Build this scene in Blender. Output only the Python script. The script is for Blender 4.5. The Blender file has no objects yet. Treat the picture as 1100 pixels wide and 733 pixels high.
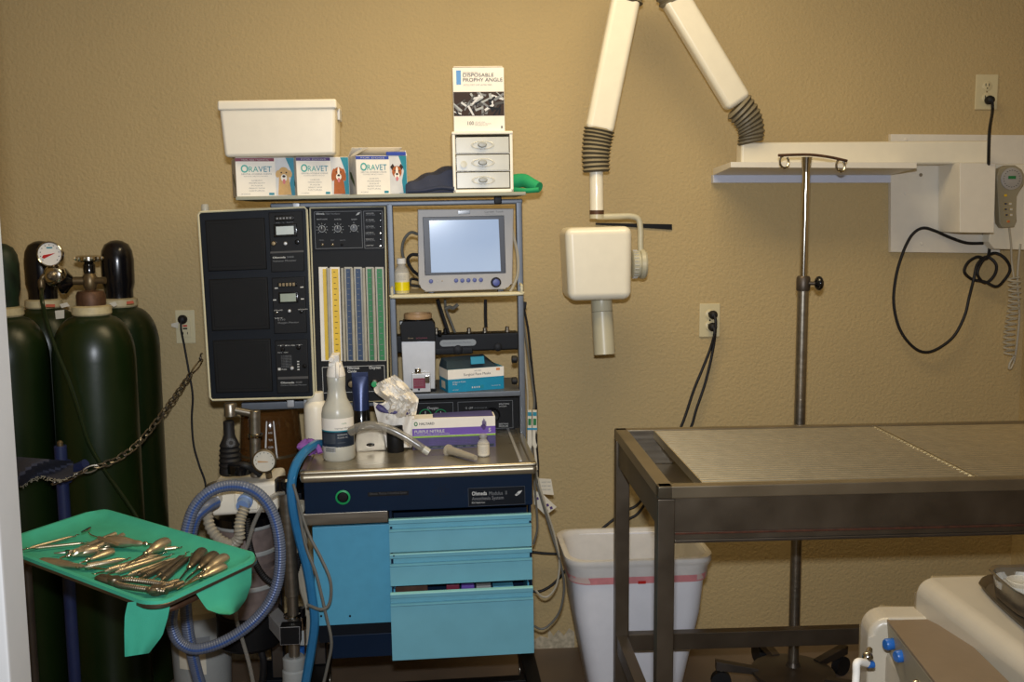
import bpy, bmesh, math, random
from mathutils import Vector, Matrix
random.seed(7)
R = math.radians
SC = bpy.context.scene
COL = SC.collection
V = Vector

# ---------------------------------------------------------------- camera
YAW, PITCH, ROLL, FPX = R(4.1), R(6.95), 0.008, 1100.0
CAM = V((0.0, -3.45, 1.52))
fw = V((math.sin(YAW)*math.cos(PITCH), math.cos(YAW)*math.cos(PITCH), -math.sin(PITCH)))
r0 = V((math.cos(YAW), -math.sin(YAW), 0)); u0 = r0.cross(fw)
rt = r0*math.cos(ROLL)-u0*math.sin(ROLL); up = u0*math.cos(ROLL)+r0*math.sin(ROLL)
cd = bpy.data.cameras.new('camera'); cam = bpy.data.objects.new('camera', cd); COL.objects.link(cam)
cd.sensor_width = 36; cd.lens = 36*FPX/1100; cd.clip_start = 0.05; cd.clip_end = 50
cam.matrix_world = Matrix(((rt.x, up.x, -fw.x, CAM.x), (rt.y, up.y, -fw.y, CAM.y), (rt.z, up.z, -fw.z, CAM.z), (0, 0, 0, 1)))
SC.camera = cam

# ---------------------------------------------------------------- light and exposure
SC.view_settings.view_transform = 'Standard'; SC.view_settings.look = 'None'
SC.view_settings.gamma = 1; SC.view_settings.use_curve_mapping = False
SC.view_settings.exposure = 0.0
w = bpy.data.worlds.new('room_air'); SC.world = w; w.use_nodes = True
w.node_tree.nodes['Background'].inputs[0].default_value = (1.0, 0.85, 0.66, 1)
w.node_tree.nodes['Background'].inputs[1].default_value = 0.035

def area(name, loc, aim, sx, sy, power, col):
    l = bpy.data.lights.new(name, 'AREA'); l.shape = 'RECTANGLE'; l.size = sx; l.size_y = sy
    l.energy = power; l.color = col
    o = bpy.data.objects.new(name, l); COL.objects.link(o); o.location = loc
    o.rotation_euler = (V(aim)-V(loc)).to_track_quat('-Z', 'Y').to_euler()
    return o
area('camera_flash', (0.0, -3.44, 1.66), (0.0, 0.0, 1.35), 0.07, 0.045, 23.3, (0.95, 1.0, 1.09)).data.spread = R(132)
area('ceiling_panel_light', (0.35, -1.0, 2.58), (0.35, -1.0, 0), 1.2, 0.6, 18.5, (1.0, 0.79, 0.46))

# ---------------------------------------------------------------- pixel to place helpers
def ray(px, py): return fw+rt*((px-550)/FPX)+up*((366.5-py)/FPX)
def P(px, py, y):                       # point seen at px,py on the plane of that depth
    d = ray(px, py); return CAM+d*((y-CAM.y)/d.y)
def Z(px, py, z):                       # point seen at px,py on the level z
    d = ray(px, py); return CAM+d*((z-CAM.z)/d.z)
def at(fr, px, py, yl):                 # the same in a local frame, on its plane y=yl
    i = fr.inverted(); c = i@CAM; d = i.to_3x3()@ray(px, py)
    return c+d*((yl-c.y)/d.y)
def atz(fr, px, py, zl):
    i = fr.inverted(); c = i@CAM; d = i.to_3x3()@ray(px, py)
    return c+d*((zl-c.z)/d.z)
I4 = Matrix.Identity(4)
def T(*a): return Matrix.Translation(V(a if len(a) == 3 else a[0]))
def RZ(a): return Matrix.Rotation(a, 4, 'Z')
def RX(a): return Matrix.Rotation(a, 4, 'X')
def RY(a): return Matrix.Rotation(a, 4, 'Y')

# ---------------------------------------------------------------- materials
def mat(name, col, rough=0.5, metal=0.0, var=0.08, scale=30, bump=0.0, bscale=200, emit=None, alpha=None, trans=0.0, spec=0.5, coat=0.0, stretch=None, rvar=0.0, ior=1.45):
    m = bpy.data.materials.new(name); m.use_nodes = True
    nt = m.node_tree; b = nt.nodes['Principled BSDF']; L = nt.links
    tc = nt.nodes.new('ShaderNodeTexCoord'); mp = nt.nodes.new('ShaderNodeMapping')
    L.new(tc.outputs['Object'], mp.inputs['Vector'])
    if stretch: mp.inputs['Scale'].default_value = stretch
    n = nt.nodes.new('ShaderNodeTexNoise'); n.inputs['Scale'].default_value = scale; n.inputs['Detail'].default_value = 4
    L.new(mp.outputs[0], n.inputs['Vector'])
    cr = nt.nodes.new('ShaderNodeValToRGB')
    c = V(col[:3])
    cr.color_ramp.elements[0].position = 0.3; cr.color_ramp.elements[1].position = 0.7
    cr.color_ramp.elements[0].color = (*[max(0, x*(1-var)) for x in c], 1)
    cr.color_ramp.elements[1].color = (*[min(1, x*(1+var)) for x in c], 1)
    L.new(n.outputs['Fac'], cr.inputs['Fac']); L.new(cr.outputs[0], b.inputs['Base Color'])
    b.inputs['Roughness'].default_value = rough; b.inputs['Metallic'].default_value = metal
    b.inputs['Specular IOR Level'].default_value = spec
    b.inputs['Coat Weight'].default_value = coat
    b.inputs['IOR'].default_value = ior
    if rvar:
        mr = nt.nodes.new('ShaderNodeMapRange'); mr.inputs['To Min'].default_value = max(0.02, rough-rvar); mr.inputs['To Max'].default_value = rough+rvar
        L.new(n.outputs['Fac'], mr.inputs['Value']); L.new(mr.outputs[0], b.inputs['Roughness'])
    if bump:
        n2 = nt.nodes.new('ShaderNodeTexNoise'); n2.inputs['Scale'].default_value = bscale; n2.inputs['Detail'].default_value = 3
        L.new(mp.outputs[0], n2.inputs['Vector'])
        bp = nt.nodes.new('ShaderNodeBump'); bp.inputs['Strength'].default_value = bump; bp.inputs['Distance'].default_value = 0.002
        L.new(n2.outputs['Fac'], bp.inputs['Height']); L.new(bp.outputs[0], b.inputs['Normal'])
    if emit: b.inputs['Emission Color'].default_value = (*emit[:3], 1); b.inputs['Emission Strength'].default_value = emit[3]
    if alpha is not None: b.inputs['Alpha'].default_value = alpha
    b.inputs['Transmission Weight'].default_value = trans
    return m
def srgb(r, g, b):
    f = lambda c: (c/255/12.92) if c/255 <= 0.04045 else ((c/255+0.055)/1.055)**2.4
    return (f(r), f(g), f(b))
M = {}
M['white_plastic'] = mat('white_plastic', srgb(232, 224, 205), 0.38, var=0.02)
M['xray_white'] = mat('xray_white', srgb(236, 229, 208), 0.3, var=0.02, coat=0.3)
M['door_paint'] = mat('door_paint', srgb(178, 176, 172), 0.5, var=0.02)
M['lip_blue'] = mat('lip_blue', srgb(196, 202, 220), 0.4, var=0.02)
M['shelf_edge'] = mat('shelf_edge', srgb(150, 150, 130), 0.5, var=0.05)
M['worktop_steel'] = mat('worktop_steel', srgb(172, 162, 140), 0.3, 0.82, var=0.06, scale=5, rvar=0.08, stretch=(1, 12, 12))
M['grate_rod'] = mat('grate_rod', srgb(200, 188, 158), 0.38, 0.8, var=0.08, scale=40)
M['cool_white'] = mat('cool_white', srgb(226, 220, 206), 0.4, var=0.02)
M['paper_white'] = mat('paper_white', srgb(236, 230, 218), 0.7, var=0.03)
M['beige'] = mat('beige', srgb(206, 198, 165), 0.45, var=0.04)
M['ivory'] = mat('ivory', srgb(212, 200, 160), 0.4, var=0.02)
M['steel'] = mat('steel', srgb(150, 142, 128), 0.34, 0.9, var=0.12, scale=6, rvar=0.1, stretch=(1, 14, 14))
M['rim_steel_lit'] = mat('rim_steel_lit', srgb(150, 138, 116), 0.36, 0.8, var=0.12, scale=8, rvar=0.08)  # paler copy of the table steel; the rim's reflected light is in the colour
M['dull_steel'] = mat('dull_steel', srgb(110, 100, 86), 0.42, 0.85, var=0.16, scale=9, rvar=0.12, bump=0.05)
M['dark_steel'] = mat('dark_steel', srgb(86, 78, 70), 0.42, 0.7, var=0.2, scale=12, rvar=0.1)
M['rust'] = mat('rust', srgb(84, 46, 30), 0.8, 0.2, var=0.35, scale=60)
M['chrome'] = mat('chrome', srgb(190, 184, 172), 0.16, 1.0, var=0.05)
M['tool_metal'] = mat('tool_metal', srgb(190, 176, 150), 0.34, 0.85, var=0.1, scale=60)
M['dark_tool'] = mat('dark_tool', srgb(122, 110, 92), 0.38, 0.85, var=0.15, scale=80)
M['brass'] = mat('brass', srgb(112, 96, 70), 0.4, 0.7, var=0.15)
M['bronze'] = mat('bronze', srgb(92, 66, 48), 0.55, 0.5, var=0.25, scale=60)
M['navy'] = mat('navy', srgb(8, 28, 50), 0.42, spec=0.22, var=0.08, scale=12)
M['slate'] = mat('slate', srgb(14, 19, 26), 0.5, spec=0.2, var=0.08)
M['frame_grey'] = mat('frame_grey', srgb(96, 101, 108), 0.42, 0.3, var=0.06)
M['black'] = mat('black', srgb(16, 16, 17), 0.5, spec=0.25, var=0.12)
M['panel_black'] = mat('panel_black', srgb(20, 20, 21), 0.55, spec=0.22, var=0.08)
M['blank_black'] = mat('blank_black', srgb(22, 22, 22), 0.6, spec=0.18, var=0.06, bump=0.05)
M['gloss_black'] = mat('gloss_black', srgb(12, 12, 14), 0.18, var=0.1, coat=0.4)
M['rubber'] = mat('rubber', srgb(22, 21, 22), 0.6, var=0.1)
M['print_white'] = mat('print_white', srgb(196, 196, 192), 0.6, var=0.02)
M['print_grey'] = mat('print_grey', srgb(120, 122, 124), 0.6, var=0.03)
M['print_dark'] = mat('print_dark', srgb(70, 68, 66), 0.6, var=0.03)
M['teal_blue'] = mat('teal_blue', srgb(112, 174, 190), 0.4, var=0.05, scale=14)
M['teal_light'] = mat('teal_light', srgb(150, 210, 208), 0.4, var=0.04)
M['sky_blue'] = mat('sky_blue', srgb(82, 158, 188), 0.42, var=0.04)
M['yellow'] = mat('yellow', srgb(222, 184, 40), 0.5, var=0.04)
M['yellow_liquid'] = mat('yellow_liquid', srgb(236, 214, 20), 0.3, var=0.04)
M['blue_scale'] = mat('blue_scale', srgb(32, 58, 92), 0.5, var=0.06)
M['green_scale'] = mat('green_scale', srgb(30, 116, 62), 0.5, var=0.06)
M['tube_clear'] = mat('tube_clear', srgb(170, 166, 152), 0.2, var=0.1, scale=40)
M['green_ring'] = mat('green_ring', srgb(30, 150, 86), 0.4, var=0.05)
M['lcd_pale'] = mat('lcd_pale', srgb(186, 196, 196), 0.25, var=0.05)
M['lcd_green'] = mat('lcd_green', srgb(150, 160, 145), 0.3, var=0.06)
M['monitor_grey'] = mat('monitor_grey', srgb(168, 164, 158), 0.45, var=0.03)
M['bezel_dark'] = mat('bezel_dark', srgb(30, 30, 38), 0.4, var=0.05)
M['button_blue'] = mat('button_blue', srgb(62, 72, 140), 0.4, var=0.05)
M['screen'] = mat('screen', srgb(150, 165, 185), 0.12, var=0.05, scale=6, emit=(0.42, 0.55, 0.78, 0.42), coat=0.5)
M['mask_blue'] = mat('mask_blue', srgb(20, 134, 170), 0.5, var=0.05)
M['mask_dark'] = mat('mask_dark', srgb(42, 60, 72), 0.6, var=0.08)
M['orange_print'] = mat('orange_print', srgb(214, 140, 90), 0.6)
M['maroon'] = mat('maroon', srgb(122, 34, 58), 0.5, var=0.05)
M['purple'] = mat('purple', srgb(108, 78, 168), 0.5, var=0.05)
M['purple_dark'] = mat('purple_dark', srgb(72, 66, 112), 0.55, var=0.08)
M['lime'] = mat('lime', srgb(140, 180, 60), 0.5)
M['aluminium'] = mat('aluminium', srgb(176, 176, 176), 0.4, 0.35, var=0.05)
M['silver_plastic'] = mat('silver_plastic', srgb(190, 182, 166), 0.32, 0.3, var=0.05)
M['tan_ring'] = mat('tan_ring', srgb(190, 150, 104), 0.5, var=0.08)
M['orange_brown'] = mat('orange_brown', srgb(54, 34, 18), 0.16, var=0.12, scale=8, coat=0.5)
M['amber'] = mat('amber', srgb(92, 58, 26), 0.08, var=0.05, alpha=0.7, coat=0.5)
M['clear'] = mat('clear', srgb(225, 222, 210), 0.12, var=0.03, alpha=0.38, coat=0.3)
M['frosted'] = mat('frosted', srgb(206, 204, 190), 0.35, var=0.05, alpha=0.6)
M['frosted_dense'] = mat('frosted_dense', srgb(196, 194, 180), 0.3, var=0.05, alpha=0.88)
M['clear_tube'] = mat('clear_tube', srgb(150, 146, 136), 0.16, var=0.05, alpha=0.5, coat=0.3)
M['label_navy'] = mat('label_navy', srgb(24, 38, 54), 0.5, var=0.05)
M['label_teal'] = mat('label_teal', srgb(30, 130, 150), 0.5, var=0.05)
M['tube_blue'] = mat('tube_blue', srgb(38, 50, 86), 0.3, 0.3, var=0.08)
M['hose_grey'] = mat('hose_grey', srgb(98, 106, 124), 0.35, var=0.06)
M['hose_blue'] = mat('hose_blue', srgb(60, 86, 140), 0.35, var=0.06)
M['pale_blue'] = mat('pale_blue', srgb(120, 146, 190), 0.35, var=0.05)
M['hose_clear'] = mat('hose_clear', srgb(160, 152, 134), 0.3, var=0.06)
M['smooth_blue'] = mat('smooth_blue', srgb(44, 112, 158), 0.25, var=0.06, coat=0.3)
M['gas_green'] = mat('gas_green', srgb(20, 34, 11), 0.32, var=0.14, scale=5, bump=0.06, bscale=60, rvar=0.08)
M['mottled_green'] = mat('mottled_green', srgb(20, 38, 24), 0.5, var=0.6, scale=26)
M['cream_ring'] = mat('cream_ring', srgb(196, 182, 142), 0.5, var=0.12, scale=60)
M['oxide'] = mat('oxide', srgb(84, 56, 42), 0.6, 0.3, var=0.25, scale=50)
M['cap_black'] = mat('cap_black', srgb(16, 15, 18), 0.22, var=0.1, coat=0.3)
M['tag_white'] = mat('tag_white', srgb(214, 206, 186), 0.6, var=0.05)
M['tag_red'] = mat('tag_red', srgb(196, 96, 66), 0.6, var=0.1)
M['post_blue'] = mat('post_blue', srgb(30, 40, 76), 0.45, var=0.1)
M['strap_cloth'] = mat('strap_cloth', srgb(50, 52, 66), 0.9, var=0.15, bump=0.4, bscale=400)
M['thread'] = mat('thread', srgb(150, 142, 120), 0.9, var=0.1)
M['surgical_green'] = mat('surgical_green', srgb(60, 166, 136), 0.85, var=0.07, scale=18, bump=0.35, bscale=700)
M['green_towel'] = mat('green_towel', srgb(30, 150, 96), 0.8, var=0.06, bump=0.3, bscale=400)
M['navy_cloth'] = mat('navy_cloth', srgb(30, 40, 66), 0.65, var=0.12, bump=0.3, bscale=200)
M['canister'] = mat('canister', srgb(118, 104, 98), 0.3, var=0.2, scale=40, coat=0.3)
M['pail_grey'] = mat('pail_grey', srgb(158, 160, 156), 0.4, var=0.05)
M['pail_lid'] = mat('pail_lid', srgb(196, 186, 150), 0.45, var=0.05)
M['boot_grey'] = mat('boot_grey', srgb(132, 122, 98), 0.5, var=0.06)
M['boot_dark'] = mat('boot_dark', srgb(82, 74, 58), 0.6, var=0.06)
M['yoke_grey'] = mat('yoke_grey', srgb(188, 182, 156), 0.35, var=0.03)
M['tan_panel'] = mat('tan_panel', srgb(126, 108, 86), 0.5, var=0.04, bump=0.1, bscale=500)
M['dental_white'] = mat('dental_white', srgb(182, 172, 152), 0.34, var=0.02, coat=0.2)
M['knob_blue'] = mat('knob_blue', srgb(36, 92, 162), 0.35, var=0.05)
M['liner'] = mat('liner', srgb(236, 230, 218), 0.35, var=0.04, alpha=0.55, bump=0.5, bscale=40)
M['bin_white'] = mat('bin_white', srgb(232, 232, 236), 0.42, var=0.02)
M['red_print'] = mat('red_print', srgb(212, 136, 138), 0.5, var=0.1)
M['red'] = mat('red', srgb(190, 30, 24), 0.5)
M['skin_gold'] = mat('dog_gold', srgb(206, 168, 112), 0.7, var=0.1, scale=80)
M['dog_brown'] = mat('dog_brown', srgb(168, 92, 46), 0.7, var=0.12, scale=80)
M['dog_dark'] = mat('dog_dark', srgb(50, 34, 28), 0.7, var=0.1)
M['pink'] = mat('pink', srgb(206, 120, 124), 0.6)
M['box_grey'] = mat('box_grey', srgb(206, 206, 206), 0.6)
M['box_teal'] = mat('box_teal', srgb(32, 130, 150), 0.5)
M['bone_green'] = mat('bone_green', srgb(74, 94, 58), 0.6)
M['logo_teal'] = mat('logo_teal', srgb(60, 160, 150), 0.5)
M['royal_blue'] = mat('royal_blue', srgb(46, 70, 160), 0.5)
M['prophy_blue'] = mat('prophy_blue', srgb(88, 144, 204), 0.5)
M['plum'] = mat('plum', srgb(74, 48, 110), 0.5)
M['glove_purple'] = mat('glove_purple', srgb(136, 84, 160), 0.55, var=0.1, bump=0.4, bscale=60)
M['cable_grey'] = mat('cable_grey', srgb(104, 102, 94), 0.5)
M['cable_white'] = mat('cable_white', srgb(176, 168, 148), 0.5)
M['control_grey'] = mat('control_grey', srgb(150, 142, 118), 0.45, var=0.04)
M['shadow_gap'] = mat('cavity', srgb(14, 13, 13), 0.8)

# wall paint: tan with an orange-peel texture
def wall_mat(name, col, chips=False):
    m = mat(name, col, 0.62, var=0.03, scale=3, spec=0.3)
    nt = m.node_tree; L = nt.links; b = nt.nodes['Principled BSDF']
    tc = nt.nodes['Texture Coordinate']
    n = nt.nodes.new('ShaderNodeTexNoise'); n.inputs['Scale'].default_value = 85; n.inputs['Detail'].default_value = 3; n.inputs['Roughness'].default_value = 0.55
    n3 = nt.nodes.new('ShaderNodeTexVoronoi'); n3.feature = 'SMOOTH_F1'; n3.inputs['Scale'].default_value = 120
    mx = nt.nodes.new('ShaderNodeMath'); mx.operation = 'SUBTRACT'
    L.new(tc.outputs['Object'], n.inputs['Vector']); L.new(tc.outputs['Object'], n3.inputs['Vector'])
    L.new(n.outputs['Fac'], mx.inputs[0])
    ml = nt.nodes.new('ShaderNodeMath'); ml.operation = 'MULTIPLY'; ml.inputs[1].default_value = 0.45
    L.new(n3.outputs['Distance'], ml.inputs[0]); L.new(ml.outputs[0], mx.inputs[1])
    bp = nt.nodes.new('ShaderNodeBump'); bp.inputs['Strength'].default_value = 0.42; bp.inputs['Distance'].default_value = 0.006
    L.new(mx.outputs[0], bp.inputs['Height']); L.new(bp.outputs[0], b.inputs['Normal'])
    return m
M['wall'] = wall_mat('tan_wall_paint', (0.50, 0.38, 0.19))
M['floor'] = mat('brown_floor', srgb(112, 96, 80), 0.42, var=0.1, scale=5, rvar=0.08)
M['ceiling'] = mat('ceiling_paint', srgb(226, 216, 196), 0.7, var=0.02)
M['plaster'] = mat('bare_plaster', srgb(190, 178, 152), 0.8, var=0.3, scale=60, bump=0.8, bscale=60)

# ---------------------------------------------------------------- mesh builder
def circ(n, r=1.0, ph=0.0): return [(r*math.cos(2*math.pi*i/n+ph), r*math.sin(2*math.pi*i/n+ph)) for i in range(n)]
def smooth(pts, sub=6):                 # Catmull-Rom through the points
    p = [V(a) for a in pts]
    if len(p) < 3 or sub < 2: return p
    out = []
    q = [p[0]*2-p[1]]+p+[p[-1]*2-p[-2]]
    for i in range(1, len(q)-2):
        a, b, c, d = q[i-1], q[i], q[i+1], q[i+2]
        for k in range(sub):
            t = k/sub
            out.append(0.5*((2*b)+(c-a)*t+(2*a-5*b+4*c-d)*t*t+(3*b-a-3*c+d)*t**3))
    out.append(p[-1]); return out
TXT = {}
def glyphs(s, bold=False):
    if (s, bold) in TXT: return TXT[(s, bold)]
    c = bpy.data.curves.new('t', 'FONT'); c.body = s; c.size = 1; c.resolution_u = 3
    if bold: c.offset = 0.02
    o = bpy.data.objects.new('t', c)
    m = bpy.data.meshes.new_from_object(o)
    vs = [tuple(v.co) for v in m.vertices]; fs = [tuple(p.vertices) for p in m.polygons]
    bpy.data.objects.remove(o); bpy.data.curves.remove(c); bpy.data.meshes.remove(m)
    TXT[(s, bold)] = (vs, fs); return vs, fs
class MB:
    def __init__(s, fr=None): s.bm = bmesh.new(); s.ms = []; s.fr = fr or I4; s.bv = False
    def mi(s, m):
        if isinstance(m, str): m = M[m]
        if m not in s.ms: s.ms.append(m)
        return s.ms.index(m)
    def face(s, vs, m):
        try: f = s.bm.faces.new(vs)
        except ValueError: return None
        f.material_index = s.mi(m) if not isinstance(m, int) else m; f.smooth = True; return f
    def hexa(s, p, m, bev=0, seg=2):    # p: 8 points, bottom ring then top ring
        v = [s.bm.verts.new(V(a)) for a in p]; k = s.mi(m)
        fs = [s.face([v[i] for i in q], k) for q in ((3, 2, 1, 0), (4, 5, 6, 7), (0, 1, 5, 4), (1, 2, 6, 5), (2, 3, 7, 6), (3, 0, 4, 7))]
        if bev:
            s.bv = True
            es = list({e for f in fs if f for e in f.edges})
            bmesh.ops.bevel(s.bm, geom=es, offset=bev, segments=seg, profile=0.5, affect='EDGES')
        return s
    def box(s, x0, x1, y0, y1, z0, z1, m, bev=0, seg=2):
        return s.hexa([(x0, y0, z0), (x1, y0, z0), (x1, y1, z0), (x0, y1, z0), (x0, y0, z1), (x1, y0, z1), (x1, y1, z1), (x0, y1, z1)], m, bev, seg)
    def prism(s, pts, d, m, bev=0, seg=2):  # polygon (3D points) extruded by d
        d = V(d); a = [s.bm.verts.new(V(p)) for p in pts]; b = [s.bm.verts.new(V(p)+d) for p in pts]; n = len(a); k = s.mi(m)
        fs = [s.face(a[::-1], k), s.face(b, k)]+[s.face([a[i], a[(i+1) % n], b[(i+1) % n], b[i]], k) for i in range(n)]
        if bev:
            s.bv = True
            es = list({e for f in fs[:2] if f for e in f.edges})
            bmesh.ops.bevel(s.bm, geom=es, offset=bev, segments=seg, profile=0.5, affect='EDGES')
        return s
    def poly(s, pts, m): s.face([s.bm.verts.new(V(p)) for p in pts], m); return s
    def grid(s, rows, m, close=False):
        k = s.mi(m); g = [[s.bm.verts.new(V(p)) for p in r] for r in rows]
        for a, b in zip(g, g[1:]):
            n = len(a)
            for i in range(n if close else n-1): s.face([a[i], a[(i+1) % n], b[(i+1) % n], b[i]], k)
        return s
    def basis(s, d):
        d = V(d).normalized(); a = V((0, 0, 1)) if abs(d.z) < 0.9 else V((1, 0, 0))
        x = d.cross(a).normalized(); return x, x.cross(d).normalized()
    def lathe(s, prof, o=(0, 0, 0), m='steel', ax=(0, 0, 1), n=24, sx=1.0, sy=1.0, cap=True, mats=None):   # prof: (radius, height along ax)
        o = V(o); d = V(ax).normalized()
        if abs(d.z) > 0.999: x, y = V((1, 0, 0)), V((0, 1, 0))*(1 if d.z > 0 else -1)
        else: x, y = s.basis(d); y = -y if x.cross(y).dot(d) < 0 else y
        rings = []
        for r, h in prof:
            if r < 1e-5: rings.append([s.bm.verts.new(o+d*h)])
            else: rings.append([s.bm.verts.new(o+d*h+x*(a*r*sx)+y*(b*r*sy)) for a, b in circ(n)])
        for j, (a, b) in enumerate(zip(rings, rings[1:])):
            k = s.mi(mats[j]) if mats else s.mi(m)
            for i in range(n):
                i2 = (i+1) % n
                q = [a[i if len(a) > 1 else 0], a[i2 if len(a) > 1 else 0], b[i2 if len(b) > 1 else 0], b[i if len(b) > 1 else 0]]
                q2 = []
                for v in q:
                    if v not in q2: q2.append(v)
                if len(q2) > 2: s.face(q2, k)
        if cap:
            if len(rings[0]) > 1: s.face(rings[0][::-1], mats[0] if mats else m)
            if len(rings[-1]) > 1: s.face(rings[-1], mats[-1] if mats else m)
        return s
    def cyl(s, a, b, r, m, r2=None, n=16):
        a = V(a); b = V(b); return s.lathe([(r, 0), (r2 if r2 is not None else r, (b-a).length)], a, m, b-a, n)
    def rod(s, a, b, r, m, bev=0.001, n=14):
        a = V(a); b = V(b); L = (b-a).length; bev = min(bev, r*0.5, L*0.4)
        return s.lathe([(r-bev, 0), (r, bev), (r, L-bev), (r-bev, L)], a, m, b-a, n)
    def sph(s, c, r, m, n=16, sc=(1, 1, 1)):
        c = V(c); rows = []
        for j in range(1, n//2):
            t = math.pi*j/(n//2)
            rows.append([c+V((r*sc[0]*math.sin(t)*a, r*sc[1]*math.sin(t)*b, r*sc[2]*math.cos(t))) for a, b in circ(n)])
        k = s.mi(m); g = [[s.bm.verts.new(p) for p in q] for q in rows]
        t0 = s.bm.verts.new(c+V((0, 0, r*sc[2]))); t1 = s.bm.verts.new(c-V((0, 0, r*sc[2])))
        for i in range(n):
            s.face([t0, g[0][i], g[0][(i+1) % n]], k); s.face([t1, g[-1][(i+1) % n], g[-1][i]], k)
            for a, b in zip(g, g[1:]): s.face([a[i], b[i], b[(i+1) % n], a[(i+1) % n]], k)
        return s
    def tube(s, pts, r, m, n=8, sub=6, rib=None, m2=None, closed=False):
        """swept tube; rib=(pitch, amount) corrugates it, m2 a stripe down one side; r may be a function of 0..1"""
        p = smooth(pts, sub)
        if rib:
            L = sum((b-a).length for a, b in zip(p, p[1:])); st = rib[0]/2
            q = [p[0]]; acc = 0
            for a, b in zip(p, p[1:]):
                l = (b-a).length; t = st-acc
                while t <= l: q.append(a.lerp(b, t/l)); t += st
                acc = l-(t-st)
            p = q
        tang = []
        for i in range(len(p)):
            t = p[min(i+1, len(p)-1)]-p[max(i-1, 0)]
            tang.append(t.normalized() if t.length > 1e-9 else V((0, 0, 1)))
        x, y = s.basis(tang[0]); rings = []
        for i, (c, t) in enumerate(zip(p, tang)):
            x = (x-t*x.dot(t))
            x = x.normalized() if x.length > 1e-6 else s.basis(t)[0]
            y = t.cross(x)
            rr = r(i/(len(p)-1)) if callable(r) else r
            if rib and i % 2: rr -= rib[1]
            rings.append([s.bm.verts.new(c+x*(a*rr)+y*(b*rr)) for a, b in circ(n)])
        k = s.mi(m); k2 = s.mi(m2) if m2 else k
        for a, b in zip(rings, rings[1:]):
            for i in range(n): s.face([a[i], a[(i+1) % n], b[(i+1) % n], b[i]], k2 if (m2 and i in (0, 1, n//2)) else k)
        s.face(rings[0][::-1], k); s.face(rings[-1], k)
        return s
    def text(s, t, o, h, m='print_white', right=(1, 0, 0), upv=(0, 0, 1), w=None, center=False, bold=False):
        """flat lettering: h = capital height; w squeezes the line to that width"""
        vs, fs = glyphs(t, bold)
        if not vs: return s
        xs = [v[0] for v in vs]; x0, x1 = min(xs), max(xs)
        sy = h/0.69; sx = (w/(x1-x0)) if w else sy
        rv, uv = V(right).normalized(), V(upv).normalized(); o = V(o)
        off = (x0+x1)/2 if center else x0
        k = s.mi(m); nv = [s.bm.verts.new(o+rv*((v[0]-off)*sx)+uv*(v[1]*sy)) for v in vs]
        for f in fs: s.face([nv[i] for i in f], k)
        return s
    def mesh(s, name, inv, bevel_fix=True):
        bmesh.ops.recalc_face_normals(s.bm, faces=[f for f in s.bm.faces])
        me = bpy.data.meshes.new(name); s.bm.transform(inv@s.fr); s.bm.to_mesh(me); s.bm.free()
        for m in s.ms: me.materials.append(m)
        me.set_sharp_from_angle(angle=R(38)); return me
WM = {}
def wn(o, mb):
    if mb.bv:
        m = o.modifiers.new('weighted', 'WEIGHTED_NORMAL'); m.keep_sharp = True; m.weight = 80
def thing(name, label, cat, fr, group=None):
    o = bpy.data.objects.new(name, None); o.empty_display_size = 0.05; COL.objects.link(o)
    o.matrix_world = fr; WM[o] = fr.copy(); o['label'] = label; o['category'] = cat
    if group: o['group'] = group
    return o
def part(name, mb, root, label=None, kind=None):
    o = bpy.data.objects.new(name, mb.mesh(name, WM[root].inverted())); COL.objects.link(o); wn(o, mb)
    o.parent = root; WM[o] = WM[root]
    if label: o['label'] = label
    if kind: o['kind'] = kind
    return o
def solo(name, mb, label, cat, group=None, fr=None, kind=None):
    if fr is None:
        vs = [mb.fr@v.co for v in mb.bm.verts]
        fr = T((min(v.x for v in vs)+max(v.x for v in vs))/2, (min(v.y for v in vs)+max(v.y for v in vs))/2, min(v.z for v in vs))
    o = bpy.data.objects.new(name, mb.mesh(name, fr.inverted())); COL.objects.link(o); o.matrix_world = fr; WM[o] = fr.copy(); wn(o, mb)
    if kind == 'structure': o['kind'] = kind; return o
    o['label'] = label; o['category'] = cat
    if group: o['group'] = group
    if kind: o['kind'] = kind
    return o
def dup(o, fr, label=None, group=None):     # a thing with its parts and sub-parts
    c = o.copy(); COL.objects.link(c); c.matrix_world = fr; WM[c] = fr.copy()
    if label: c['label'] = label
    if group: c['group'] = group
    def kids(a, b):
        for ch in list(a.children):
            d = ch.copy(); COL.objects.link(d); d.parent = b; kids(ch, d)
    kids(o, c); return c
def pq(mb, pts, y, th, m, bev=0, fr=None):  # a plate whose outline is seen at these pixels, front at y, th thick
    f = fr or mb.fr
    return mb.prism([at(f, px, py, y) for px, py in pts], (0, th, 0), m, bev)
def pr(mb, x0, y0, x1, y1, y, th, m, bev=0):
    return pq(mb, [(x0, y0), (x0, y1), (x1, y1), (x1, y0)], y, th, m, bev)
# ================================================================ the room
def struct(name, mb): return solo(name, mb, None, None, kind='structure', fr=I4)
XL, XR, YN, H = -1.50, 2.055, -4.6, 2.62
b = MB(); b.box(XL-.1, XR+.1, YN, .1, -.06, 0, 'floor'); struct('floor', b)
b = MB(); b.box(XL-.1, XR+.1, YN, .1, H, H+.06, 'ceiling'); struct('ceiling', b)
b = MB(); b.box(XL-.1, XR+.1, 0, .1, 0, H, 'wall'); struct('wall_back', b)
b = MB(); b.box(XL-.1, XL, YN, 0, 0, H, 'wall'); struct('wall_left', b)
b = MB(); b.box(XR, XR+.1, YN, 0, 0, H, 'wall'); struct('wall_right', b)
b = MB(); b.box(XL-.1, XR+.1, YN-.1, YN, 0, H, 'wall'); struct('wall_near', b)
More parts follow.
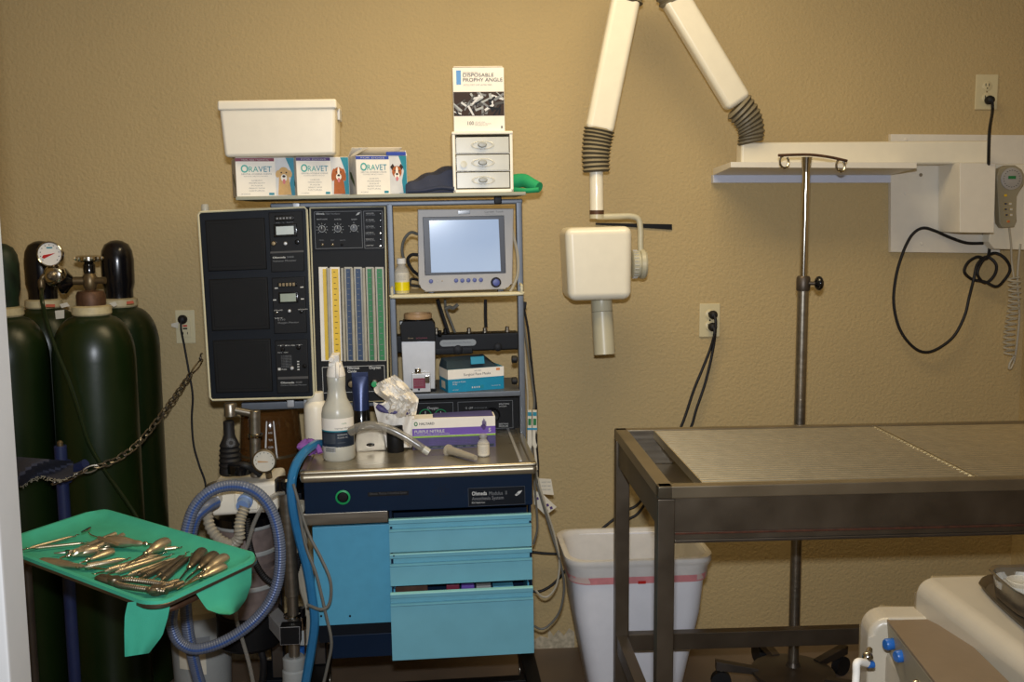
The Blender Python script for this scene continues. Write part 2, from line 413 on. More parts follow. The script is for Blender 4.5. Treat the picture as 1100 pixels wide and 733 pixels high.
# bare chipped strip along the foot of the wall, where a skirting was pulled off
b = MB(); random.seed(3)
x = -0.78
while x < 1.9:
    l = random.uniform(.05, .2)
    if not (.47 < x < .80):
        hh = random.uniform(.012, .045) if x > .6 else random.uniform(.03, .085)
        pts = [(x, 0, 0)]+[(x+l*k/5, 0, hh*random.uniform(.6, 1.15)) for k in range(6)]+[(x+l, 0, 0)]
        b.prism(pts, (0, -.0025, 0), 'plaster')
    x += l*random.uniform(.95, 1.25)
struct('baseboard_back', b)
# door edge close to the camera
b = MB()
dx0 = P(2.0, 300, -2.25)
b.box(dx0.x-.05, dx0.x+.004, -2.31, -2.25, 0, 2.1, 'door_paint', .004)
b.box(dx0.x-.75, dx0.x-.052, -2.30, -2.262, 0, 2.1, 'door_paint', .003)
struct('door_1', b)

# ================================================================ outlets on the back wall
def outlet(px0, py0, px1, py1, label, gfci=False):
    c = P((px0+px1)/2, (py0+py1)/2, 0); w = (P(px1, py0, 0)-P(px0, py0, 0)).x; h = (P(px0, py0, 0)-P(px0, py1, 0)).z
    fr = T(c.x, 0, c.z); t = thing('wall_outlet', label, 'outlet', fr, 'outlets on the tan wall')
    b = MB(fr); b.box(-w/2, w/2, -.006, 0, -h/2, h/2, 'ivory', .003); part('cover_plate', b, t)
    if gfci:
        b = MB(fr); b.box(-.017, .017, -.009, -.003, -.034, .034, 'ivory', .001)
        b.box(-.007, .007, -.0105, -.008, .001, .006, 'red'); b.box(-.007, .007, -.0105, -.008, -.008, -.003, 'black')
        for z in (-.021,):
            b.box(-.008, -.006, -.0095, -.008, z-.004, z+.004, 'black'); b.box(.006, .008, -.0095, -.008, z-.004, z+.004, 'black')
        part('receptacle', b, t)
    else:
        for z in (.02, -.02):
            b = MB(fr); b.lathe([(.0165, 0), (.0165, .003), (.015, .004)], (0, -.005, z), 'ivory', (0, -1, 0), 20)
            for sx in (-.006, .006): b.box(sx-.0012, sx+.0012, -.0096, -.0085, z-.001, z+.008, 'black')
            b.cyl((0, -.0085, z-.008), (0, -.0094, z-.008), .0025, 'black', n=8)
            part('receptacle', b, t)
        b = MB(fr); b.cyl((0, -.005, 0), (0, -.0075, 0), .003, 'chrome', n=10); part('screw', b, t)
    return c
oc1 = outlet(189, 333, 210, 369, 'ivory wall outlet with small red and black buttons above the chain hook', True)
oc2 = outlet(751, 326, 773, 362, 'ivory wall outlet with two black plugs, under the x-ray tube')
oc3 = outlet(1047, 80, 1071, 118, 'ivory wall outlet highest on the wall above the x-ray bracket')

def cord(name, plugs, pts, label, r=.0045, m='rubber', group=None, sub=6, cat='cord', extra=None):
    c = V(plugs[0]) if plugs else V(pts[0])
    t = thing(name, label, cat, T(c), group)
    for q in plugs:
        q = V(q); b = MB(); b.lathe([(.006, 0), (.0145, .004), (.0155, .016), (.012, .026), (.006, .03)], q, 'rubber', (0, -1, 0), 14)
        part('plug', b, t)
    b = MB(); b.tube(pts, r, m, 8, sub); part('cable', b, t)
    if extra: extra(t)
    return t
def wl(lst, y=-.03): return [P(a[0], a[1], a[2] if len(a) > 2 else y) for a in lst]
def tagx(t):
    b = MB(); pq(b, [(184, 348), (192, 346), (191, 353), (184, 351)], -.035, .001, 'tag_white'); part('tag', b, t)
p = P(197, 343, -.009)
cord('power_cord', [p], [p+V((0, -.03, 0)), p+V((0, -.036, -.03))]+wl([(198, 372), (203, 400), (207, 425), (206, 450), (208, 478), (214, 500), (221, 522), (222, 560, -.05)]), 'thin black cord with a white tag hanging beside the amber jar', .0035, extra=tagx)
p = P(765, 338, -.01)
cord('power_cord', [p], [p+V((0, -.028, 0)), p+V((.004, -.034, -.03))]+wl([(766, 375), (758, 410), (748, 440), (741, 462), (720, 500), (697, 535), (685, 552), (672, 560)])+wl([(640, 582), (615, 594), (590, 595), (560, 592)], -.04), 'thick black cord from the upper plug, running down behind the bin', .005)
p = P(764.5, 351, -.01)
cord('power_cord', [p], [p+V((0, -.028, 0)), p+V((.001, -.034, -.02))]+wl([(763, 375), (754, 398), (745, 420), (732, 458), (712, 500), (696, 528), (684, 543), (671, 550)])+wl([(645, 570), (618, 600), (600, 622), (588, 632), (575, 636), (560, 630)], -.035), 'thick black cord from the lower plug, sagging between bin and blue drawers', .005)

# ================================================================ gas cylinders
def gas_body(fr, r=.115, h=1.272):
    b = MB(fr); pr_ = [(r-.012, 0), (r, .012)]+[(r, z) for z in (.3, .7, h-.155)]
    for k in range(1, 9):
        a = k/8*math.pi/2*.93; pr_.append((.046+(r-.046)*math.cos(a), h-.155+.125*math.sin(a)))
    pr_ += [(.047, h-.022), (.047, h)]
    b.lathe(pr_, (0, 0, 0), 'gas_green', n=40); return b, h
def gas_cyl(x, y, label, kind, capm='cap_black'):
    fr = T(x, y, 0); t = thing('gas_cylinder', label, 'gas cylinder', fr, 'green gas cylinders')
    b, h = gas_body(fr); part('cylinder_body', b, t)
    b = MB(fr); b.lathe([(.048, h-.03), (.055, h-.022), (.055, h-.002), (.043, h+.002)], (0, 0, 0), 'cream_ring', n=28); part('neck_ring', b, t)
    if kind == 'cap':
        b = MB(fr); b.lathe([(.043, h), (.043, h+.025), (.049, h+.05), (.05, h+.12), (.046, h+.15), (.036, h+.17), (.018, h+.181), (0, h+.184)], (0, 0, 0), capm, n=28)
        part('valve_cap', b, t)
    return t, fr, h
c = P(98, 325, -.41); TANK = V((c.x, -.41, 0))
t, fr, h = gas_cyl(c.x, -.41, 'green gas cylinder standing in front of the others, with open valve and hand wheel', 'valve')
b = MB(fr); b.lathe([(.04, h), (.041, h+.03), (.036, h+.042), (.016, h+.046)], (0, 0, 0), 'bronze', n=24); part('collar', b, t)
b = MB(fr); b.lathe([(.013, h+.045), (.016, h+.05), (.02, h+.06), (.02, h+.085), (.013, h+.095), (.012, h+.108)], (0, 0, 0), 'brass', n=16)
b.cyl((0, 0, h+.073), (.045, -.005, h+.073), .01, 'brass'); b.cyl((0, 0, h+.073), (-.045, -.005, h+.073), .012, 'brass')
part('valve_body', b, t)
b = MB(fr); b.lathe([(.016, h+.095), (.017, h+.118), (.01, h+.128)], (0, 0, 0), 'gloss_black', n=14); part('valve_stem', b, t)
b = MB(fr)
prof = [(.012, h+.126), (.03, h+.128), (.036, h+.132), (.036, h+.142), (.03, h+.146), (0, h+.146)]
b.lathe(prof, (0, 0, 0), 'chrome', n=24)
for k in range(12):
    a = k*math.pi/6; b.sph((.036*math.cos(a), .036*math.sin(a), h+.137), .006, 'chrome', 8)
part('hand_wheel', b, t)
# regulator screwed to the valve
k = fr@V((-.045, -.005, h+.073))
fr2 = T(k); reg = thing('gas_regulator', 'chrome pressure regulator with round white dial and black knob', 'regulator', fr2)
b = MB(fr2)
for a in range(8):
    q = a*math.pi/4; b.sph((-.018-.008, .024*math.cos(q), .024*math.sin(q)), .011, 'gloss_black', 10)
b.lathe([(.012, 0), (.018, .006), (.026, .014), (.037, .022), (.037, .032), (.012, .036)], (0, 0, 0), 'gloss_black', (-1, 0, 0), 18)
part('inlet_knob', b, reg)
rb = P(58.5, 296, -.44)-k
b = MB(fr2); b.cyl((-.03, 0, 0), rb+V((.01, .012, 0)), .007, 'chrome')
b.lathe([(.024, 0), (.03, .004), (.031, .02), (.026, .03), (.02, .034)], rb+V((0, .018, 0)), 'chrome', (0, -1, 0), 26)
b.lathe([(.014, 0), (.013, .008), (.008, .012), (.006, .018)], rb+V((0, -.016, 0)), 'steel', (0, -1, 0), 14)
b.cyl(rb+V((0, .01, .02)), rb+V((-.004, .01, .05)), .006, 'chrome'); part('regulator_body', b, reg)
gc = P(54, 273, -.45)-k
b = MB(fr2); b.lathe([(.028, 0), (.035, .002), (.036, .018), (.034, .02), (.032, .018)], gc+V((0, .012, 0)), 'chrome', (0, -1, 0), 28, cap=False)
b.lathe([(.033, 0), (.033, .012)], gc+V((0, .008, 0)), 'paper_white', (0, -1, 0), 28)
yy = gc.y-.0045
for q in range(11):
    a = R(220-q*26); b.box(gc.x+.026*math.cos(a)-.0012, gc.x+.026*math.cos(a)+.0012, yy-.0004, yy, gc.z+.026*math.sin(a)-.0012, gc.z+.026*math.sin(a)+.0012, 'print_dark')
b.prism([(gc.x-.022, yy, gc.z-.010), (gc.x-.016, yy, gc.z-.013), (gc.x+.016, yy, gc.z+.003), (gc.x-.018, yy, gc.z-.003)], (0, -.0008, 0), 'red')
b.box(gc.x-.008, gc.x+.008, yy-.0004, yy, gc.z+.016, gc.z+.02, 'label_teal')
part('pressure_gauge', b, reg, 'round white dial with red needle')
b = MB(fr2); o1 = P(44, 298, -.45)-k
b.tube([rb+V((-.02, 0, 0)), o1+V((.006, 0, .002)), o1+V((0, 0, -.012))], .007, 'brass', 10)
b.lathe([(.008, 0), (.01, .006), (.01, .02), (.007, .03)], o1+V((0, 0, -.006)), 'brass', (0, 0, -1), 12); part('hose_fitting', b, reg)
b = MB(); b.tube([k+o1+V((0, 0, -.032))]+wl([(45, 322), (50, 345), (60, 375), (72, 405), (84, 440), (95, 475), (112, 505), (140, 545), (160, 575)], -.55)+[P(200, 620, -.5)], .0055, 'gas_green', 8)
solo('gas_hose', b, 'thin dark green hose running down from the regulator in front of the cylinders', 'hose')
c = P(128, 318, -.135); T2 = gas_cyl(c.x, -.135, 'green gas cylinder with glossy black cap nearest the outlet', 'cap')
c = P(46.5, 318, -.135); T3 = gas_cyl(c.x, -.135, 'green gas cylinder with black cap behind the white pressure dial', 'cap')
c = P(3, 325, -.42); T4 = gas_cyl(c.x, -.42, 'green gas cylinder with mottled dark green cap beside the door edge', 'cap', 'mottled_green')
def sticker(root, px, y, m, label):
    b = MB(); pq(b, px, y, .0008, m); return part('sticker', b, root[0], label)
sticker(T3, [(59, 334), (69, 333), (69, 342), (60, 343)], -.262, 'tag_white', 'small square white sticker on the black-capped cylinder behind the dial')
sticker(T3, [(64, 327), (72, 325), (75, 329), (66, 331)], -.26, 'tag_white', 'slanted white sticker by the neck ring of the cylinder behind the dial')
sticker(T3, [(117, 326), (124, 324), (126, 328), (122, 330)], -.25, 'tag_white', 'white sticker behind the collar of the cylinder with the hand wheel')
sticker(T3, [(49, 327), (59, 327), (59, 330), (49, 330)], -.265, 'tag_red', 'red and white strip sticker below the cap behind the dial')
sticker(T2, [(136, 324), (143, 323), (144, 326), (136, 327)], -.262, 'tag_red', 'red and white strip sticker on the cylinder nearest the outlet')

# ---------------- blue post with clamp, dark strap and chain that hold the cylinders
pc = P(66, 500, -.62)
fr = T(pc.x, -.62, 0); t = thing('cylinder_stand', 'dark blue round post with clamp in front of the gas cylinders', 'stand', fr)
ztop = P(64, 479, -.62).z
b = MB(fr); b.rod((0, 0, 0), (0, 0, ztop), .0165, 'post_blue', n=20); part('post', b, t)
b = MB(fr); b.lathe([(.008, ztop), (.008, ztop+.01), (.004, ztop+.014)], (0, 0, 0), 'brass', n=12); part('top_screw', b, t)
zc = P(70, 505, -.62).z
b = MB(fr); b.lathe([(.024, zc-.035), (.026, zc-.03), (.026, zc+.02), (.024, zc+.025)], (0, 0, 0), 'post_blue', n=20)
b.tube([(.02, -.01, zc), (.05, -.02, zc+.01), (.075, -.03, zc+.022)], .014, 'post_blue', 10); part('clamp', b, t)
b = MB(fr); b.box(-.25, .25, -.03, .03, 0, .03, 'post_blue', .004); b.box(-.03, .03, -.2, .03, 0, .03, 'post_blue', .004); part('foot_bar', b, t)
# strap cloth
rows = []
for j in range(9):
    v = j/8; row = []
    for i in range(13):
        u = i/12; e = P(2+u*76, 490+u*6+v*(34-20*u+4*math.sin(u*9)), -.70+.05*math.sin(u*7+v*5)-.05*v)
        row.append(e)
    rows.append(row)
b = MB(); b.grid(rows, 'strap_cloth'); b.grid([[p+V((0, .004, .0)) for p in r] for r in rows], 'strap_cloth')
t = solo('strap_cloth', b, 'dark grey frayed cloth strap wrapped round the blue post', 'strap')
b = MB(); random.seed(5)
for i in range(40):
    u = i/39; e = rows[-1][min(12, int(u*12))].lerp(rows[-1][min(12, int(u*12)+1)], u*12-int(u*12))
    if u < .25: continue
    q = [e+V((random.uniform(-.006, .006), -.004, random.uniform(-.008, .004))) for _ in range(3)]
    b.tube([e]+q, .0008, 'thread', 4, 2)
o = part('fray', b, t)
# chain
def chain(pts, label):
    b = MB(); p = smooth(pts, 12); L = [0]
    for a, c in zip(p, p[1:]): L.append(L[-1]+(c-a).length)
    s, k = 0.0, 0; st = .030
    def ptat(s):
        for i in range(len(L)-1):
            if L[i+1] >= s: return p[i].lerp(p[i+1], (s-L[i])/max(1e-9, L[i+1]-L[i]))
        return p[-1]
    while s+st < L[-1]:
        a, c = ptat(s), ptat(s+st); d = (c-a).normalized(); x, y = b.basis(d)
        n_ = (x if k % 2 else y); n_ = (n_+(y if k % 2 else x)*.35).normalized(); m_ = (a+c)/2; hl = st*.68; hw = .008
        lp = [m_+d*(hl*math.cos(q))+n_*(hw*math.sin(q)) for q in [i*2*math.pi/12 for i in range(13)]]
        b.tube(lp, .0024, 'steel', 6, 1); s += st; k += 1
    return b
hook = P(217, 380, -.003)
fr = T(hook); t = thing('safety_chain', 'steel link chain slanting from the wall hook to the blue post', 'chain', fr)
b = chain(wl([(205, 402, -.10), (178, 440, -.30), (150, 475, -.47), (125, 494, -.58), (100, 503, -.66), (76, 512, -.665), (52, 522, -.67)]), '')
part('chain_links', b, t)
b = MB(); k1, k2 = P(216, 386, -.03), P(206, 401, -.09); d = k2-k1; n_ = V((.011, 0, .006))
b.tube([k1, k1+d*.2+n_, k1+d*.75+n_*1.3, k2, k1+d*.7-n_*.8, k1+d*.2-n_*.6, k1], .0022, 'chrome', 6); part('carabiner', b, t)
b = MB(); b.tube([hook+V((0, .003, 0)), hook+V((0, -.02, 0)), hook+V((.003, -.034, -.008)), hook+V((0, -.03, -.02)), hook+V((-.004, -.02, -.012))], .0028, 'dark_steel', 6); part('wall_hook', b, t)

# ================================================================ dental x-ray on the wall
XY = -.24
fr = T(P(1060, 200, 0)); X = thing('dental_xray', 'cream wall mounted dental x-ray unit with folding arm and square tube head', 'x-ray unit', fr)
b = MB(); pq(b, [(957, 144), (957, 271), (1075, 272.5), (1075, 181), (1105, 181), (1105, 145)], -.022, .022, 'cool_white', .003)
for px, py in ((989, 188), (973, 208), (973, 150), (978, 252), (990, 262)):
    q = P(px, py, -.022); b.lathe([(.006, 0), (.006, .002), (.003, .003)], q, 'cool_white' if px != 989 else 'steel', (0, -1, 0), 10)
part('back_plate', b, X)
f0 = -.17
pts = [P(1031, 175, f0), P(1031, 250, f0), P(1069, 250.5, f0), P(1070, 175.5, f0)]
b = MB(); A = [P(1031, 250, f0), P(1068, 250.5, f0), P(1070, 175.5, f0), P(1031, 175, f0)]
b.hexa([A[0], A[1], A[1]+V((0, f0*-1-.024, 0)), A[0]+V((0, -f0-.024, 0)), A[3], A[2], A[2]+V((0, -f0-.024, 0)), A[3]+V((0, -f0-.024, 0))], 'cool_white', .003)
q = P(1022, 195, -.1); b.cyl(P(1030, 195, -.14), P(1030, 195, -.14)+V((-.004, 0, 0)), .004, 'steel', n=10)
part('control_box', b, X)
# horizontal arm above
b = MB(); a0, a1 = P(794, 165, -.11), P(1060, 164, -.11)
y0, y1 = -.135, -.075
zt0, zb0 = P(794, 153, y0).z, P(794, 178, y0).z
b.hexa([(a0.x, y0, zb0), (a1.x, y0, P(1060, 176, y0).z), (a1.x, y1, P(1060, 176, y0).z), (a0.x, y1, zb0), (a0.x, y0, zt0), (a1.x, y0, P(1060, 151, y0).z), (a1.x, y1, P(1060, 151, y0).z), (a0.x, y1, zt0)], 'xray_white', .008, 3)
b.cyl((a1.x-.02, (y0+y1)/2, zb0-.012), (a1.x-.02, (y0+y1)/2, zb0), .02, 'xray_white'); part('extension_arm', b, X)
def arm(p0, p1, w, d):                  # rounded rectangular tube
    b = MB(); p0 = V(p0); p1 = V(p1); ax = (p1-p0).normalized(); yv = V((0, 1, 0)); xv = ax.cross(yv).normalized()
    q = [(-w, -d), (w, -d), (w, d), (-w, d)]
    b.hexa([p0+xv*s_*.5+yv*t_*.5 for s_, t_ in q]+[p1+xv*s_*.5+yv*t_*.5 for s_, t_ in q], 'xray_white', min(w, d)*.3, 4); return b
e0, e1 = P(782, -32, XY), P(793, 0, XY)
elbow = P(694, -22, XY)
lo1 = P(805, 150, XY*.6); bt1 = P(793, 112, XY*.9)
up1 = P(722, -6, XY)
part('rear_arm', arm(bt1, up1, .086, .06), X)
lo2 = P(643, 142, XY); up2 = P(673, -6, XY)
part('front_arm', arm(lo2, up2, .088, .06), X)
def bellow(pts, r0_, r1_, n=13):
    b = MB(); p = smooth(pts, 8)
    L = len(p); rings = []
    idx = [i*(L-1)/(n*2) for i in range(n*2+1)]
    for k, i in enumerate(idx):
        a = p[int(i)].lerp(p[min(L-1, int(i)+1)], i-int(i)); j = int(min(L-2, i)); t_ = (p[j+1]-p[j]).normalized()
        xv = t_.cross(V((0, 1, 0))).normalized(); rr = r0_+(r1_-r0_)*k/(2*n); rr *= 1.0 if k % 2 else .86
        rings.append([b.bm.verts.new(a+xv*(c_*rr)+V((0, s_*rr*.75, 0))) for c_, s_ in circ(20)])
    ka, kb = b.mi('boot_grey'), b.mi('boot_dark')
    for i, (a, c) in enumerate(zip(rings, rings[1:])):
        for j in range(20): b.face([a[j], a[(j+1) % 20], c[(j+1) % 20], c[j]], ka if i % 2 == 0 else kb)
    b.face(rings[0], ka); b.face(rings[-1], ka); return b
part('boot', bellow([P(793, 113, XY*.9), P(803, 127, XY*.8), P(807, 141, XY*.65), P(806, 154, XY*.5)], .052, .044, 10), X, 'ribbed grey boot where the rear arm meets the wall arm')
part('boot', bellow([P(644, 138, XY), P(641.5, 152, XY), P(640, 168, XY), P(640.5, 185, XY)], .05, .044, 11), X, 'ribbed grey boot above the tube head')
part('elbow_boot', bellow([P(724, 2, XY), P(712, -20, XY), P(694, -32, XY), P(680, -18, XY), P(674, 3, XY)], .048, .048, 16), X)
b = MB(); s0, s1 = P(640.5, 183, XY), P(641, 228, XY); b.rod(s0, s1, .0215, 'xray_white', .003, 24); part('stem', b, X)
b = MB(); b.cyl(P(641, 226, XY), P(641, 230.5, XY), .0225, 'bronze', n=24); b.cyl(P(641, 230.5, XY), P(641, 235, XY), .0225, 'yoke_grey', n=24)
zz = P(641, 232.5, XY); part('swivel_collar', b, X)
b = MB(); yk = [P(641, 233, XY), P(665, 232.5, XY), P(678, 232.5, XY), P(686, 236, XY), P(688, 248, XY), P(688, 262, XY), P(688.5, 275, XY)]
b.tube(yk, .0095, 'yoke_grey', 12); part('yoke', b, X)
b = MB(); pv = P(678, 284, XY); b.lathe([(.04, 0), (.044, .003), (.044, .022)], pv, 'yoke_grey', (1, 0, 0), 28)
b.lathe([(.04, .022), (.04, .026), (.046, .028), (.047, .04), (.043, .046), (.0, .046)], pv, 'yoke_grey', (1, 0, 0), 28)
for k in range(24):
    a = k*math.pi/12; b.box(pv.x+.004, pv.x+.018, pv.y+.0443*math.cos(a)-.0012, pv.y+.0443*math.cos(a)+.0012, pv.z+.0443*math.sin(a)-.0008, pv.z+.0443*math.sin(a)+.0008, 'print_white')
part('pivot_disc', b, X)
b = MB(); hy = XY-.09
A = [P(611, 324, hy), P(679, 322, hy), P(680, 243, hy), P(607, 245, hy)]
D_ = V((0, .17, 0))
b.hexa([A[0], A[1], A[1]+D_, A[0]+D_, A[3], A[2], A[2]+D_, A[3]+D_], 'xray_white', .024, 5); part('tube_head', b, X)
b = MB(); c0, c1 = P(646, 321, XY-.005), P(649.5, 381, XY-.03)
d = c1-c0; b.lathe([(.033, 0), (.033, d.length*.23), (.0325, d.length*.235), (.0335, d.length*.24), (.0335, d.length)], c0, 'yoke_grey', d, 30, mats=['yoke_grey', 'boot_dark', 'yoke_grey', 'yoke_grey']); part('cone', b, X)
# shelf on the wall beneath the arm
b = MB()
fl, fr_ = P(785, 174, -.25), P(985, 174.5, -.25); bl, br = P(766, 181, -.02), P(957, 181, -.02)
fl2, fr2_ = P(785, 180, -.25), P(985, 181, -.25); bl2, br2 = P(766, 188.5, -.02), P(957, 188.5, -.02)
b.hexa([fl2, fr2_, br2, bl2, fl, fr_, br, bl], 'cool_white', .0015)
pq(b, [(766, 188), (766, 196.5), (957, 196.5), (957, 188)], -.024, .024, 'lip_blue', .001)
solo('wall_shelf', b, 'narrow white wall shelf under the x-ray arm', 'shelf')
# hand control holder, control and coil cord
b = MB(); hp = [(1070, 176), (1062, 260), (1068, 268), (1103, 269), (1104, 176)]
pq(b, hp, -.07, .046, 'xray_white', .006); solo('control_holder', b, 'rounded cream holder on the wall behind the hand control', 'holder')
fr = T(P(1086, 244, -.11)); t = thing('hand_control', 'grey hand control with round dial hanging on its wall holder', 'remote control', fr)
b = MB(); out = [(1071.5, 199), (1070.5, 190), (1074, 181), (1082, 177.5), (1091, 177.5), (1098, 182), (1102, 190), (1100, 199), (1094, 205), (1091, 211), (1092.5, 238), (1090, 244), (1077, 245), (1073.5, 240)]
pq(b, out, -.11, .03, 'control_grey', .004); part('control_body', b, t)
b = MB(); dc = P(1086.5, 192, -.1105); b.lathe([(.037, 0), (.037, .002), (.034, .003)], dc, 'aluminium', (0, -1, 0), 28)
for k in range(20):
    a = k*math.pi/10; q = dc+V((.028*math.cos(a), -.0032, .028*math.sin(a))); b.box(q.x-.002, q.x+.002, q.y-.0004, q.y, q.z-.001, q.z+.001, 'print_dark')
b.box(dc.x-.013, dc.x+.013, dc.y-.0045, dc.y-.002, dc.z-.001, dc.z+.009, 'green_scale'); part('timer_dial', b, t)
b = MB()
for k, (px, py, m_) in enumerate([(1080, 210, 'yellow'), (1080, 219, 'blue_scale'), (1080, 225, 'blue_scale'), (1081, 231, 'blue_scale'), (1085, 219, 'print_white'), (1086, 225, 'print_white'), (1086, 231, 'print_white'), (1083, 238, 'tag_red')]):
    q = P(px, py, -.1105); b.box(q.x-.005, q.x+.005, q.y-.002, q.y, q.z-.004, q.z+.004, m_, .0008)
part('key_pad', b, t)
b = MB(); b.tube([P(1084, 244, -.1), P(1086, 262, -.09), P(1087, 282, -.085), P(1089, 298, -.085)], .0035, 'cable_white', 6)
cp = []; n_ = 15
for k in range(n_*8+1):
    a = k*math.pi/4; u = k/(n_*8); c_ = P(1089-4*u+2*math.sin(u*6), 298+84*u, -.085); cp.append(c_+V((.021*math.cos(a)*(1-.15*u), .014*math.sin(a), 0)))
b.tube(cp, .0035, 'cable_white', 5, 1)
b.tube([cp[-1], P(1085, 390, -.085), P(1084, 396, -.085), P(1087, 394, -.085), P(1091, 380, -.075), P(1095, 340, -.07), P(1093, 300, -.07), P(1096, 262, -.07)], .004, 'cable_white', 6)
part('coiled_cord', b, t)
# black cable of the x-ray: down from the outlet, a knot of loops, one long loop to the plate
p = P(1061, 108, -.01)
cl = [p+V((0, -.028, 0)), p+V((0, -.034, -.04))]+wl([(1063, 140, -.19), (1062, 170, -.19), (1062, 190, -.10), (1062, 225, -.028), (1062, 252, -.03), (1063, 266, -.035), (1060, 278, -.04)])
q = [(1050, 276), (1040, 282), (1036, 292), (1044, 300), (1058, 303), (1070, 308), (1078, 302), (1085, 290), (1080, 278), (1068, 272), (1056, 280), (1050, 294), (1058, 304), (1068, 296), (1070, 284), (1060, 276), (1050, 284), (1046, 300)]
cl += wl([(a, c_, -.04-.006*(i % 3)) for i, (a, c_) in enumerate(q)])+wl([(1041, 320), (1036, 340), (1024, 362), (1005, 376), (990, 378), (976, 368), (965, 350), (960, 325), (962, 300), (967, 280), (974, 262), (982, 250), (992, 245), (1004, 248), (1020, 255), (1038, 261), (1056, 261.5)], -.04)
cord('xray_power_cord', [p], cl, 'black cord looping below the x-ray control box, plugged in at the highest outlet', .0052)
b = MB(); pq(b, [(640, 239.5), (640, 241.5), (722, 247), (722, 241)], -.006, .006, 'black', .001)
solo('wall_strip', b, 'thin black strip fixed flat on the wall behind the x-ray yoke', 'strip')

# ================================================================ IV pole
fc = Z(852, 716, .085)
fr = T(fc.x, fc.y, 0); t = thing('iv_pole', 'chrome rolling drip pole with two hooks behind the steel table', 'IV pole', fr)
zt = P(873, 170, fc.y).z; zj = P(871, 300, fc.y).z
b = MB(fr); b.rod((0, 0, .08), (0, 0, zj), .017, 'steel', n=20); part('lower_pole', b, t)
b = MB(fr); b.rod((0, 0, zj-.02), (0, 0, zt), .0115, 'chrome', n=18); part('upper_pole', b, t)
b = MB(fr); b.lathe([(.0195, zj-.035), (.021, zj-.03), (.021, zj+.004), (.017, zj+.01)], (0, 0, 0), 'dark_steel', n=20)
b.cyl((.012, -.012, zj-.012), (.03, -.016, zj-.012), .006, 'dark_steel')
b.sph((.042, -.018, zj-.012), .0225, 'gloss_black', 14, (.62, 1, 1)); part('clamp_knob', b, t, 'black round clamp knob')
bx = lambda px, py, y=fc.y: P(px, py, y)-V((fc.x, fc.y, 0))
b = MB(fr); b.tube([bx(836, 167), bx(856, 166.3), bx(873, 166.5), bx(892, 169), bx(910, 173)], .0042, 'bronze', 8); 
b.lathe([(.017, 0), (.014, .02), (.011, .05)], (0, 0, zt+.003), 'chrome', (0, 0, -1), 14); part('hook_bar', b, t)
for hx, hy_ in ((842.5, 174), (903, 178)):
    b = MB(fr); c_ = bx(hx, hy_)
    b.tube([c_+V((.0135*math.cos(R(a_)), .004*math.sin(R(a_)), .018*math.sin(R(a_)))) for a_ in range(95, 430, 24)], .0033, 'chrome', 8, 3); part('hook', b, t)
b = MB(fr); b.lathe([(.06, .075), (.13, .06), (.133, .064), (.13, .07), (.05, .085), (.024, .088), (.018, .1)], (0, 0, 0), 'dark_steel', n=36); part('base_plate', b, t)
for k, a in enumerate((172, 100, 28, 316, 244)):
    d = V((math.cos(R(a)), math.sin(R(a)), 0)); L = .245
    if fc.y+d.y*L > -.03: L = (-.05-fc.y)/d.y
    s_ = V((-d.y, d.x, 0))*.014
    b = MB(fr); p0, p1 = d*.11, d*L
    zz = V((0, 0, 1))
    b.hexa([p0-s_+zz*.058, p1-s_+zz*.07, p1+s_+zz*.07, p0+s_+zz*.058, p0-s_+zz*.078, p1-s_+zz*.1, p1+s_+zz*.1, p0+s_+zz*.078], 'dark_steel', .002); g = part('leg', b, t)
    b = MB(fr); w_ = d*(L-.018); b.cyl(w_+s_*.9+zz*.032, w_-s_*.9+zz*.032, .032, 'rubber', n=20); b.cyl(w_+zz*.04, w_+zz*.08, .006, 'steel'); part('caster', b, g)
# ================================================================ anaesthesia cart
CART = T(-.05, -.55, 0)@RZ(.014)@RY(-.011)
K = thing('anesthesia_cart', 'tall navy and blue anaesthesia cart with flow meters, shelves and steel worktop', 'anaesthesia machine', CART)
def A(px, py, y): return at(CART, px, py, y)
def CM(): return MB(CART)
def cbox(b, px0, py0, px1, py1, y, th, m, bev=0):     # level box whose front shows at this pixel rectangle
    a, c = A(px0, (py0+py1)/2, y), A(px1, (py0+py1)/2, y); m0, m1 = A((px0+px1)/2, py0, y), A((px0+px1)/2, py1, y)
    b.box(a.x, c.x, y, y+th, m1.z, m0.z, m, bev); return a.x, c.x, m1.z, m0.z
def ctext(b, s, px, py, hpx, y, m='print_white', wpx=None, bold=False):   # px,py = start of the baseline
    o = A(px, py, y); h = (A(px, py-hpx, y)-o).length; w_ = (A(px+wpx, py, y)-o).length if wpx else None
    b.text(s, o+V((0, -.0006, 0)), h, m, w=w_, bold=bold)
def outline(b, px0, py0, px1, py1, y, m='print_grey', t=.0012, proud=.0006):
    a, c = A(px0, (py0+py1)/2, y), A(px1, (py0+py1)/2, y); z1, z0 = A((px0+px1)/2, py0, y).z, A((px0+px1)/2, py1, y).z
    for q in ((a.x, c.x, z0, z0+t), (a.x, c.x, z1-t, z1), (a.x, a.x+t, z0, z1), (c.x-t, c.x, z0, z1)):
        b.box(q[0], q[1], y-proud, y, q[2], q[3], m)
YF, YB = -.25, .245
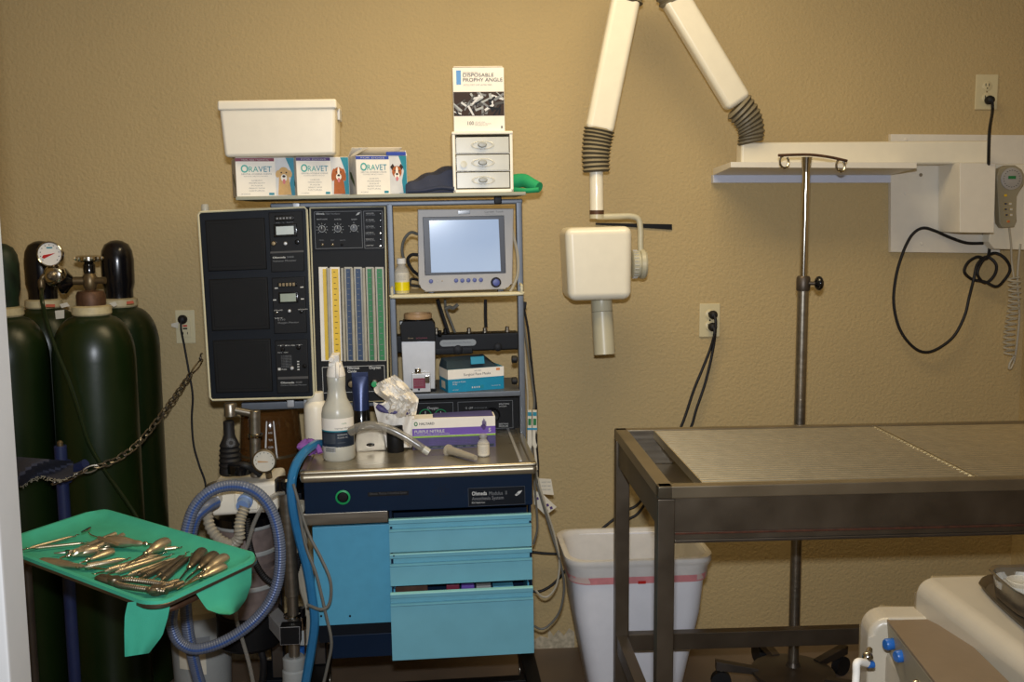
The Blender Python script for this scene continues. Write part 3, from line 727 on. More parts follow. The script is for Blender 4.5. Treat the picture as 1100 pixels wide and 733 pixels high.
# worktop
b = CM(); a, c = A(321, 506, YF), A(577, 499, YF); ZT = (A(450, 502, YF)).z
x0, x1 = a.x, c.x
b.box(x0, x1, YF, YB, ZT-.034, ZT-.006, 'worktop_steel', .012, 3)
b.box(x0+.018, x1-.018, YF+.018, YB-.002, ZT-.012, ZT-.004, 'worktop_steel', .003)
for (u0, u1, v0, v1) in ((x0, x1, YF, YF+.02), (x0, x0+.02, YF, YB), (x1-.02, x1, YF, YB)): b.box(u0, u1, v0, v1, ZT-.012, ZT, 'worktop_steel', .005, 3)
part('worktop', b, K, 'brushed steel worktop with raised rim')
ZS = ZT-.004
b = CM(); a_ = x1-.045; b.hexa([(a_, YF+.03, ZS), (a_+.008, YF+.03, ZS), (a_+.008, YB-.04, ZS), (a_, YB-.04, ZS), (a_, YF+.03, ZS+.004), (a_+.008, YF+.03, ZS+.004), (a_+.008, YB-.04, ZS+.004), (a_, YB-.04, ZS+.004)], 'aluminium', .001); part('rim_strip', b, K)
# navy console below it
b = CM(); yc = YF+.012
X0, X1, Zb, Zt = cbox(b, 326.5, 512, 572, 548, yc, .45, 'navy', .003)
o1 = b
b2 = CM()
part('console', b, K)
b = CM(); g = A(368.5, 534, yc); b.lathe([(.0165, 0), (.0195, .003), (.0195, .006), (.015, .008), (.0145, .004)], g, 'green_ring', (0, -1, 0), 28, cap=False)
b.lathe([(.0145, .001), (.012, .005), (0, .006)], g, 'black', (0, -1, 0), 24); part('master_switch', b, K, 'round green ringed switch')
b = CM(); cbox(b, 395, 528.5, 439, 533, yc-.001, .001, 'black'); ctext(b, 'Ohmeda  Modulus II Anesthesia System', 397, 532, 2.6, yc-.001, 'print_dark', 40); part('data_plate', b, K)
b = CM(); cbox(b, 503, 523.5, 564, 543, yc-.0012, .0012, 'slate'); outline(b, 503, 523.5, 564, 543, yc-.0012, 'frame_grey', .0006)
ctext(b, 'Ohmeda', 507, 532.5, 4.0, yc-.0014, 'print_white', 16, True); ctext(b, 'Modulus  II', 525.5, 532.2, 4.0, yc-.0014, 'print_grey', 19)
ctext(b, 'Anesthesia System', 507, 537.8, 3.8, yc-.0014, 'print_grey', 34); ctext(b, 'BOC Health Care', 507, 541.3, 1.8, yc-.0014, 'print_white', 14)
for q in ([(554, 531), (557, 528), (561, 527), (559, 530), (556, 532)], [(553, 532), (556, 529.6), (558, 531), (555, 533)]): pq(b, q, yc-.0022, .0006, 'print_white')
part('name_plate', b, K)
b = CM(); g = A(473, 526, yc); b.lathe([(.03, 0), (.03, .0008)], g, 'navy', (0, -1, 0), 28)
for k in range(3):
    for j in range(8): a_ = j*math.pi/4; q = g+V(((.006+.007*k)*math.cos(a_), -.0013, (.006+.007*k)*math.sin(a_))); b.lathe([(.0015, 0), (.0015, .0003)], q, 'shadow_gap', (0, -1, 0), 6)
part('speaker_grille', b, K)
b = CM(); cbox(b, 325, 550.5, 417, 563.5, yc+.004, .3, 'steel', .003); part('steel_rail', b, K)
# blue side panel, carcass, lower rail
ys = YF+.05
b = CM(); cbox(b, 337.5, 565, 421, 671, ys, .02, 'sky_blue', .002)
for px, py in ((345, 662), (376, 662)):
    q = A(px, py, ys); b.cyl(q, q+V((0, -.002, 0)), .003, 'black', n=8)
part('side_panel', b, K)
b = CM(); a, c = A(337, 600, ys+.02), A(571, 600, YF+.03)
zb_, zt_ = A(490, 704, YF).z+.004, Zb-.002
b.box(a.x+.004, A(419, 600, YF).x+.008, ys+.022, .2, zb_+.02, zt_, 'slate'); b.box(A(419, 600, YF).x+.004, c.x, YF+.14, .2, zb_, zt_, 'navy')
for q in (A(420.5, 600, YF).x, c.x-.004): b.box(q-.002, q+.004, YF+.02, YF+.06, zb_, zt_, 'navy')
part('carcass', b, K)
b = CM(); cbox(b, 352, 672, 421, 681, YF+.09, .2, 'steel', .002); part('lower_strip', b, K)
b = CM(); cbox(b, 356, 681.5, 430, 706.5, YF+.07, .05, 'navy', .003); part('lower_rail', b, K)
# drawers
def drawer(l, r_, t_, bt, yf, ledge, label, openbox=False):
    a, c = A(l, (t_+bt)/2, yf), A(r_, (t_+bt)/2, yf); z1, z0 = A((l+r_)/2, t_, yf).z, A((l+r_)/2, bt, yf).z
    b = CM(); pf = [(yf+.03, z0), (yf, z0), (yf, z1-.034), (yf-.004, z1-.031), (yf-.004, z1-.028), (yf+.009, z1-.026), (yf+.007, z1-.014), (yf-.001, z1-.010), (yf-.002, z1), (yf+.012, z1), (yf+.013, z1-.02), (yf+.03, z1-.022)]
    b.prism([(a.x, p_[0], p_[1]) for p_ in pf], (c.x-a.x, 0, 0), 'teal_blue', .0008)
    o = part('drawer', b, K, label)
    b = CM(); b.box(a.x, c.x, yf-.003, yf+.012, z1-.001, z1+.0025, 'teal_light', .001); part('top_lip', b, o)
    if openbox:
        b = CM()
        for q in ((a.x+.008, a.x+.012, yf+.03, yf+.3), (c.x-.012, c.x-.008, yf+.03, yf+.3)): b.box(q[0], q[1], q[2], q[3], z0+.02, z1+.004, 'sky_blue')
        b.box(a.x+.008, c.x-.008, yf+.03, yf+.3, z0+.02, z0+.024, 'sky_blue'); part('drawer_box', b, o)
    return a.x, c.x, z0, z1
drawer(418, 571, 556, 590.5, YF+.012, 1, 'upper shallow blue drawer')
drawer(419, 571.7, 593, 626.5, YF+.014, 1, 'middle shallow blue drawer')
dx, dX, dz, dZ = drawer(420.3, 573.3, 635.5, 706, YF-.012, 1, 'deep blue bottom drawer, ajar', True)
b = CM(); b.lathe([(.0022, 0), (.0022, .001)], A(423, 597.5, YF+.01), 'black', (0, -1, 0), 8); part('lock_hole', b, K)
# base: side rails and casters
for px in (342, 568):
    b = CM(); q = A(px, 705, .1).x
    b.box(q-.022, q+.022, -.22, .3, .10, .16, 'black', .006); b.box(q-.02, q+.02, .14, .2, .16, zb_+.04, 'dark_steel', .004); o = part('base_rail', b, K)
    for yy in (-.2, .27):
        b = CM(); b.cyl((q-.014, yy, .05), (q+.014, yy, .05), .05, 'rubber', n=24); b.cyl((q-.016, yy, .05), (q+.016, yy, .05), .02, 'steel', n=14); b.cyl((q, yy, .08), (q, yy, .105), .012, 'steel'); part('caster', b, o)
b = CM(); b.box(A(342, 705, .1).x, A(568, 705, .1).x, -.02, .02, .105, .15, 'black', .004); part('cross_rail', b, K)
# rack
YR = .12
b = CM(); zr = A(450, 219, YR).z
for px, lo in ((421, 466), (559, 466)):
    q = A(px, 300, YR).x; z0 = ZT-.02
    b.box(q-.009, q+.009, YR, YR+.03, z0, zr+.004, 'frame_grey', .003)
b.box(A(290, 219, YR).x, A(561.5, 219, YR).x, YR, YR+.03, zr-.006, zr+.009, 'frame_grey', .004)
q = A(345, 300, YR).x; b.box(q-.009, q+.009, YR+.05, YR+.08, ZT-.02, zr, 'frame_grey', .003)
b.box(A(259, 434, YR).x, A(424, 434, YR).x, YR, YR+.03, A(330, 439, YR).z, A(330, 431, YR).z, 'frame_grey', .003)
part('rack_frame', b, K, 'grey metal tube frame')
for px, py in ((318, 222), (312, 433), (330, 432), (535, 214)):
    b = CM(); cbox(b, px-4, py-4, px+4, py+5, YR-.012, .02, 'black' if px > 500 else 'aluminium', .003); part('bracket', b, K)
# top shelf
YS = .0
b = CM(); x0s, x1s = A(253, 212, YS).x, A(565, 208, YS).x; zs = A(410, 208.6, YS).z
b.box(x0s, x1s, YS, YS+.34, zs-.010, zs, 'shelf_edge', .002); part('top_shelf', b, K, 'beige laminated top shelf')
ZSH = zs
# middle shelf (monitor), lower shelf
YM = .08
b = CM(); x0m, x1m = A(421, 317, YM).x, A(560.5, 317, YM).x; zm = A(490, 315.5, YM).z
b.box(x0m, x1m, YM, YM+.24, zm-.005, zm, 'beige', .001)
b.tube([(x0m, YM+.1, zm+.02), (x0m, YM+.01, zm+.02), (x0m, YM, zm+.012), (x0m+.001, YM, zm), (x0m+.01, YM, zm-.006), ((x0m+x1m)/2, YM, zm-.006), (x1m-.01, YM, zm-.006), (x1m-.001, YM, zm), (x1m, YM, zm+.012), (x1m, YM+.01, zm+.02), (x1m, YM+.1, zm+.02)], .0042, 'beige', 8, 4)
part('monitor_shelf', b, K, 'beige shelf with rounded wire rim')
YL = .10
b = CM(); x0l, x1l = A(424, 426, YL).x, A(559.5, 424, YL).x; zl = A(500, 421.8, YL).z
b.box(x0l, x1l, YL, YL+.26, zl-.016, zl, 'frame_grey', .002); part('lower_shelf', b, K)
ZL = zl; ZM = zm
# console with dials behind the gloves box
YP = .2
b = CM(); cbox(b, 424, 427, 558, 468, YP, .08, 'panel_black', .003)
outline(b, 438, 433, 487, 458, YP); outline(b, 492, 431, 551, 461, YP)
ctext(b, 'Oxygen', 459, 440, 2.8, YP, 'print_white', 12)
ctext(b, 'O  OFF', 500, 439.5, 1.8, YP, 'print_white', 8); ctext(b, 'OXYGEN MONITOR', 509, 439, 1.0, YP, 'print_grey', 14)
ctext(b, 'BREATHING', 536, 435, 1.6, YP, 'print_white', 11); ctext(b, 'SYSTEM', 536, 437.6, 1.6, YP, 'print_white', 8)
ctext(b, 'BREATHING', 536, 456.5, 1.6, YP, 'print_white', 10); ctext(b, 'PRESSURE', 536, 459, 1.6, YP, 'print_white', 10)
part('dial_panel', b, K)
for px in (457, 473.5):
    b = CM(); g = A(px, 446, YP); b.lathe([(.019, 0), (.019, .003), (.017, .004), (.016, .002)], g, 'green_ring', (0, -1, 0), 24, cap=False); b.lathe([(.0165, .001), (0, .0015)], g, 'panel_black', (0, -1, 0), 24)
    b.box(g.x-.001, g.x+.001, g.y-.003, g.y-.002, g.z-.002, g.z+.012, 'print_white'); part('supply_gauge', b, K)
b = CM(); g = A(529, 446, YP); b.lathe([(.024, 0), (.024, .003), (.02, .006), (.02, .014), (.018, .016), (0, .016)], g, 'black', (0, -1, 0), 30)
b.box(g.x-.003, g.x+.003, g.y-.019, g.y-.015, g.z-.018, g.z+.018, 'panel_black', .001)
for k in range(12): a_ = R(-40+k*24); q = g+V((.021*math.cos(a_), -.0045, .021*math.sin(a_))); b.box(q.x-.0008, q.x+.0008, q.y, q.y+.0006, q.z-.0008, q.z+.0008, 'print_white')
part('selector_dial', b, K)
# vaporizer manifold bar
YV = .24
b = CM(); cbox(b, 421, 359, 557.5, 378, YV, .06, 'black', .006)
cbox(b, 466, 374, 508, 381, YV-.001, .03, 'black', .003)
o = part('manifold_bar', b, K, 'black bar with steel port pegs')
for px, py in ((469, 355), (504, 355), (521, 354.5), (545, 353.5), (478.5, 356)):
    b = CM(); g = A(px, py+6, YV+.02); b.lathe([(.009, 0), (.009, .014), (.0065, .015), (.0065, .024), (.004, .026)], g, 'steel' if px != 478.5 else 'black', n=14); part('port_peg', b, o)
b = CM(); g0, g1 = A(476, 369, YV-.001), A(508, 368, YV-.001); hh = .010
b.prism([V((g0.x-hh*math.sin(t_), g0.y, g0.z+hh*math.cos(t_))) for t_ in [i*math.pi/8 for i in range(9)]]+[V((g1.x+hh*math.sin(t_), g1.y, g1.z-hh*math.cos(t_))) for t_ in [i*math.pi/8 for i in range(9)]], (0, .002, 0), 'pail_grey')
ctext(b, 'Ohmeda Selectatec Manifold', 476, 369.6, 1.8, YV-.0015, 'print_grey', 30); part('label_plate', b, o, 'pale rounded label')
b = CM(); g = A(535, 373, YV-.001); b.lathe([(.013, 0), (.013, .003), (.008, .006)], g, 'rubber', (0, -1, 0), 18); part('round_lock', b, o); b = CM(); g = A(492, 376, YV-.001); b.lathe([(.015, 0), (.015, .003), (.008, .006)], g, 'rubber', (0, -1, 0), 18); part('round_lock', b, o)
for py in (386, 409):
    b = CM(); g = A(556, py, YR+.01); b.lathe([(.006, 0), (.011, .003), (.011, .016), (.009, .018)], g+V((0, 0, 0)), 'rubber', (-1, 0, 0), 14); part('side_knob', b, K)
# flow meter housing
YW = .06
b = CM(); q = [(332, 224), (339, 433), (417.5, 432), (413.5, 221)]
pq(b, q, YW+.004, .16, 'panel_black', .004)
part('flowmeter_housing', b, K)
b = CM()                                     # beige edge trim
tr = [A(px, py, YW+.001) for px, py in ((333, 223.5), (340, 432.5), (417.2, 431), (413.5, 222), (333, 223.5))]
b.tube(tr, .0024, 'beige', 6, 1); part('edge_trim', b, K)
b = CM(); pq(b, [(336.5, 226), (337.5, 269.5), (414, 267.5), (413, 224.5)], YW, .006, 'panel_black', .002)
outline(b, 338, 227, 389, 267, YW, 'print_grey'); outline(b, 391, 226.5, 411.5, 267, YW, 'print_grey')
ctext(b, 'Ohmeda', 339.5, 230.8, 2.0, YW, 'print_white', 9, True); ctext(b, '7000 Ventilator', 349.5, 230.8, 2.0, YW, 'print_grey', 16)
pq(b, [(382, 231.5), (384.5, 228.5), (387, 228), (385.5, 230.5)], YW-.0008, .0006, 'print_white')
for k, s_ in enumerate(('MINUTE VOLUME', 'RATE', 'I:E RATIO')): ctext(b, s_, (340.5, 359.5, 377.5)[k], 236.4, 1.2, YW, 'print_white', (11, 7, 6)[k])
for k, s_ in enumerate(('POWER', 'TEST', 'MANUAL CYCLE')): ctext(b, s_, (343, 355, 365)[k], 258.8, 1.2, YW, 'print_grey', (5, 4, 6)[k])
for k, s_ in enumerate((('VENTILATOR', 'POWER'), ('SET VOLUME', 'NOT DELIVERED'), ('LOW OXYGEN', 'SUPPLY PRESSURE'), ('LOW AIRWAY', 'PRESSURE'), ('MANUAL CYCLE', 'LESS THAN RATE'), ('LAMP TEST', ''))):
    py = 230+6.9*k; ctext(b, s_[0], 393, py, 1.2, YW, 'print_white', 8.5)
    if s_[1]: ctext(b, s_[1], 393, py+1.7, 1.2, YW, 'print_grey', 10)
o = part('ventilator_control', b, K, 'black control panel with three dials')
for px, py, n_ in ((346, 246, 9), (363, 245.8, 9), (380.2, 245, 5)):
    b = CM(); g = A(px, py, YW); b.lathe([(.0095, 0), (.0095, .003), (.0075, .008), (.0075, .012), (0, .012)], g, 'gloss_black', (0, -1, 0), 22)
    b.lathe([(.0098, .0), (.0098, .0042), (.0082, .0042)], g, 'print_white', (0, -1, 0), 22, cap=False)
    b.box(g.x-.0008, g.x+.0008, g.y-.0128, g.y-.011, g.z, g.z+.007, 'print_white')
    for k in range(n_):
        a_ = R(225-k*270/(n_-1)); d_ = V((math.cos(a_), 0, math.sin(a_))); q0 = g+d_*.0125+V((0, -.0006, 0)); q1 = g+d_*.0165+V((0, -.0006, 0)); n2 = V((-d_.z, 0, d_.x))*.0005
        b.poly([q0-n2, q1-n2, q1+n2, q0+n2], 'print_white')
    part('dial', b, o)
for px, py in ((346.5, 263), (357.5, 263), (367.3, 263)):
    b = CM(); g = A(px, py, YW); b.lathe([(.004, 0), (.004, .002), (.0018, .003), (.0014, .008), (0, .0085)], g, 'chrome' if px < 360 else 'black', (0, -1, 0), 10); part('toggle', b, o)
for k in range(6):
    b = CM(); g = A(408.5, 230+6.9*k, YW); b.lathe([(.003, 0), (.003, .0015), (0, .002)], g, 'gloss_black' if k not in (3, 5) else 'chrome', (0, -1, 0), 10); part('indicator', b, o)
# six flow tubes with coloured scales
sets = [(343.5, 350.6, 'yellow', 'paper_white', False), (355.6, 363.6, 'yellow', 'paper_white', True), (371, 377, 'blue_scale', 'tube_clear', True), (381.3, 387.5, 'blue_scale', 'tube_clear', True), (394, 400.2, 'green_scale', 'tube_clear', True), (404.2, 410.8, 'green_scale', 'tube_clear', True)]
for i, (l, r_, m_, back, ticks) in enumerate(sets):
    sl = .030
    def X_(px, py): return px+(py-287)*.030
    b = CM(); y0 = YW+.002
    pq(b, [(X_(l-1.2, 287), 287), (X_(l-1.2, 388), 388), (X_(r_+1.2, 388), 388), (X_(r_+1.2, 287), 287)], y0, .004, back)
    pq(b, [(X_(l+(3 if i == 0 else .4), 289), 289), (X_(l+(3 if i == 0 else .4), 387), 387), (X_(r_-.4, 387), 387), (X_(r_-.4, 289), 289)], y0-.0014, .002, m_)
    if ticks:
        for k in range(16):
            py = 292+k*6; pm = X_((l+r_)/2, py); pq(b, [(pm-1.6, py), (pm-1.6, py+.6), (pm+(1.6 if k % 2 else .4), py+.6), (pm+(1.6 if k % 2 else .4), py)], y0-.0018, .0004, 'black' if i < 2 else 'print_grey')
    o = part('flow_scale', b, K, {0: 'plain yellow and white flow scale', 1: 'yellow flow scale', 2: 'blue flow scale', 3: 'blue flow scale', 4: 'green flow scale', 5: 'green flow scale'}[i])
    b = CM(); pc_ = (l-3.6) if i else (r_+2.2)
    b.cyl(A(X_(pc_, 388), 388, y0-.004), A(X_(pc_, 288), 288, y0-.004), .0045, 'tube_clear', n=12)
    part('flow_tube', b, K)
b = CM(); outline(b, 346.5, 393.5, 413.5, 421.5, YW+.003, 'print_white', .0012, .001)
ctext(b, 'Air', 354.5, 399, 2.8, YW+.002, 'print_white', 5); ctext(b, 'Nitrous', 373.5, 397, 2.8, YW+.002, 'print_white', 12.5, True); ctext(b, 'Oxide', 373.5, 400.6, 2.8, YW+.002, 'print_white', 9.5, True)
ctext(b, 'Oxygen', 396.5, 396.6, 2.8, YW+.002, 'print_white', 12.5, True); part('gas_control_panel', b, K)
for px, m_ in ((358, 'ivory'), (378, 'brass'), (402.5, 'green_ring')):
    b = CM(); g = A(px, 411.5, YW+.004); b.lathe([(.013, 0), (.0135, .004), (.0125, .022), (.009, .024)], g, 'panel_black' if px < 400 else 'chrome', (0, -1, 0), 20); b.lathe([(.0085, .024), (.0085, .026), (0, .0265)], g, m_, (0, -1, 0), 16); part('gas_knob', b, K)
# ventilator and monitor cabinet, a little skewed to the rack
cor = {'tl': (212.8, 228), 'tr': (329.5, 222.5), 'br': (337.5, 427), 'bl': (226, 430)}
def cq(u, v): return (cor['tl'][0]*(1-u)*(1-v)+cor['tr'][0]*u*(1-v)+cor['bl'][0]*(1-u)*v+cor['br'][0]*u*v, cor['tl'][1]*(1-u)*(1-v)+cor['tr'][1]*u*(1-v)+cor['bl'][1]*(1-u)*v+cor['br'][1]*u*v)
YC = .02
def cell(b, u0, v0, u1, v1, y, th, m, bev=0): pq(b, [cq(u0, v0), cq(u0, v1), cq(u1, v1), cq(u1, v0)], y, th, m, bev)
def ctx(b, s, u, v, hv, wu, m='print_white', y=YC-.001, bold=False):
    p0, p1 = A(*cq(u, v), y), A(*cq(u+wu, v), y); p2 = A(*cq(u, v-hv), y)
    b.text(s, p0+V((0, -.0008, 0)), (p2-p0).length, m, right=p1-p0, upv=p2-p0, w=(p1-p0).length, bold=bold)
b = CM(); cell(b, 0, 0, 1, 1, YC+.004, .2, 'slate', .006)
b.tube([A(*cq(u, v), YC+.004) for u, v in ((.02, 0), (.98, 0), (1, .015), (1, .985), (.98, 1), (.02, 1), (0, .985), (0, .015), (.02, 0))], .0032, 'beige', 6, 1)
part('monitor_cabinet', b, K, 'black cabinet with beige edge, three blank panels and three modules')
for v0, v1 in ((.045, .318), (.36, .635), (.685, .965)):
    b = CM(); cell(b, .055, v0, .605, v1, YC-.004, .01, 'blank_black', .005); cell(b, .085, v0+.02, .575, v1-.02, YC-.0048, .004, 'blank_black', .002); part('blank_panel', b, K)
# module 1
def module(v0, v1, kind):
    b = CM(); cell(b, .645, v0, .955, v1, YC-.004, .01, 'panel_black', .003)
    H_ = v1-v0; o_v = lambda f: v0+f*H_
    if kind == 0:
        ctx(b, 'Ohmeda', .665, o_v(.77), .009, .12, 'print_white', YC-.0042, True); ctx(b, '5420', .80, o_v(.77), .009, .06, 'print_grey', YC-.0042); ctx(b, 'Volume Monitor', .665, o_v(.83), .009, .22, 'print_grey', YC-.0042)
        ctx(b, 'mL  L  bpm', .71, o_v(.185), .005, .16, 'print_grey', YC-.0042); ctx(b, 'ALARM', .66, o_v(.51), .005, .05, 'print_grey', YC-.0042)
        cell(b, .645, o_v(.655), .955, o_v(.685), YC-.005, .003, 'print_dark')
    if kind == 1:
        ctx(b, '5120', .685, o_v(.765), .009, .07, 'print_grey', YC-.0042); ctx(b, 'Oxygen Monitor', .685, o_v(.82), .009, .2, 'print_grey', YC-.0042)
        for u, f in ((.67, .175), (.91, .175), (.65, .385), (.91, .385)): cell(b, u, o_v(f), u+.03, o_v(f+.02), YC-.0046, .001, 'print_white')
        ctx(b, 'LOW ALARM', .655, o_v(.59), .006, .08, 'print_white', YC-.0042); ctx(b, 'HIGH ALARM', .88, o_v(.59), .006, .09, 'print_white', YC-.0042); ctx(b, 'SET', .655, o_v(.73), .005, .08, 'print_white', YC-.0042)
    if kind == 2:
        ctx(b, 'Ohmeda', .685, o_v(.815), .009, .13, 'print_white', YC-.0042, True); ctx(b, '6000', .83, o_v(.815), .009, .06, 'print_grey', YC-.0042)
        ctx(b, 'Carbon Dioxide Monitor', .685, o_v(.86), .007, .25, 'print_grey', YC-.0042); cell(b, .66, o_v(.69), .95, o_v(.735), YC-.005, .003, 'print_dark')
        for k in range(9): ctx(b, 'CALIBRATE', .70, o_v(.30+.027*k), .004, .1, 'print_grey', YC-.0042)
        ctx(b, 'TEST', .67, o_v(.11), .005, .24, 'print_white', YC-.0042); ctx(b, 'ON  OFF', .67, o_v(.24), .005, .1, 'print_white', YC-.0042); cell(b, .665, o_v(.52), .69, o_v(.565), YC-.005, .002, 'print_white'); ctx(b, 'PRESS', .70, o_v(.56), .006, .05, 'print_white', YC-.0042)
        for k in range(4): cell(b, .85, o_v(.40+.05*k), .87, o_v(.42+.05*k), YC-.005, .002, 'print_white')
    o = part('monitor_module', b, K)
    def dial(u, f, r_, m_='black', l_='button'):
        b = CM(); g = A(*cq(u, o_v(f)), YC-.004); b.lathe([(r_, 0), (r_, .003), (r_*.7, .006), (0, .0065)], g, m_, (0, -1, 0), 14); part(l_, b, o)
    if kind == 0:
        b = CM(); cell(b, .685, o_v(.20), .90, o_v(.42), YC-.008, .006, 'gloss_black', .003); cell(b, .705, o_v(.235), .875, o_v(.385), YC-.009, .003, 'lcd_pale', .001); part('display', b, o)
        b = CM(); cell(b, .70, o_v(.055), .875, o_v(.15), YC-.008, .006, 'gloss_black', .002); [cell(b, .715+.03*k, o_v(.09), .733+.03*k, o_v(.12), YC-.0086, .001, 'print_grey') for k in range(5)]; part('thumb_switch', b, o)
        dial(.79, .53, .0055, 'aluminium'); dial(.68, .52, .007, 'brass'); dial(.90, .51, .007, 'gloss_black')
    if kind == 1:
        b = CM(); cell(b, .70, o_v(.265), .885, o_v(.46), YC-.008, .006, 'gloss_black', .003); cell(b, .715, o_v(.285), .868, o_v(.44), YC-.009, .003, 'lcd_green', .001); part('display', b, o)
        b = CM(); cell(b, .70, o_v(.09), .88, o_v(.165), YC-.008, .006, 'gloss_black', .002); [cell(b, .712+.032*k, o_v(.10), .732+.032*k, o_v(.155), YC-.0086, .001, 'brass') for k in range(5)]; part('thumb_switch', b, o)
        dial(.80, .60, .005, 'aluminium'); dial(.68, .62, .004, 'chrome'); dial(.91, .62, .005, 'gloss_black')
    if kind == 2:
        dial(.72, .17, .006, 'gloss_black'); dial(.87, .15, .006, 'gloss_black'); dial(.80, .53, .0055, 'aluminium'); dial(.92, .50, .006, 'gloss_black')
module(.02, .335, 0); module(.365, .66, 1); module(.695, .975, 2)
b = CM(); g = A(220.5, 227, .1); b.lathe([(.011, 0), (.011, .015), (.009, .02)], g, 'frosted', n=16); part('end_cap', b, K)

# ================================================================ things on the cart
def on(px, py, z, yaw=0.0):             # frame standing on a level of the cart, at the point seen there
    q = atz(CART, px, py, z); return CART@T(q.x, q.y, z)@RZ(yaw)
def ony(px, y, z, yaw=0.0):
    q = at(CART, px, 366, y)            # first guess, then correct along the true height
    i = CART.inverted(); 
    lo = 0
    best = None
    for py in range(60, 740, 2):
        q = at(CART, px, py, y)
        if best is None or abs(q.z-z) < abs(best.z-z): best = q
    return CART@T(best.x, y, z)@RZ(yaw)
def wpx(px0, px1, y, py=300): return (A(px1, py, y)-A(px0, py, y)).x
def hpx(py0, py1, y, px=450): return (A(px, py0, y)-A(px, py1, y)).z
def btext(b, s, x, z, h, m, y, w_=None, center=False, bold=False): b.text(s, (x, y-.0006, z), h, m, w=w_, center=center, bold=bold)
# --- dental chew boxes
def chew_box(pxl, pxr, pside, ytop, ybot, label, stripe, dog, yaw, openf=False):
    y = .055; W = wpx(pxl, pxr, y, 190)*1.03; Hh = hpx(ytop, ybot, y, (pxl+pxr)/2); D_ = .12
    fr = ony(pxl, y, ZSH, yaw); t = thing('chew_box', label, 'box', fr, 'dental chew boxes')
    Hh = Hh
    b = MB(fr); b.box(0, W, 0, D_, 0, Hh, 'paper_white', .002)
    f = -.0005; sp = .66*W
    b.box(.0, sp*.98, f, 0, Hh*.9, Hh*.985, stripe); btext(b, 'TRIAL SIZE / CLINICAL' if dog == 0 else 'FOR DOGS', sp*.15, Hh*.92, Hh*.035, 'print_white', f, sp*.7)
    btext(b, 'O', sp*.13, Hh*.62, Hh*.19, 'logo_teal', f, sp*.19, bold=True); btext(b, 'RA', sp*.33, Hh*.63, Hh*.14, 'logo_teal', f, sp*.24); btext(b, 'VET', sp*.57, Hh*.63, Hh*.145, 'label_teal', f, sp*.34)
    btext(b, 'DENTAL HYGIENE CHEWS', sp*.14, Hh*.56, Hh*.035, 'print_grey', f, sp*.76); btext(b, 'FOR DOGS OVER FIFTY POUNDS', sp*.2, Hh*.51, Hh*.02, 'print_grey', f, sp*.6)
    for k, (s_, ww) in enumerate((('CHEWS', .27), ('FRESHENS BREATH', .4), ('PLAQUE', .28), ('PREVENTS TARTAR', .4), ('NATURAL', .4))): btext(b, s_, sp*.52, Hh*(.40-.065*k), Hh*.028, 'print_grey', f, sp*ww, True)
    btext(b, '14 CHEWS', sp*.12, Hh*.06, Hh*.025, 'print_grey', f, sp*.22); b.box(sp*.82, sp*.95, f, 0, Hh*.04, Hh*.1, 'label_teal')
    # picture half: grey to teal with a dog
    b.box(sp, W, f, 0, .002, Hh-.002, 'box_grey')
    b.poly([(W*.995, f-.0002, Hh*.99), (W*.84, f-.0002, Hh*.99), (W*.94, f-.0002, Hh*.6), (W*.84, f-.0002, .003), (W*.995, f-.0002, .003)], 'box_teal')
    cx, cz, r_ = W*.80, Hh*.58, W*.105
    base = ('skin_gold', 'dog_brown', 'paper_white')[dog]; ear = ('skin_gold', 'dog_brown', 'dog_dark')[dog]
    def ell(x, z, a, c_, m_, k, rot=0.0):
        b.poly([(x+a*math.cos(q)*math.cos(rot)-c_*math.sin(q)*math.sin(rot), f-.0003-.0002*k, z+a*math.cos(q)*math.sin(rot)+c_*math.sin(q)*math.cos(rot)) for q in [i*math.pi/10 for i in range(20)]], m_)
    b.poly([(cx-r_*1.0, f-.0004, .004), (cx-r_*.8, f-.0004, cz-r_*.6), (cx+r_*.8, f-.0004, cz-r_*.6), (cx+r_*1.15, f-.0004, .004)], base if dog != 2 else 'box_grey')
    if dog < 2:
        ell(cx-r_*.95, cz+(.0 if dog == 0 else -.3)*r_, r_*.36, r_*(.6 if dog == 0 else 1.15), 'dog_brown' if dog else 'skin_gold', 1, -.15); ell(cx+r_*.95, cz+(.0 if dog == 0 else -.3)*r_, r_*.36, r_*(.6 if dog == 0 else 1.15), 'dog_brown' if dog else 'skin_gold', 1, .15)
    else:
        for s_ in (-1, 1): b.poly([(cx+s_*r_*.25, f-.0006, cz+r_*.7), (cx+s_*r_*.75, f-.0006, cz+r_*1.5), (cx+s_*r_*1.25, f-.0006, cz+r_*.9), (cx+s_*r_*.9, f-.0006, cz+r_*.3)], 'dog_dark')
    ell(cx, cz, r_*.92, r_*1.1, base if dog < 2 else 'dog_brown', 2)
    if dog == 1: ell(cx, cz+r_*.2, r_*.2, r_*.9, 'paper_white', 3)
    if dog == 2: ell(cx, cz, r_*.25, r_*1.0, 'paper_white', 3)
    ell(cx, cz-r_*.65, r_*.5, r_*.6, ('paper_white', 'paper_white', 'paper_white')[dog], 4)
    ell(cx, cz-r_*.40, r_*.26, r_*.2, 'dog_dark', 5); ell(cx, cz-r_*1.25, r_*.24, r_*.42, 'pink', 5)
    for s_ in (-1, 1): ell(cx+s_*r_*.4, cz+r_*.2, r_*.13, r_*.13, 'dog_dark', 5)
    # side with the green chew
    b.poly([(f, .01, .004), (f, D_-.01, .004), (f, D_-.01, Hh-.004), (f, .01, Hh-.004)], 'box_grey')
    b.poly([(f*1.5, .02+.03*q_[0], Hh*.2+q_[1]*Hh) for q_ in ((0, 0), (2, .25), (2.3, .42), (1.6, .4), (.2, .15))], 'bone_green')
    part('carton', b, t)
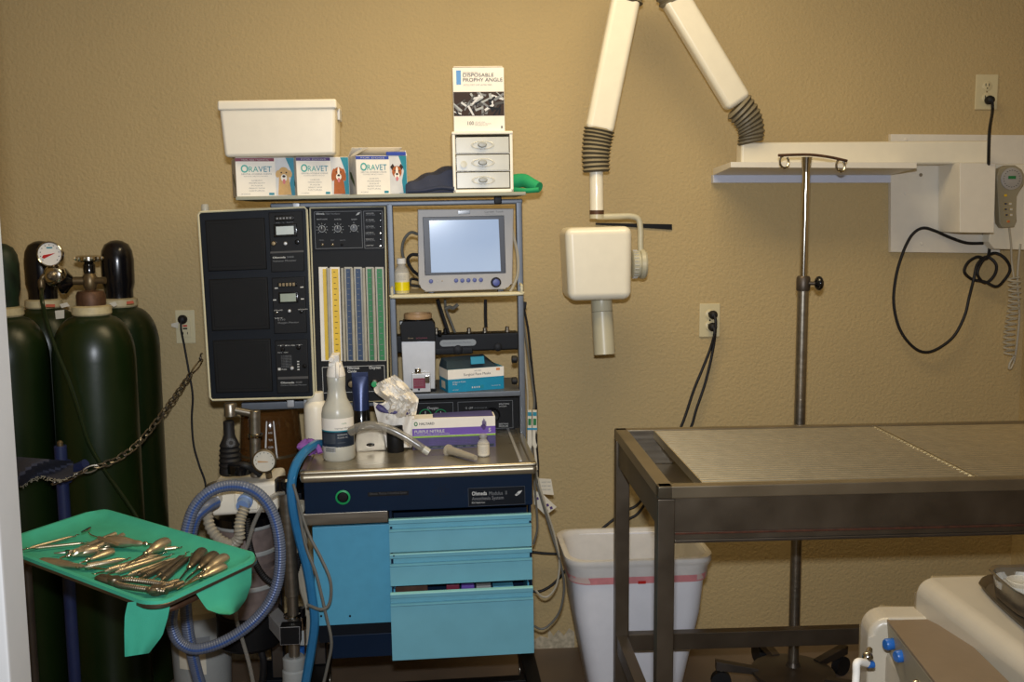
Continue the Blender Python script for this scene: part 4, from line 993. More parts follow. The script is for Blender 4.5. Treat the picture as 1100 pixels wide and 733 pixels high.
    if openf:
        b = MB(fr); b.hexa([(0, D_-.004, Hh-.001), (W, D_-.004, Hh-.001), (W, D_, Hh), (0, D_, Hh), (.0, D_*.4, Hh+.024), (W, D_*.4, Hh+.026), (W, D_*.4+.003, Hh+.027), (.0, D_*.4+.003, Hh+.025)], 'paper_white')
        b.hexa([(-.002, 0, Hh-.001), (-.002, D_, Hh-.001), (.001, D_, Hh), (.001, 0, Hh), (.035, 0, Hh+.020), (.02, D_, Hh+.026), (.022, D_, Hh+.028), (.037, 0, Hh+.022)], 'box_grey')
        b.hexa([(W-.001, .0, Hh-.001), (W+.002, .0, Hh-.001), (W+.002, D_, Hh), (W-.001, D_, Hh), (W-.004, 0, Hh+.014), (W-.002, 0, Hh+.014), (W-.002, D_*.8, Hh+.024), (W-.004, D_*.8, Hh+.024)], 'paper_white')
        b.box(W*.6, W-.002, -.002, .002, Hh, Hh+.010, stripe); part('flap', b, t)
    return fr
chew_box(254.5, 317, 247, 169, 211.5, 'dental chew carton with golden dog picture and dark red stripe', 'maroon', 0, R(15))
chew_box(319.5, 375, 315, 168.5, 210.5, 'dental chew carton with brown long-eared dog picture and purple stripe', 'plum', 1, R(15))
chew_box(383.5, 438, 377, 167, 209.5, 'open dental chew carton with small terrier picture and blue stripe', 'royal_blue', 2, R(15), True)
# --- white lidded tub lying over two cartons
yt_ = .035; x0t, x1t = A(241, 170, yt_).x, A(360, 168, yt_).x
zb0 = ZSH+hpx(169, 211.5, .055, 290)+.001; zt1 = A(305, 117, yt_).z
fr = CART@T((x0t+x1t)/2, yt_+.09, zb0)@RY(-.006); t = thing('plastic_tub', 'white lidded plastic tub lying on top of two dental chew cartons', 'tub', fr)
w2 = (x1t-x0t)/2; hh = zt1-zb0+.004; ex = .007
b = MB(fr); b.hexa([(-w2, -.085, 0), (w2, -.085, 0), (w2, .085, 0), (-w2, .085, 0), (-w2-ex, -.09, hh), (w2+ex, -.09, hh), (w2+ex, .09, hh), (-w2-ex, .09, hh)], 'white_plastic', .010, 4); part('tub_body', b, t)
b = MB(fr); hl = hpx(108, 118, yt_, 305); b.hexa([(-w2-ex-.004, -.094, hh-.006), (w2+ex+.004, -.094, hh-.006), (w2+ex+.004, .094, hh-.006), (-w2-ex-.004, .094, hh-.006), (-w2-ex-.003, -.093, hh+hl-.004), (w2+ex+.003, -.093, hh+hl-.004), (w2+ex+.003, .093, hh+hl-.004), (-w2-ex-.003, .093, hh+hl-.004)], 'white_plastic', .006, 3); part('lid', b, t)
b = MB(fr); b.box(w2+ex-.001, w2+ex+.006, -.02, .05, hh-.03, hh+.002, 'box_grey', .002); part('latch', b, t)
# --- navy folded cloth bag
fr = on(462, 206, ZSH); q0 = ony(437, .06, ZSH); 
b = MB(CART); rows = []
for j in range(13):
    v = j/12; row = []
    for i in range(21):
        u = i/20; xx = A(436+56*u, 200, .12).x; yy = .04+.24*v
        top = (.028+.056*min(1, (u*1.15)**.7))*(math.sin(math.pi*min(1, .12+v*.88)))**.45
        top *= 1 if 0 < j < 12 else 0
        top += .003*math.sin(u*17+v*5)*(0 < j < 12)
        row.append((xx, yy, ZSH+max(.001, top)*(0.25 if j in (0,) else 1)))
    rows.append(row)
b.grid(rows, 'navy_cloth'); b.grid([[V((p_[0], p_[1], ZSH+.0006)) for p_ in r_] for r_ in (rows[0], rows[-1])], 'navy_cloth')
for k in (0, -1): b.grid([[r_[k] for r_ in rows], [V((r_[k][0], r_[k][1], ZSH+.0006)) for r_ in rows]], 'navy_cloth')
b.tube([A(438, 206, .035), A(455, 205, .03), A(472, 202, .03), A(488, 203, .03)], .006, 'navy_cloth', 8)
solo('cloth_bag', b, 'folded dark navy cloth pouch beside the clear drawers on the top shelf', 'bag', fr=fr)
# --- mini drawer tower
y = .03; xl, xr = A(487, 175, y).x, A(552, 175, y).x; W = xr-xl; Hh = hpx(141, 207, y, 520)
fr = ony(519.5, y, ZSH); t = thing('drawer_tower', 'small cream tower of three clear drawers on the top shelf', 'drawer unit', fr)
b = MB(fr); D_ = .17; tk = .009
b.box(-W/2, -W/2+tk, 0, D_, 0, Hh-.006, 'white_plastic', .002); b.box(W/2-tk, W/2, 0, D_, 0, Hh-.006, 'white_plastic', .002)
b.box(-W/2-.001, W/2+.001, -.002, D_+.002, Hh-.009, Hh, 'white_plastic', .003); b.box(-W/2, W/2, 0, D_, 0, .010, 'white_plastic', .002); b.box(-W/2, W/2, D_-.004, D_, 0, Hh-.004, 'white_plastic')
dh = (Hh-.024)/3
for k in (1, 2): b.box(-W/2+tk, W/2-tk, .004, D_, .012+k*dh-.001, .012+k*dh+.001, 'white_plastic')
part('tower_frame', b, t)
random.seed(9)
for k in range(3):
    z0 = .012+k*dh
    b = MB(fr); w_ = W/2-tk-.002; hb = dh-.004
    b.box(-w_, w_, .001, .004, z0+.001, z0+hb, 'frosted_dense', .001); b.box(-w_, w_, .004, D_-.01, z0+.001, z0+.003, 'frosted')
    o = part('clear_drawer', b, t)
    b = MB(fr); b.lathe([(.034, 0), (.034, .0015), (.029, .003), (.026, .0015)], (0, .001, z0+hb*.5), 'clear', (0, -1, 0), 32, sx=1, sy=.36, cap=False)
    b.lathe([(.0125, .0), (.0125, .006), (.010, .010), (0, .011)], (-.001, .0, z0+hb*.52), 'pail_grey', (0, -1, 0), 22, sx=1, sy=.62); part('pull', b, o)
    b = MB(fr)
    for q in range(9): b.sph((random.uniform(-w_*.8, w_*.8), random.uniform(.02, .06), z0+.006), random.uniform(.003, .006), random.choice(['pail_grey', 'tag_white', 'black'] if k == 1 else ['pail_grey', 'tag_white']), 8)
    o2 = part('small_contents', b, o, kind='stuff')
    if k == 1:
        b = MB(fr); b.lathe([(.0095, 0), (.0095, .003), (0, .0035)], (-w_+.02, .0, z0+hb*.42), 'yoke_grey', (0, -1, 0), 18); part('round_sticker', b, o)
TOWER_TOP = ZSH+Hh; ytw = y
# --- prophy angle carton standing on the tower
W = wpx(488, 543, .05, 100); Hh = hpx(71, 140, .05, 515)
fr = ony(515.2, .05, TOWER_TOP); t = thing('supply_carton', 'tall cream carton with photo of dental tips standing on the clear drawers', 'box', fr)
b = MB(fr); b.box(-W/2, W/2, 0, .06, 0, Hh, 'paper_white', .001); x0, f = -W/2, -.0005
b.box(x0+W*.07, x0+W*.16, f, 0, Hh*.74, Hh*.96, 'prophy_blue')
btext(b, 'YOUNG DENTAL', x0+W*.2, Hh*.915, Hh*.022, 'print_grey', f, W*.3)
btext(b, 'DISPOSABLE', x0+W*.2, Hh*.86, Hh*.055, 'print_dark', f, W*.6); btext(b, 'PROPHY ANGLE', x0+W*.2, Hh*.785, Hh*.055, 'print_dark', f, W*.77)
btext(b, 'WITH SOFT CUP LATEX FREE', x0+W*.2, Hh*.725, Hh*.02, 'print_grey', f, W*.56)
btext(b, '100', x0+W*.27, Hh*.11, Hh*.055, 'print_dark', f, W*.12)
for k in range(3): btext(b, 'DISPOSABLE ANGLES', x0+W*.41, Hh*(.145-.025*k), Hh*.014, 'print_grey', f, W*(.2, .32, .25)[k])
b.box(x0+W*.92, x0+W*.96, f, 0, Hh*.05, Hh*.09, 'print_grey')
b.box(x0+.001, x0+W-.001, f, 0, Hh*.25, Hh*.625, 'dog_dark')
random.seed(12)
for k in range(46):
    cx = x0+W*random.uniform(.05, .95); cz = Hh*random.uniform(.28, .60); a_ = random.uniform(0, math.pi); L = W*random.uniform(.05, .13); tt = W*random.uniform(.012, .028)
    d1 = V((math.cos(a_)*L, 0, math.sin(a_)*L)); d2 = V((-math.sin(a_)*tt, 0, math.cos(a_)*tt)); c_ = V((cx, f-.0002-.00002*k, cz))
    pts = [c_-d1-d2, c_+d1-d2, c_+d1+d2, c_-d1+d2]
    pts = [V((min(max(p_.x, x0+.001), x0+W-.001), p_.y, min(max(p_.z, Hh*.255), Hh*.62))) for p_ in pts]
    b.poly(pts, random.choice(['print_grey', 'pail_grey', 'print_dark', 'box_grey', 'black']))
part('carton', b, t)
b = MB(fr); b.hexa([(-W/2+.002, .018, Hh-.001), (W/2-.002, .018, Hh-.001), (W/2-.002, .02, Hh), (-W/2+.002, .02, Hh), (-W/2+.004, .004, Hh+.004), (W/2-.004, .004, Hh+.004), (W/2-.004, .006, Hh+.005), (-W/2+.004, .006, Hh+.005)], 'paper_white'); part('flap', b, t)
# --- green rolled towel
b = MB(CART); z_ = ZSH+.024
b.tube([A(548, 196, .14)*1+V((0, .0, 0)), A(562, 194, .13), A(571, 198, .11), A(579, 201.5, .09)], lambda u: .022-.006*u, 'green_towel', 16)
b.tube([A(552, 204, .10), A(566, 205, .08), A(579, 204, .07)], .0075, 'green_towel', 10)
solo('green_towel', b, 'green rolled towel sticking out past the end of the top shelf', 'towel')
# --- black strap under the shelf edge near the terrier carton
# --- patient monitor
ym = .105; q = [(448.5, 225), (552, 224), (550.5, 306), (544.5, 307.5), (544, 311), (456, 314), (454, 309), (449.5, 306.5)]
fr = ony(500, ym+.06, ZM); t = thing('patient_monitor', 'grey patient monitor with pale blue screen on the shelf', 'monitor', fr)
b = CM(); pq(b, q, ym, .028, 'monitor_grey', .004); pq(b, [(455, 231), (546, 230), (545, 304), (457, 307)], ym+.027, .07, 'monitor_grey', .01); part('casing', b, t)
b = CM(); pq(b, [(454, 233.5), (456.5, 296), (543.5, 293.5), (541.5, 231.5)], ym-.002, .006, 'bezel_dark', .002); part('screen_bezel', b, t)
b = CM(); pq(b, [(461, 237), (463.3, 293), (538, 291.5), (535.5, 235.5)], ym-.0032, .004, 'screen'); part('screen', b, t)
b = CM(); pq(b, [(492, 226.5), (492, 230.5), (505, 230), (505, 226)], ym-.001, .002, 'gloss_black', .0005)
def atext(b, s, px, py, h_, y, m, w_, bold=False): ctext(b, s, px, py, h_, y, m, w_, bold)
atext(b, 'Cardell', 520.5, 228.6, 1.8, ym-.0005, 'print_dark', 10); atext(b, 'Touch', 532.5, 228.4, 1.8, ym-.0005, 'print_dark', 8); atext(b, 'Veterinary Monitor', 521, 230.6, 1.0, ym-.0005, 'print_grey', 12)
part('badge', b, t)
for px, py in ((490, 301.5), (496.6, 301.5), (503.2, 301.2), (509.8, 301), (516.6, 300.8), (463, 302.3)):
    b = CM(); b.lathe([(.0062, 0), (.006, .002), (.005, .003), (0, .0034)], A(px, py, ym), 'button_blue', (0, -1, 0), 18); part('button', b, t)
b = CM(); b.lathe([(.0155, 0), (.015, .004), (.011, .008)], A(532.8, 303.5, ym), 'bezel_dark', (0, -1, 0), 26); b.lathe([(.011, .008), (.0095, .012), (0, .013)], A(532.8, 303.5, ym), 'button_blue', (0, -1, 0), 22); part('control_knob', b, t)
b = CM()
for px in (470, 475): b.lathe([(.002, 0), (.0018, .001), (0, .0012)], A(px, 302, ym), 'print_white' if px < 472 else 'brass', (0, -1, 0), 10)
part('indicator', b, t)
for px in (463.5, 538):
    b = CM(); cbox(b, px-3, 311, px+3, 315.2, ym+.01, .04, 'bezel_dark', .001); part('foot', b, t)
b = CM(); b.tube([A(450, 252, .17), A(441, 250, .16), A(434, 258, .16), A(432, 270, .16), A(435, 283, .16)], .0045, 'cable_grey', 8)
b.tube([A(450, 274, .15), A(442, 274, .15), A(438, 280, .15), A(443, 290, .15), A(450, 296, .16)], .005, 'rubber', 8)
b.tube([A(450, 301, .14), A(442, 300, .13), A(441, 306, .13), A(452, 308, .13)], .004, 'rubber', 8)
solo('monitor_cable', b, 'grey and black cables curling out beside the patient monitor', 'cable')
# --- yellow liquid bottle
yb_ = .12; fr = ony(432.2, yb_, ZM); t = thing('specimen_bottle', 'small clear bottle half full of yellow liquid with white cap', 'bottle', fr)
r_ = wpx(424.3, 440.5, yb_, 300)/2; Hb = hpx(277, 315.5, yb_, 432)
b = MB(fr); b.lathe([(r_*.9, 0), (r_, .003), (r_, Hb*.60), (r_*.88, Hb*.70), (r_*.55, Hb*.78), (r_*.52, Hb*.86)], (0, 0, 0), 'clear', n=26); part('bottle_body', b, t)
b = MB(fr); b.lathe([(r_*.86, .002), (r_*.94, .004), (r_*.94, Hb*.34), (0, Hb*.34)], (0, 0, 0), 'yellow_liquid', n=24); part('yellow_liquid', b, t)
b = MB(fr); b.lathe([(r_*1.01, Hb*.10), (r_*1.01, Hb*.34)], (0, 0, 0), 'yellow_liquid', n=26, cap=False); b.lathe([(r_*1.01, Hb*.34), (r_*1.01, Hb*.60)], (0, 0, 0), 'tag_white', n=26, cap=False)
for k in range(4): b.text('STERILE', (-r_*.5, -r_*1.06, Hb*(.52-.04*k)), Hb*.022, 'print_grey', w=r_*1.0)
part('label', b, t)
b = MB(fr); b.lathe([(r_*.58, Hb*.84), (r_*.62, Hb*.85), (r_*.6, Hb*.985), (r_*.5, Hb)], (0, 0, 0), 'paper_white', n=22); part('cap', b, t)
# --- capnograph-like grey box with black top and tan ring
y = .13; zt_ = A(449, 367.5, y).z
fr = ony(449.5, y+.03, ZL); t = thing('vaporizer', 'tall grey and black vaporizer with tan ring on top', 'vaporizer', fr)
b = CM(); pq(b, [(431, 367), (433.5, 418.5), (467.5, 418), (467.5, 366.5)], y, .07, 'aluminium', .003); part('grey_housing', b, t)
b = CM(); pq(b, [(429.7, 350.5), (431, 367.5), (468, 367), (467.5, 349), (464.5, 344.5), (433, 345.5)], y-.004, .08, 'panel_black', .003)
ctext(b, 'Ohmeda', 438, 364.3, 1.6, y-.0045, 'brass', 6); ctext(b, 'ISOFLURANE', 447, 364.2, 1.4, y-.0045, 'maroon', 12); cbox(b, 429, 345, 435, 350, y+.02, .03, 'pail_grey', .002); part('black_head', b, t)
b = CM(); g = A(449, 345.5, y+.035); b.lathe([(.036, -.004), (.036, .005), (.034, .010)], g, 'gloss_black', n=30)
part('black_collar', b, t)
b = CM(); b.lathe([(.040, .009), (.042, .012), (.042, .022), (.040, .025), (.035, .025), (.034, .018)], g, 'tan_ring', n=32, cap=False); b.lathe([(.034, .018), (.0, .018)], g, 'gloss_black', n=30, cap=False); part('tan_ring', b, t)
b = CM(); g = A(470, 358, y+.02); b.lathe([(.006, 0), (.009, .004), (.008, .012), (0, .013)], g, 'gloss_black', (1, 0, 0), 14); part('side_knob', b, t)
b = CM(); cbox(b, 431, 417, 469, 420.5, y+.002, .06, 'black', .002); part('foot', b, t)
# --- small silver filler block with maroon label
y = .105; fr = ony(452, y+.01, ZL); t = thing('filler_block', 'small silver keyed filler block with maroon label on the lower shelf', 'gas fitting', fr)
b = CM(); cbox(b, 442.5, 401.5, 462.5, 421.6, y, .03, 'aluminium', .002); part('block', b, t)
b = CM(); cbox(b, 444, 406.5, 457, 417.5, y-.001, .002, 'maroon', .0005)
for k in range(3): ctext(b, 'ISOFLURANE', 445, 410+2.3*k, .9, y-.0015, 'print_grey', 10)
part('maroon_label', b, t)
b = CM(); g = A(449, 402, y+.012); b.lathe([(.0085, 0), (.0095, .002), (.0095, .015), (.008, .017), (0, .017)], g, 'chrome', n=18); part('screw_knob', b, t)
b = CM(); cbox(b, 456.5, 404, 461.5, 412, y-.008, .01, 'chrome', .001); g = A(450, 418.5, y-.001); b.lathe([(.003, 0), (.003, .003)], g, 'black', (0, -1, 0), 10); part('lever', b, t)
# --- face mask carton
y = .11; fr = on(481.5, 422.5, ZL); W = wpx(481.5, 542.5, y, 405); Hh = hpx(397, 421.5, y, 500)
W *= 1.04; fr = ony(481.5, y-.01, ZL, R(15)); t = thing('face_mask_box', 'open teal and white carton of surgical face masks on the lower shelf', 'box', fr)
b = MB(fr); Dm = .09; b.box(0, W, 0, Dm, 0, Hh, 'mask_blue', .001); f = -.0005
b.box(0, W, f, 0, Hh*.58, Hh, 'paper_white'); b.poly([(f, 0, Hh*.58), (f, Dm, Hh*.58), (f, Dm, Hh), (f, 0, Hh)], 'paper_white')
btext(b, 'Surgical Face Masks', W*.28, Hh*.70, Hh*.10, 'print_dark', f, W*.48); btext(b, 'HALYARD', W*.47, Hh*.87, Hh*.05, 'print_grey', f, W*.12); b.box(W*.86, W*.93, f*1.4, 0, Hh*.84, Hh*.95, 'orange_print')
btext(b, '17.5cm x 9.5cm', W*.08, Hh*.42, Hh*.06, 'print_white', f, W*.23, bold=True); btext(b, '50 Qty', W*.08, Hh*.33, Hh*.055, 'print_white', f, W*.08, bold=True); btext(b, 'REF 48100', W*.08, Hh*.09, Hh*.04, 'print_white', f, W*.1)
for k in range(4): b.box(W*(.42+.04*k), W*(.44+.04*k), f, 0, Hh*.13, Hh*.2, 'print_white')
b.box(W*.56, W*.63, f, 0, Hh*.1, Hh*.25, 'label_teal'); btext(b, 'FOR SINGLE USE', W*.77, Hh*.16, Hh*.04, 'print_white', f, W*.16)
b.poly([(f*1.5, Dm*.3, Hh*.12), (f*1.5, Dm*.75, Hh*.12), (f*1.5, Dm*.75, Hh*.45), (f*1.5, Dm*.3, Hh*.45)], 'tag_white')
part('carton', b, t)
b = MB(fr); b.hexa([(-.002, .004, Hh), (W*.92, .004, Hh), (W*.92, Dm, Hh), (-.002, Dm, Hh), (.006, .03, Hh+.022), (W*.78, .05, Hh+.016), (W*.80, Dm, Hh+.030), (.006, Dm, Hh+.026)], 'mask_dark', .003)
part('open_lid', b, t, 'dark inner side of the lifted lid')
b = MB(fr); b.hexa([(W*.42, .0, Hh+.012), (W*.66, .0, Hh+.012), (W*.66, .01, Hh+.012), (W*.42, .01, Hh+.012), (W*.43, .012, Hh+.033), (W*.67, .012, Hh+.033), (W*.67, .014, Hh+.033), (W*.43, .014, Hh+.033)], 'mask_blue', .001); part('tab', b, t)
# --- black power cables behind the shelves
for k, pts in enumerate(([(470, 322, .26), (474, 335, .27), (479, 350, .27), (482, 360, .27)], [(478, 322, .27), (479, 332, .28), (484, 345, .28), (489, 358, .28)], [(521.5, 322, .27), (521.5, 340, .27), (522, 352, .27)])):
    b = CM(); b.tube([A(*p_) for p_ in pts], (.006, .004, .005)[k], ('rubber', 'cable_grey', 'rubber')[k], 8)
    solo('rear_cable', b, ('thick black cable slanting behind the manifold bar', 'grey cable beside the thick black one behind the bar', 'straight black cable dropping behind the manifold bar')[k], 'cable')
b = CM(); b.tube([A(478, 332, .27), A(483, 330, .27), A(487, 331, .265), A(492, 327, .265)], .0055, 'cable_grey', 8); solo('cable_clip', b, 'grey cable tie end sticking out behind the monitor shelf', 'clip')
# --- glove carton on the worktop
fr = on(443.5, 483.5, ZS, R(1)); y = (CART.inverted()@fr.translation).y; W = wpx(443.5, 533, y, 465); Hh = hpx(450, 483, y, 444)
t = thing('glove_box', 'white and purple carton of nitrile gloves at the back of the worktop', 'box', fr)
b = MB(fr); b.box(0, W, 0, .065, 0, Hh, 'paper_white', .001); f = -.0005
b.box(0, W, f, 0, Hh*.44, Hh*.68, 'purple'); b.box(0, W, f, 0, Hh*.38, Hh*.43, 'lime'); b.box(0, W, f, 0, 0, Hh*.38, 'purple_dark')
b.box(W*.02, W*.98, f*1.3, 0, Hh*.02, Hh*.10, 'label_navy')
btext(b, 'HALYARD', W*.085, Hh*.80, Hh*.075, 'print_dark', f, W*.18, bold=True)
b.poly([(W*.045+W*.022*math.cos(q), f*1.2, Hh*.835+Hh*.07*math.sin(q)) for q in [i*math.pi/10 for i in range(20)]], 'green_scale'); b.poly([(W*.045+W*.011*math.cos(q), f*1.4, Hh*.835+Hh*.035*math.sin(q)) for q in [i*math.pi/8 for i in range(16)]], 'paper_white')
btext(b, 'PURPLE NITRILE', W*.025, Hh*.54, Hh*.09, 'print_white', f*1.3, W*.36, bold=True); btext(b, 'POWDER-FREE EXAM GLOVES', W*.025, Hh*.475, Hh*.035, 'print_white', f*1.3, W*.42); btext(b, 'S', W*.915, Hh*.5, Hh*.12, 'print_white', f*1.3, W*.03, bold=True)
for k in range(9): btext(b, 'REF', W*(.04+.1*k), Hh*.04, Hh*.04, 'print_grey', f*1.6, W*.06)
for k in range(4): btext(b, 'STERILE NON LATEX EXAM GLOVES FOR SINGLE USE', W*.2, Hh*(.31-.05*k), Hh*.015, 'purple', f*1.3, W*.5)
# purple hand drawn on the corner
for x_, z_, a_, c_ in ((.86, .66, .022, .10), (.845, .78, .006, .10), (.858, .82, .006, .12), (.872, .80, .006, .12), (.885, .76, .006, .10), (.835, .68, .012, .05)):
    b.poly([(W*(x_+a_*math.cos(q)), f*1.8, Hh*(z_+c_*math.sin(q))) for q in [i*math.pi/8 for i in range(16)]], 'plum')
part('carton', b, t)
b = MB(fr); b.hexa([(W*.25, .01, Hh), (W*.98, .0, Hh), (W*.98, .05, Hh), (W*.25, .05, Hh), (W*.27, .02, Hh+.003), (W*.97, .01, Hh+.006), (W*.97, .05, Hh+.008), (W*.27, .05, Hh+.006)], 'purple_dark', .001); part('torn_opening', b, t)
# --- small vial
fr = on(519.5, 490, ZS); r_ = .0165; t = thing('glass_vial', 'small glass vial with white label in front of the glove carton', 'vial', fr)
b = MB(fr); b.lathe([(r_*.9, 0), (r_, .002), (r_, .038), (r_*.6, .046), (r_*.5, .050), (r_*.62, .052), (r_*.62, .058), (r_*.4, .060)], (0, 0, 0), 'clear', n=24); part('glass_body', b, t)
b = MB(fr); b.lathe([(r_*1.02, .004), (r_*1.02, .034)], (0, 0, 0), 'tag_white', n=24, cap=False); b.lathe([(r_*.9, .002), (r_*.9, .034)], (0, 0, 0), 'tag_white', n=24)
for k in range(4): b.text('mL INJECTION', (-.008, -r_*1.06, .026-.005*k), .002, 'print_grey', w=.016)
part('label', b, t)
b = MB(fr); b.lathe([(r_*.66, .053), (r_*.68, .054), (r_*.66, .061), (0, .0615)], (0, 0, 0), 'aluminium', n=20); part('crimp_cap', b, t)
# --- short clear airway
q0, q1 = atz(CART, 482, 484, ZS+.012), atz(CART, 511, 492, ZS+.011)
b = CM(); b.tube([q0, q0.lerp(q1, .3)+V((0, 0, .001)), q0.lerp(q1, .7), q1], lambda u: .0125-.003*abs(u-.1)*2, 'hose_clear', 14)
b.lathe([(.010, -.002), (.017, 0), (.017, .004), (.01, .006)], q0+V((-.002, 0, 0)), 'hose_clear', q1-q0, 18)
solo('airway_tube', b, 'short clear plastic airway tube lying beside the glass vial', 'airway')
# --- spray bottle
fr = on(364.5, 492.5, ZS); yb_ = (CART.inverted()@fr.translation).y; sc_ = wpx(347, 382.5, yb_, 460)/2; r_ = sc_
Z_ = lambda py: A(365, py, yb_).z-ZS
t = thing('spray_bottle', 'frosted trigger spray bottle with navy label at the front of the worktop', 'spray bottle', fr)
b = MB(fr); b.lathe([(r_*.9, 0), (r_, .006), (r_*1.0, Z_(478)), (r_*.965, Z_(476)), (r_*.965, Z_(450)), (r_*.98, Z_(444)), (r_*.9, Z_(437)), (r_*.62, Z_(428)), (r_*.53, Z_(418)), (r_*.55, Z_(411)), (r_*.56, Z_(405)), (r_*.5, Z_(403))], (0, 0, 0), 'frosted_dense', n=34); part('bottle_body', b, t)
def wrap(b, z0, z1, a0, a1, m, rr, n=14): b.grid([[(rr*math.sin(a0+(a1-a0)*i/n), -rr*math.cos(a0+(a1-a0)*i/n), z) for i in range(n+1)] for z in (z0, z1)], m)
b = MB(fr); z0, z1 = Z_(484), Z_(447); rl = r_*.985
wrap(b, z0, z0+(z1-z0)*.64, -1.35, 1.35, 'label_navy', rl); wrap(b, z0+(z1-z0)*.64, z1, -1.35, 1.35, 'paper_white', rl); wrap(b, z0+(z1-z0)*.625, z0+(z1-z0)*.66, -1.35, 1.35, 'label_teal', rl+.0004)
zz = lambda f: z0+(z1-z0)*f
def ctxt(b, s, x, z, h, m, w_):
    n0 = len(b.bm.verts); b.text(s, (x, 0, z), h, m, w=w_)
    for v in list(b.bm.verts)[n0:]: v.co.y = -math.sqrt(max(1e-9, (rl+.0009)**2-v.co.x**2))
ctxt(b, 'Isopropyl Alcohol', -r_*.1, zz(.71), .0045, 'print_dark', r_*.95); ctxt(b, 'CLEAR', r_*.3, zz(.84), .0035, 'green_scale', r_*.3)
ctxt(b, 'ISOPROPYL', -r_*-.03, zz(.52), .004, 'print_white', r_*.6); ctxt(b, 'ALCOHOL 70%', r_*.03, zz(.44), .004, 'print_white', r_*.6); ctxt(b, 'USP ANTISEPTIC', r_*.03, zz(.3), .0025, 'print_grey', r_*.45)
for k in range(8): ctxt(b, 'DIRECTIONS AND WARNINGS', -r_*.85, zz(.55-.036*k), .0018, 'print_grey', r_*.75)
n0 = len(b.bm.verts); random.seed(2); x = -r_*.72
wrap(b, zz(.03), zz(.2), -.80, -.12, 'print_white', rl+.0006)
while x < -r_*.14:
    ww = random.uniform(.0005, .0014); xa, xb = x, x+ww; f2 = lambda q: -math.sqrt((rl+.0012)**2-q*q)
    b.poly([(xa, f2(xa), zz(.05)), (xb, f2(xb), zz(.05)), (xb, f2(xb), zz(.18)), (xa, f2(xa), zz(.18))], 'black'); x += ww+random.uniform(.0006, .0014)
part('label', b, t)
b = MB(fr); b.lathe([(r_*.56, Z_(404)), (r_*.57, Z_(403)), (r_*.5, Z_(396)), (r_*.42, Z_(392)), (r_*.4, Z_(389))], (0, 0, 0), 'paper_white', n=24); part('collar', b, t)
b = MB(fr); zt_, zb_2 = Z_(379.5), Z_(390)
b.hexa([(-.014, -.016, zb_2-.004), (.012, -.016, zb_2-.004), (.012, .02, zb_2-.004), (-.014, .02, zb_2-.004), (-.010, -.026, zt_-.002), (.012, -.026, zt_-.002), (.012, .02, zt_), (-.010, .02, zt_)], 'paper_white', .003)
b.box(-.018, .016, -.018, .008, Z_(393), Z_(389), 'paper_white', .003); o = part('spray_head', b, t)
b = MB(fr); b.tube([(.005, -.014, Z_(388)), (.007, -.026, Z_(394)), (.007, -.03, Z_(400)), (.006, -.026, Z_(404))], .0055, 'paper_white', 8); b.tube([(-.008, -.02, Z_(384)), (-.008, -.036, Z_(384.5))], .007, 'paper_white', 10); part('trigger', b, o)
# --- white bottle behind it
y = YF+.30; fr = ony(341, y, ZS); Zw = lambda py: A(341, py, y).z-ZS; r_ = .034
t = thing('plastic_bottle', 'plain white plastic bottle half hidden behind the spray bottle', 'bottle', fr)
b = MB(fr); b.lathe([(r_*.95, 0), (r_, .004), (r_, Zw(438)), (r_*.9, Zw(433)), (r_*.68, Zw(430))], (0, 0, 0), 'white_plastic', n=30); part('bottle_body', b, t)
b = MB(fr); b.lathe([(r_*.70, Zw(431)), (r_*.72, Zw(430)), (r_*.70, Zw(421.5)), (r_*.62, Zw(421))], (0, 0, 0), 'white_plastic', n=28); part('cap', b, t)
# --- blue squeeze tube standing on its black cap
y = YF+.26; fr = ony(389.5, y, ZS); Zw = lambda py: A(389.5, py, y).z-ZS
t = thing('squeeze_tube', 'metallic blue squeeze tube standing upright on its black cap', 'tube', fr)
b = MB(fr); rr = .0235; rings = []
for k in range(9):
    u = k/8; a_ = rr*(1-.02*u); c_ = rr*(1-u)**.8+.0015; z = Zw(440)+(Zw(404)-Zw(440))*u; rings.append([(a_*math.cos(q), c_*math.sin(q), z) for q in [i*math.pi/12 for i in range(24)]])
b.grid(rings, 'tube_blue', True); b.box(-rr*.98, rr*.98, -.0018, .0018, Zw(405), Zw(400), 'tube_blue', .0005); part('tube_body', b, t)
b = MB(fr); b.lathe([(rr*1.02, 0), (rr*1.04, .002), (rr*1.04, Zw(440)), (rr, Zw(439.5))], (0, 0, 0), 'gloss_black', n=28); part('cap', b, t)
# --- torn paper bag
def blob(px0, py0, rx, rz, y, seed, m, amp=.010, nz=16, na=28, ry=None, fr=CART):
    random.seed(seed); b = MB(fr); c_ = at(fr, px0, py0, y); rows = []
    ph = [random.uniform(0, 6.3) for _ in range(8)]
    for j in range(nz+1):
        v = j/nz; row = []
        for i in range(na):
            q = 2*math.pi*i/na; s = math.sin(math.pi*min(.97, max(.10, v)))**.55
            d = 1+.10*math.sin(3*q+ph[0]+v*4)+.08*math.sin(5*q+ph[1]-v*7)+.06*math.sin(9*q+ph[2]+v*11)+random.uniform(-.04, .04)
            row.append(c_+V((rx*s*d*math.cos(q), (ry or rx)*s*d*math.sin(q), (v-.5)*2*rz+amp*math.sin(4*q+ph[3]+v*3)*.4)))
        rows.append(row)
    return b, rows
y = YF+.24
fr = ony(424, y, ZS); t = thing('torn_paper_bag', 'crumpled white paper packet torn open above the silver charger', 'paper bag', fr)
def loopq(pts, n):
    L = smooth([V((a_, 0, c_)) for a_, c_ in pts]+[V((pts[0][0], 0, pts[0][1]))], 4); return L
b = CM(); random.seed(21)
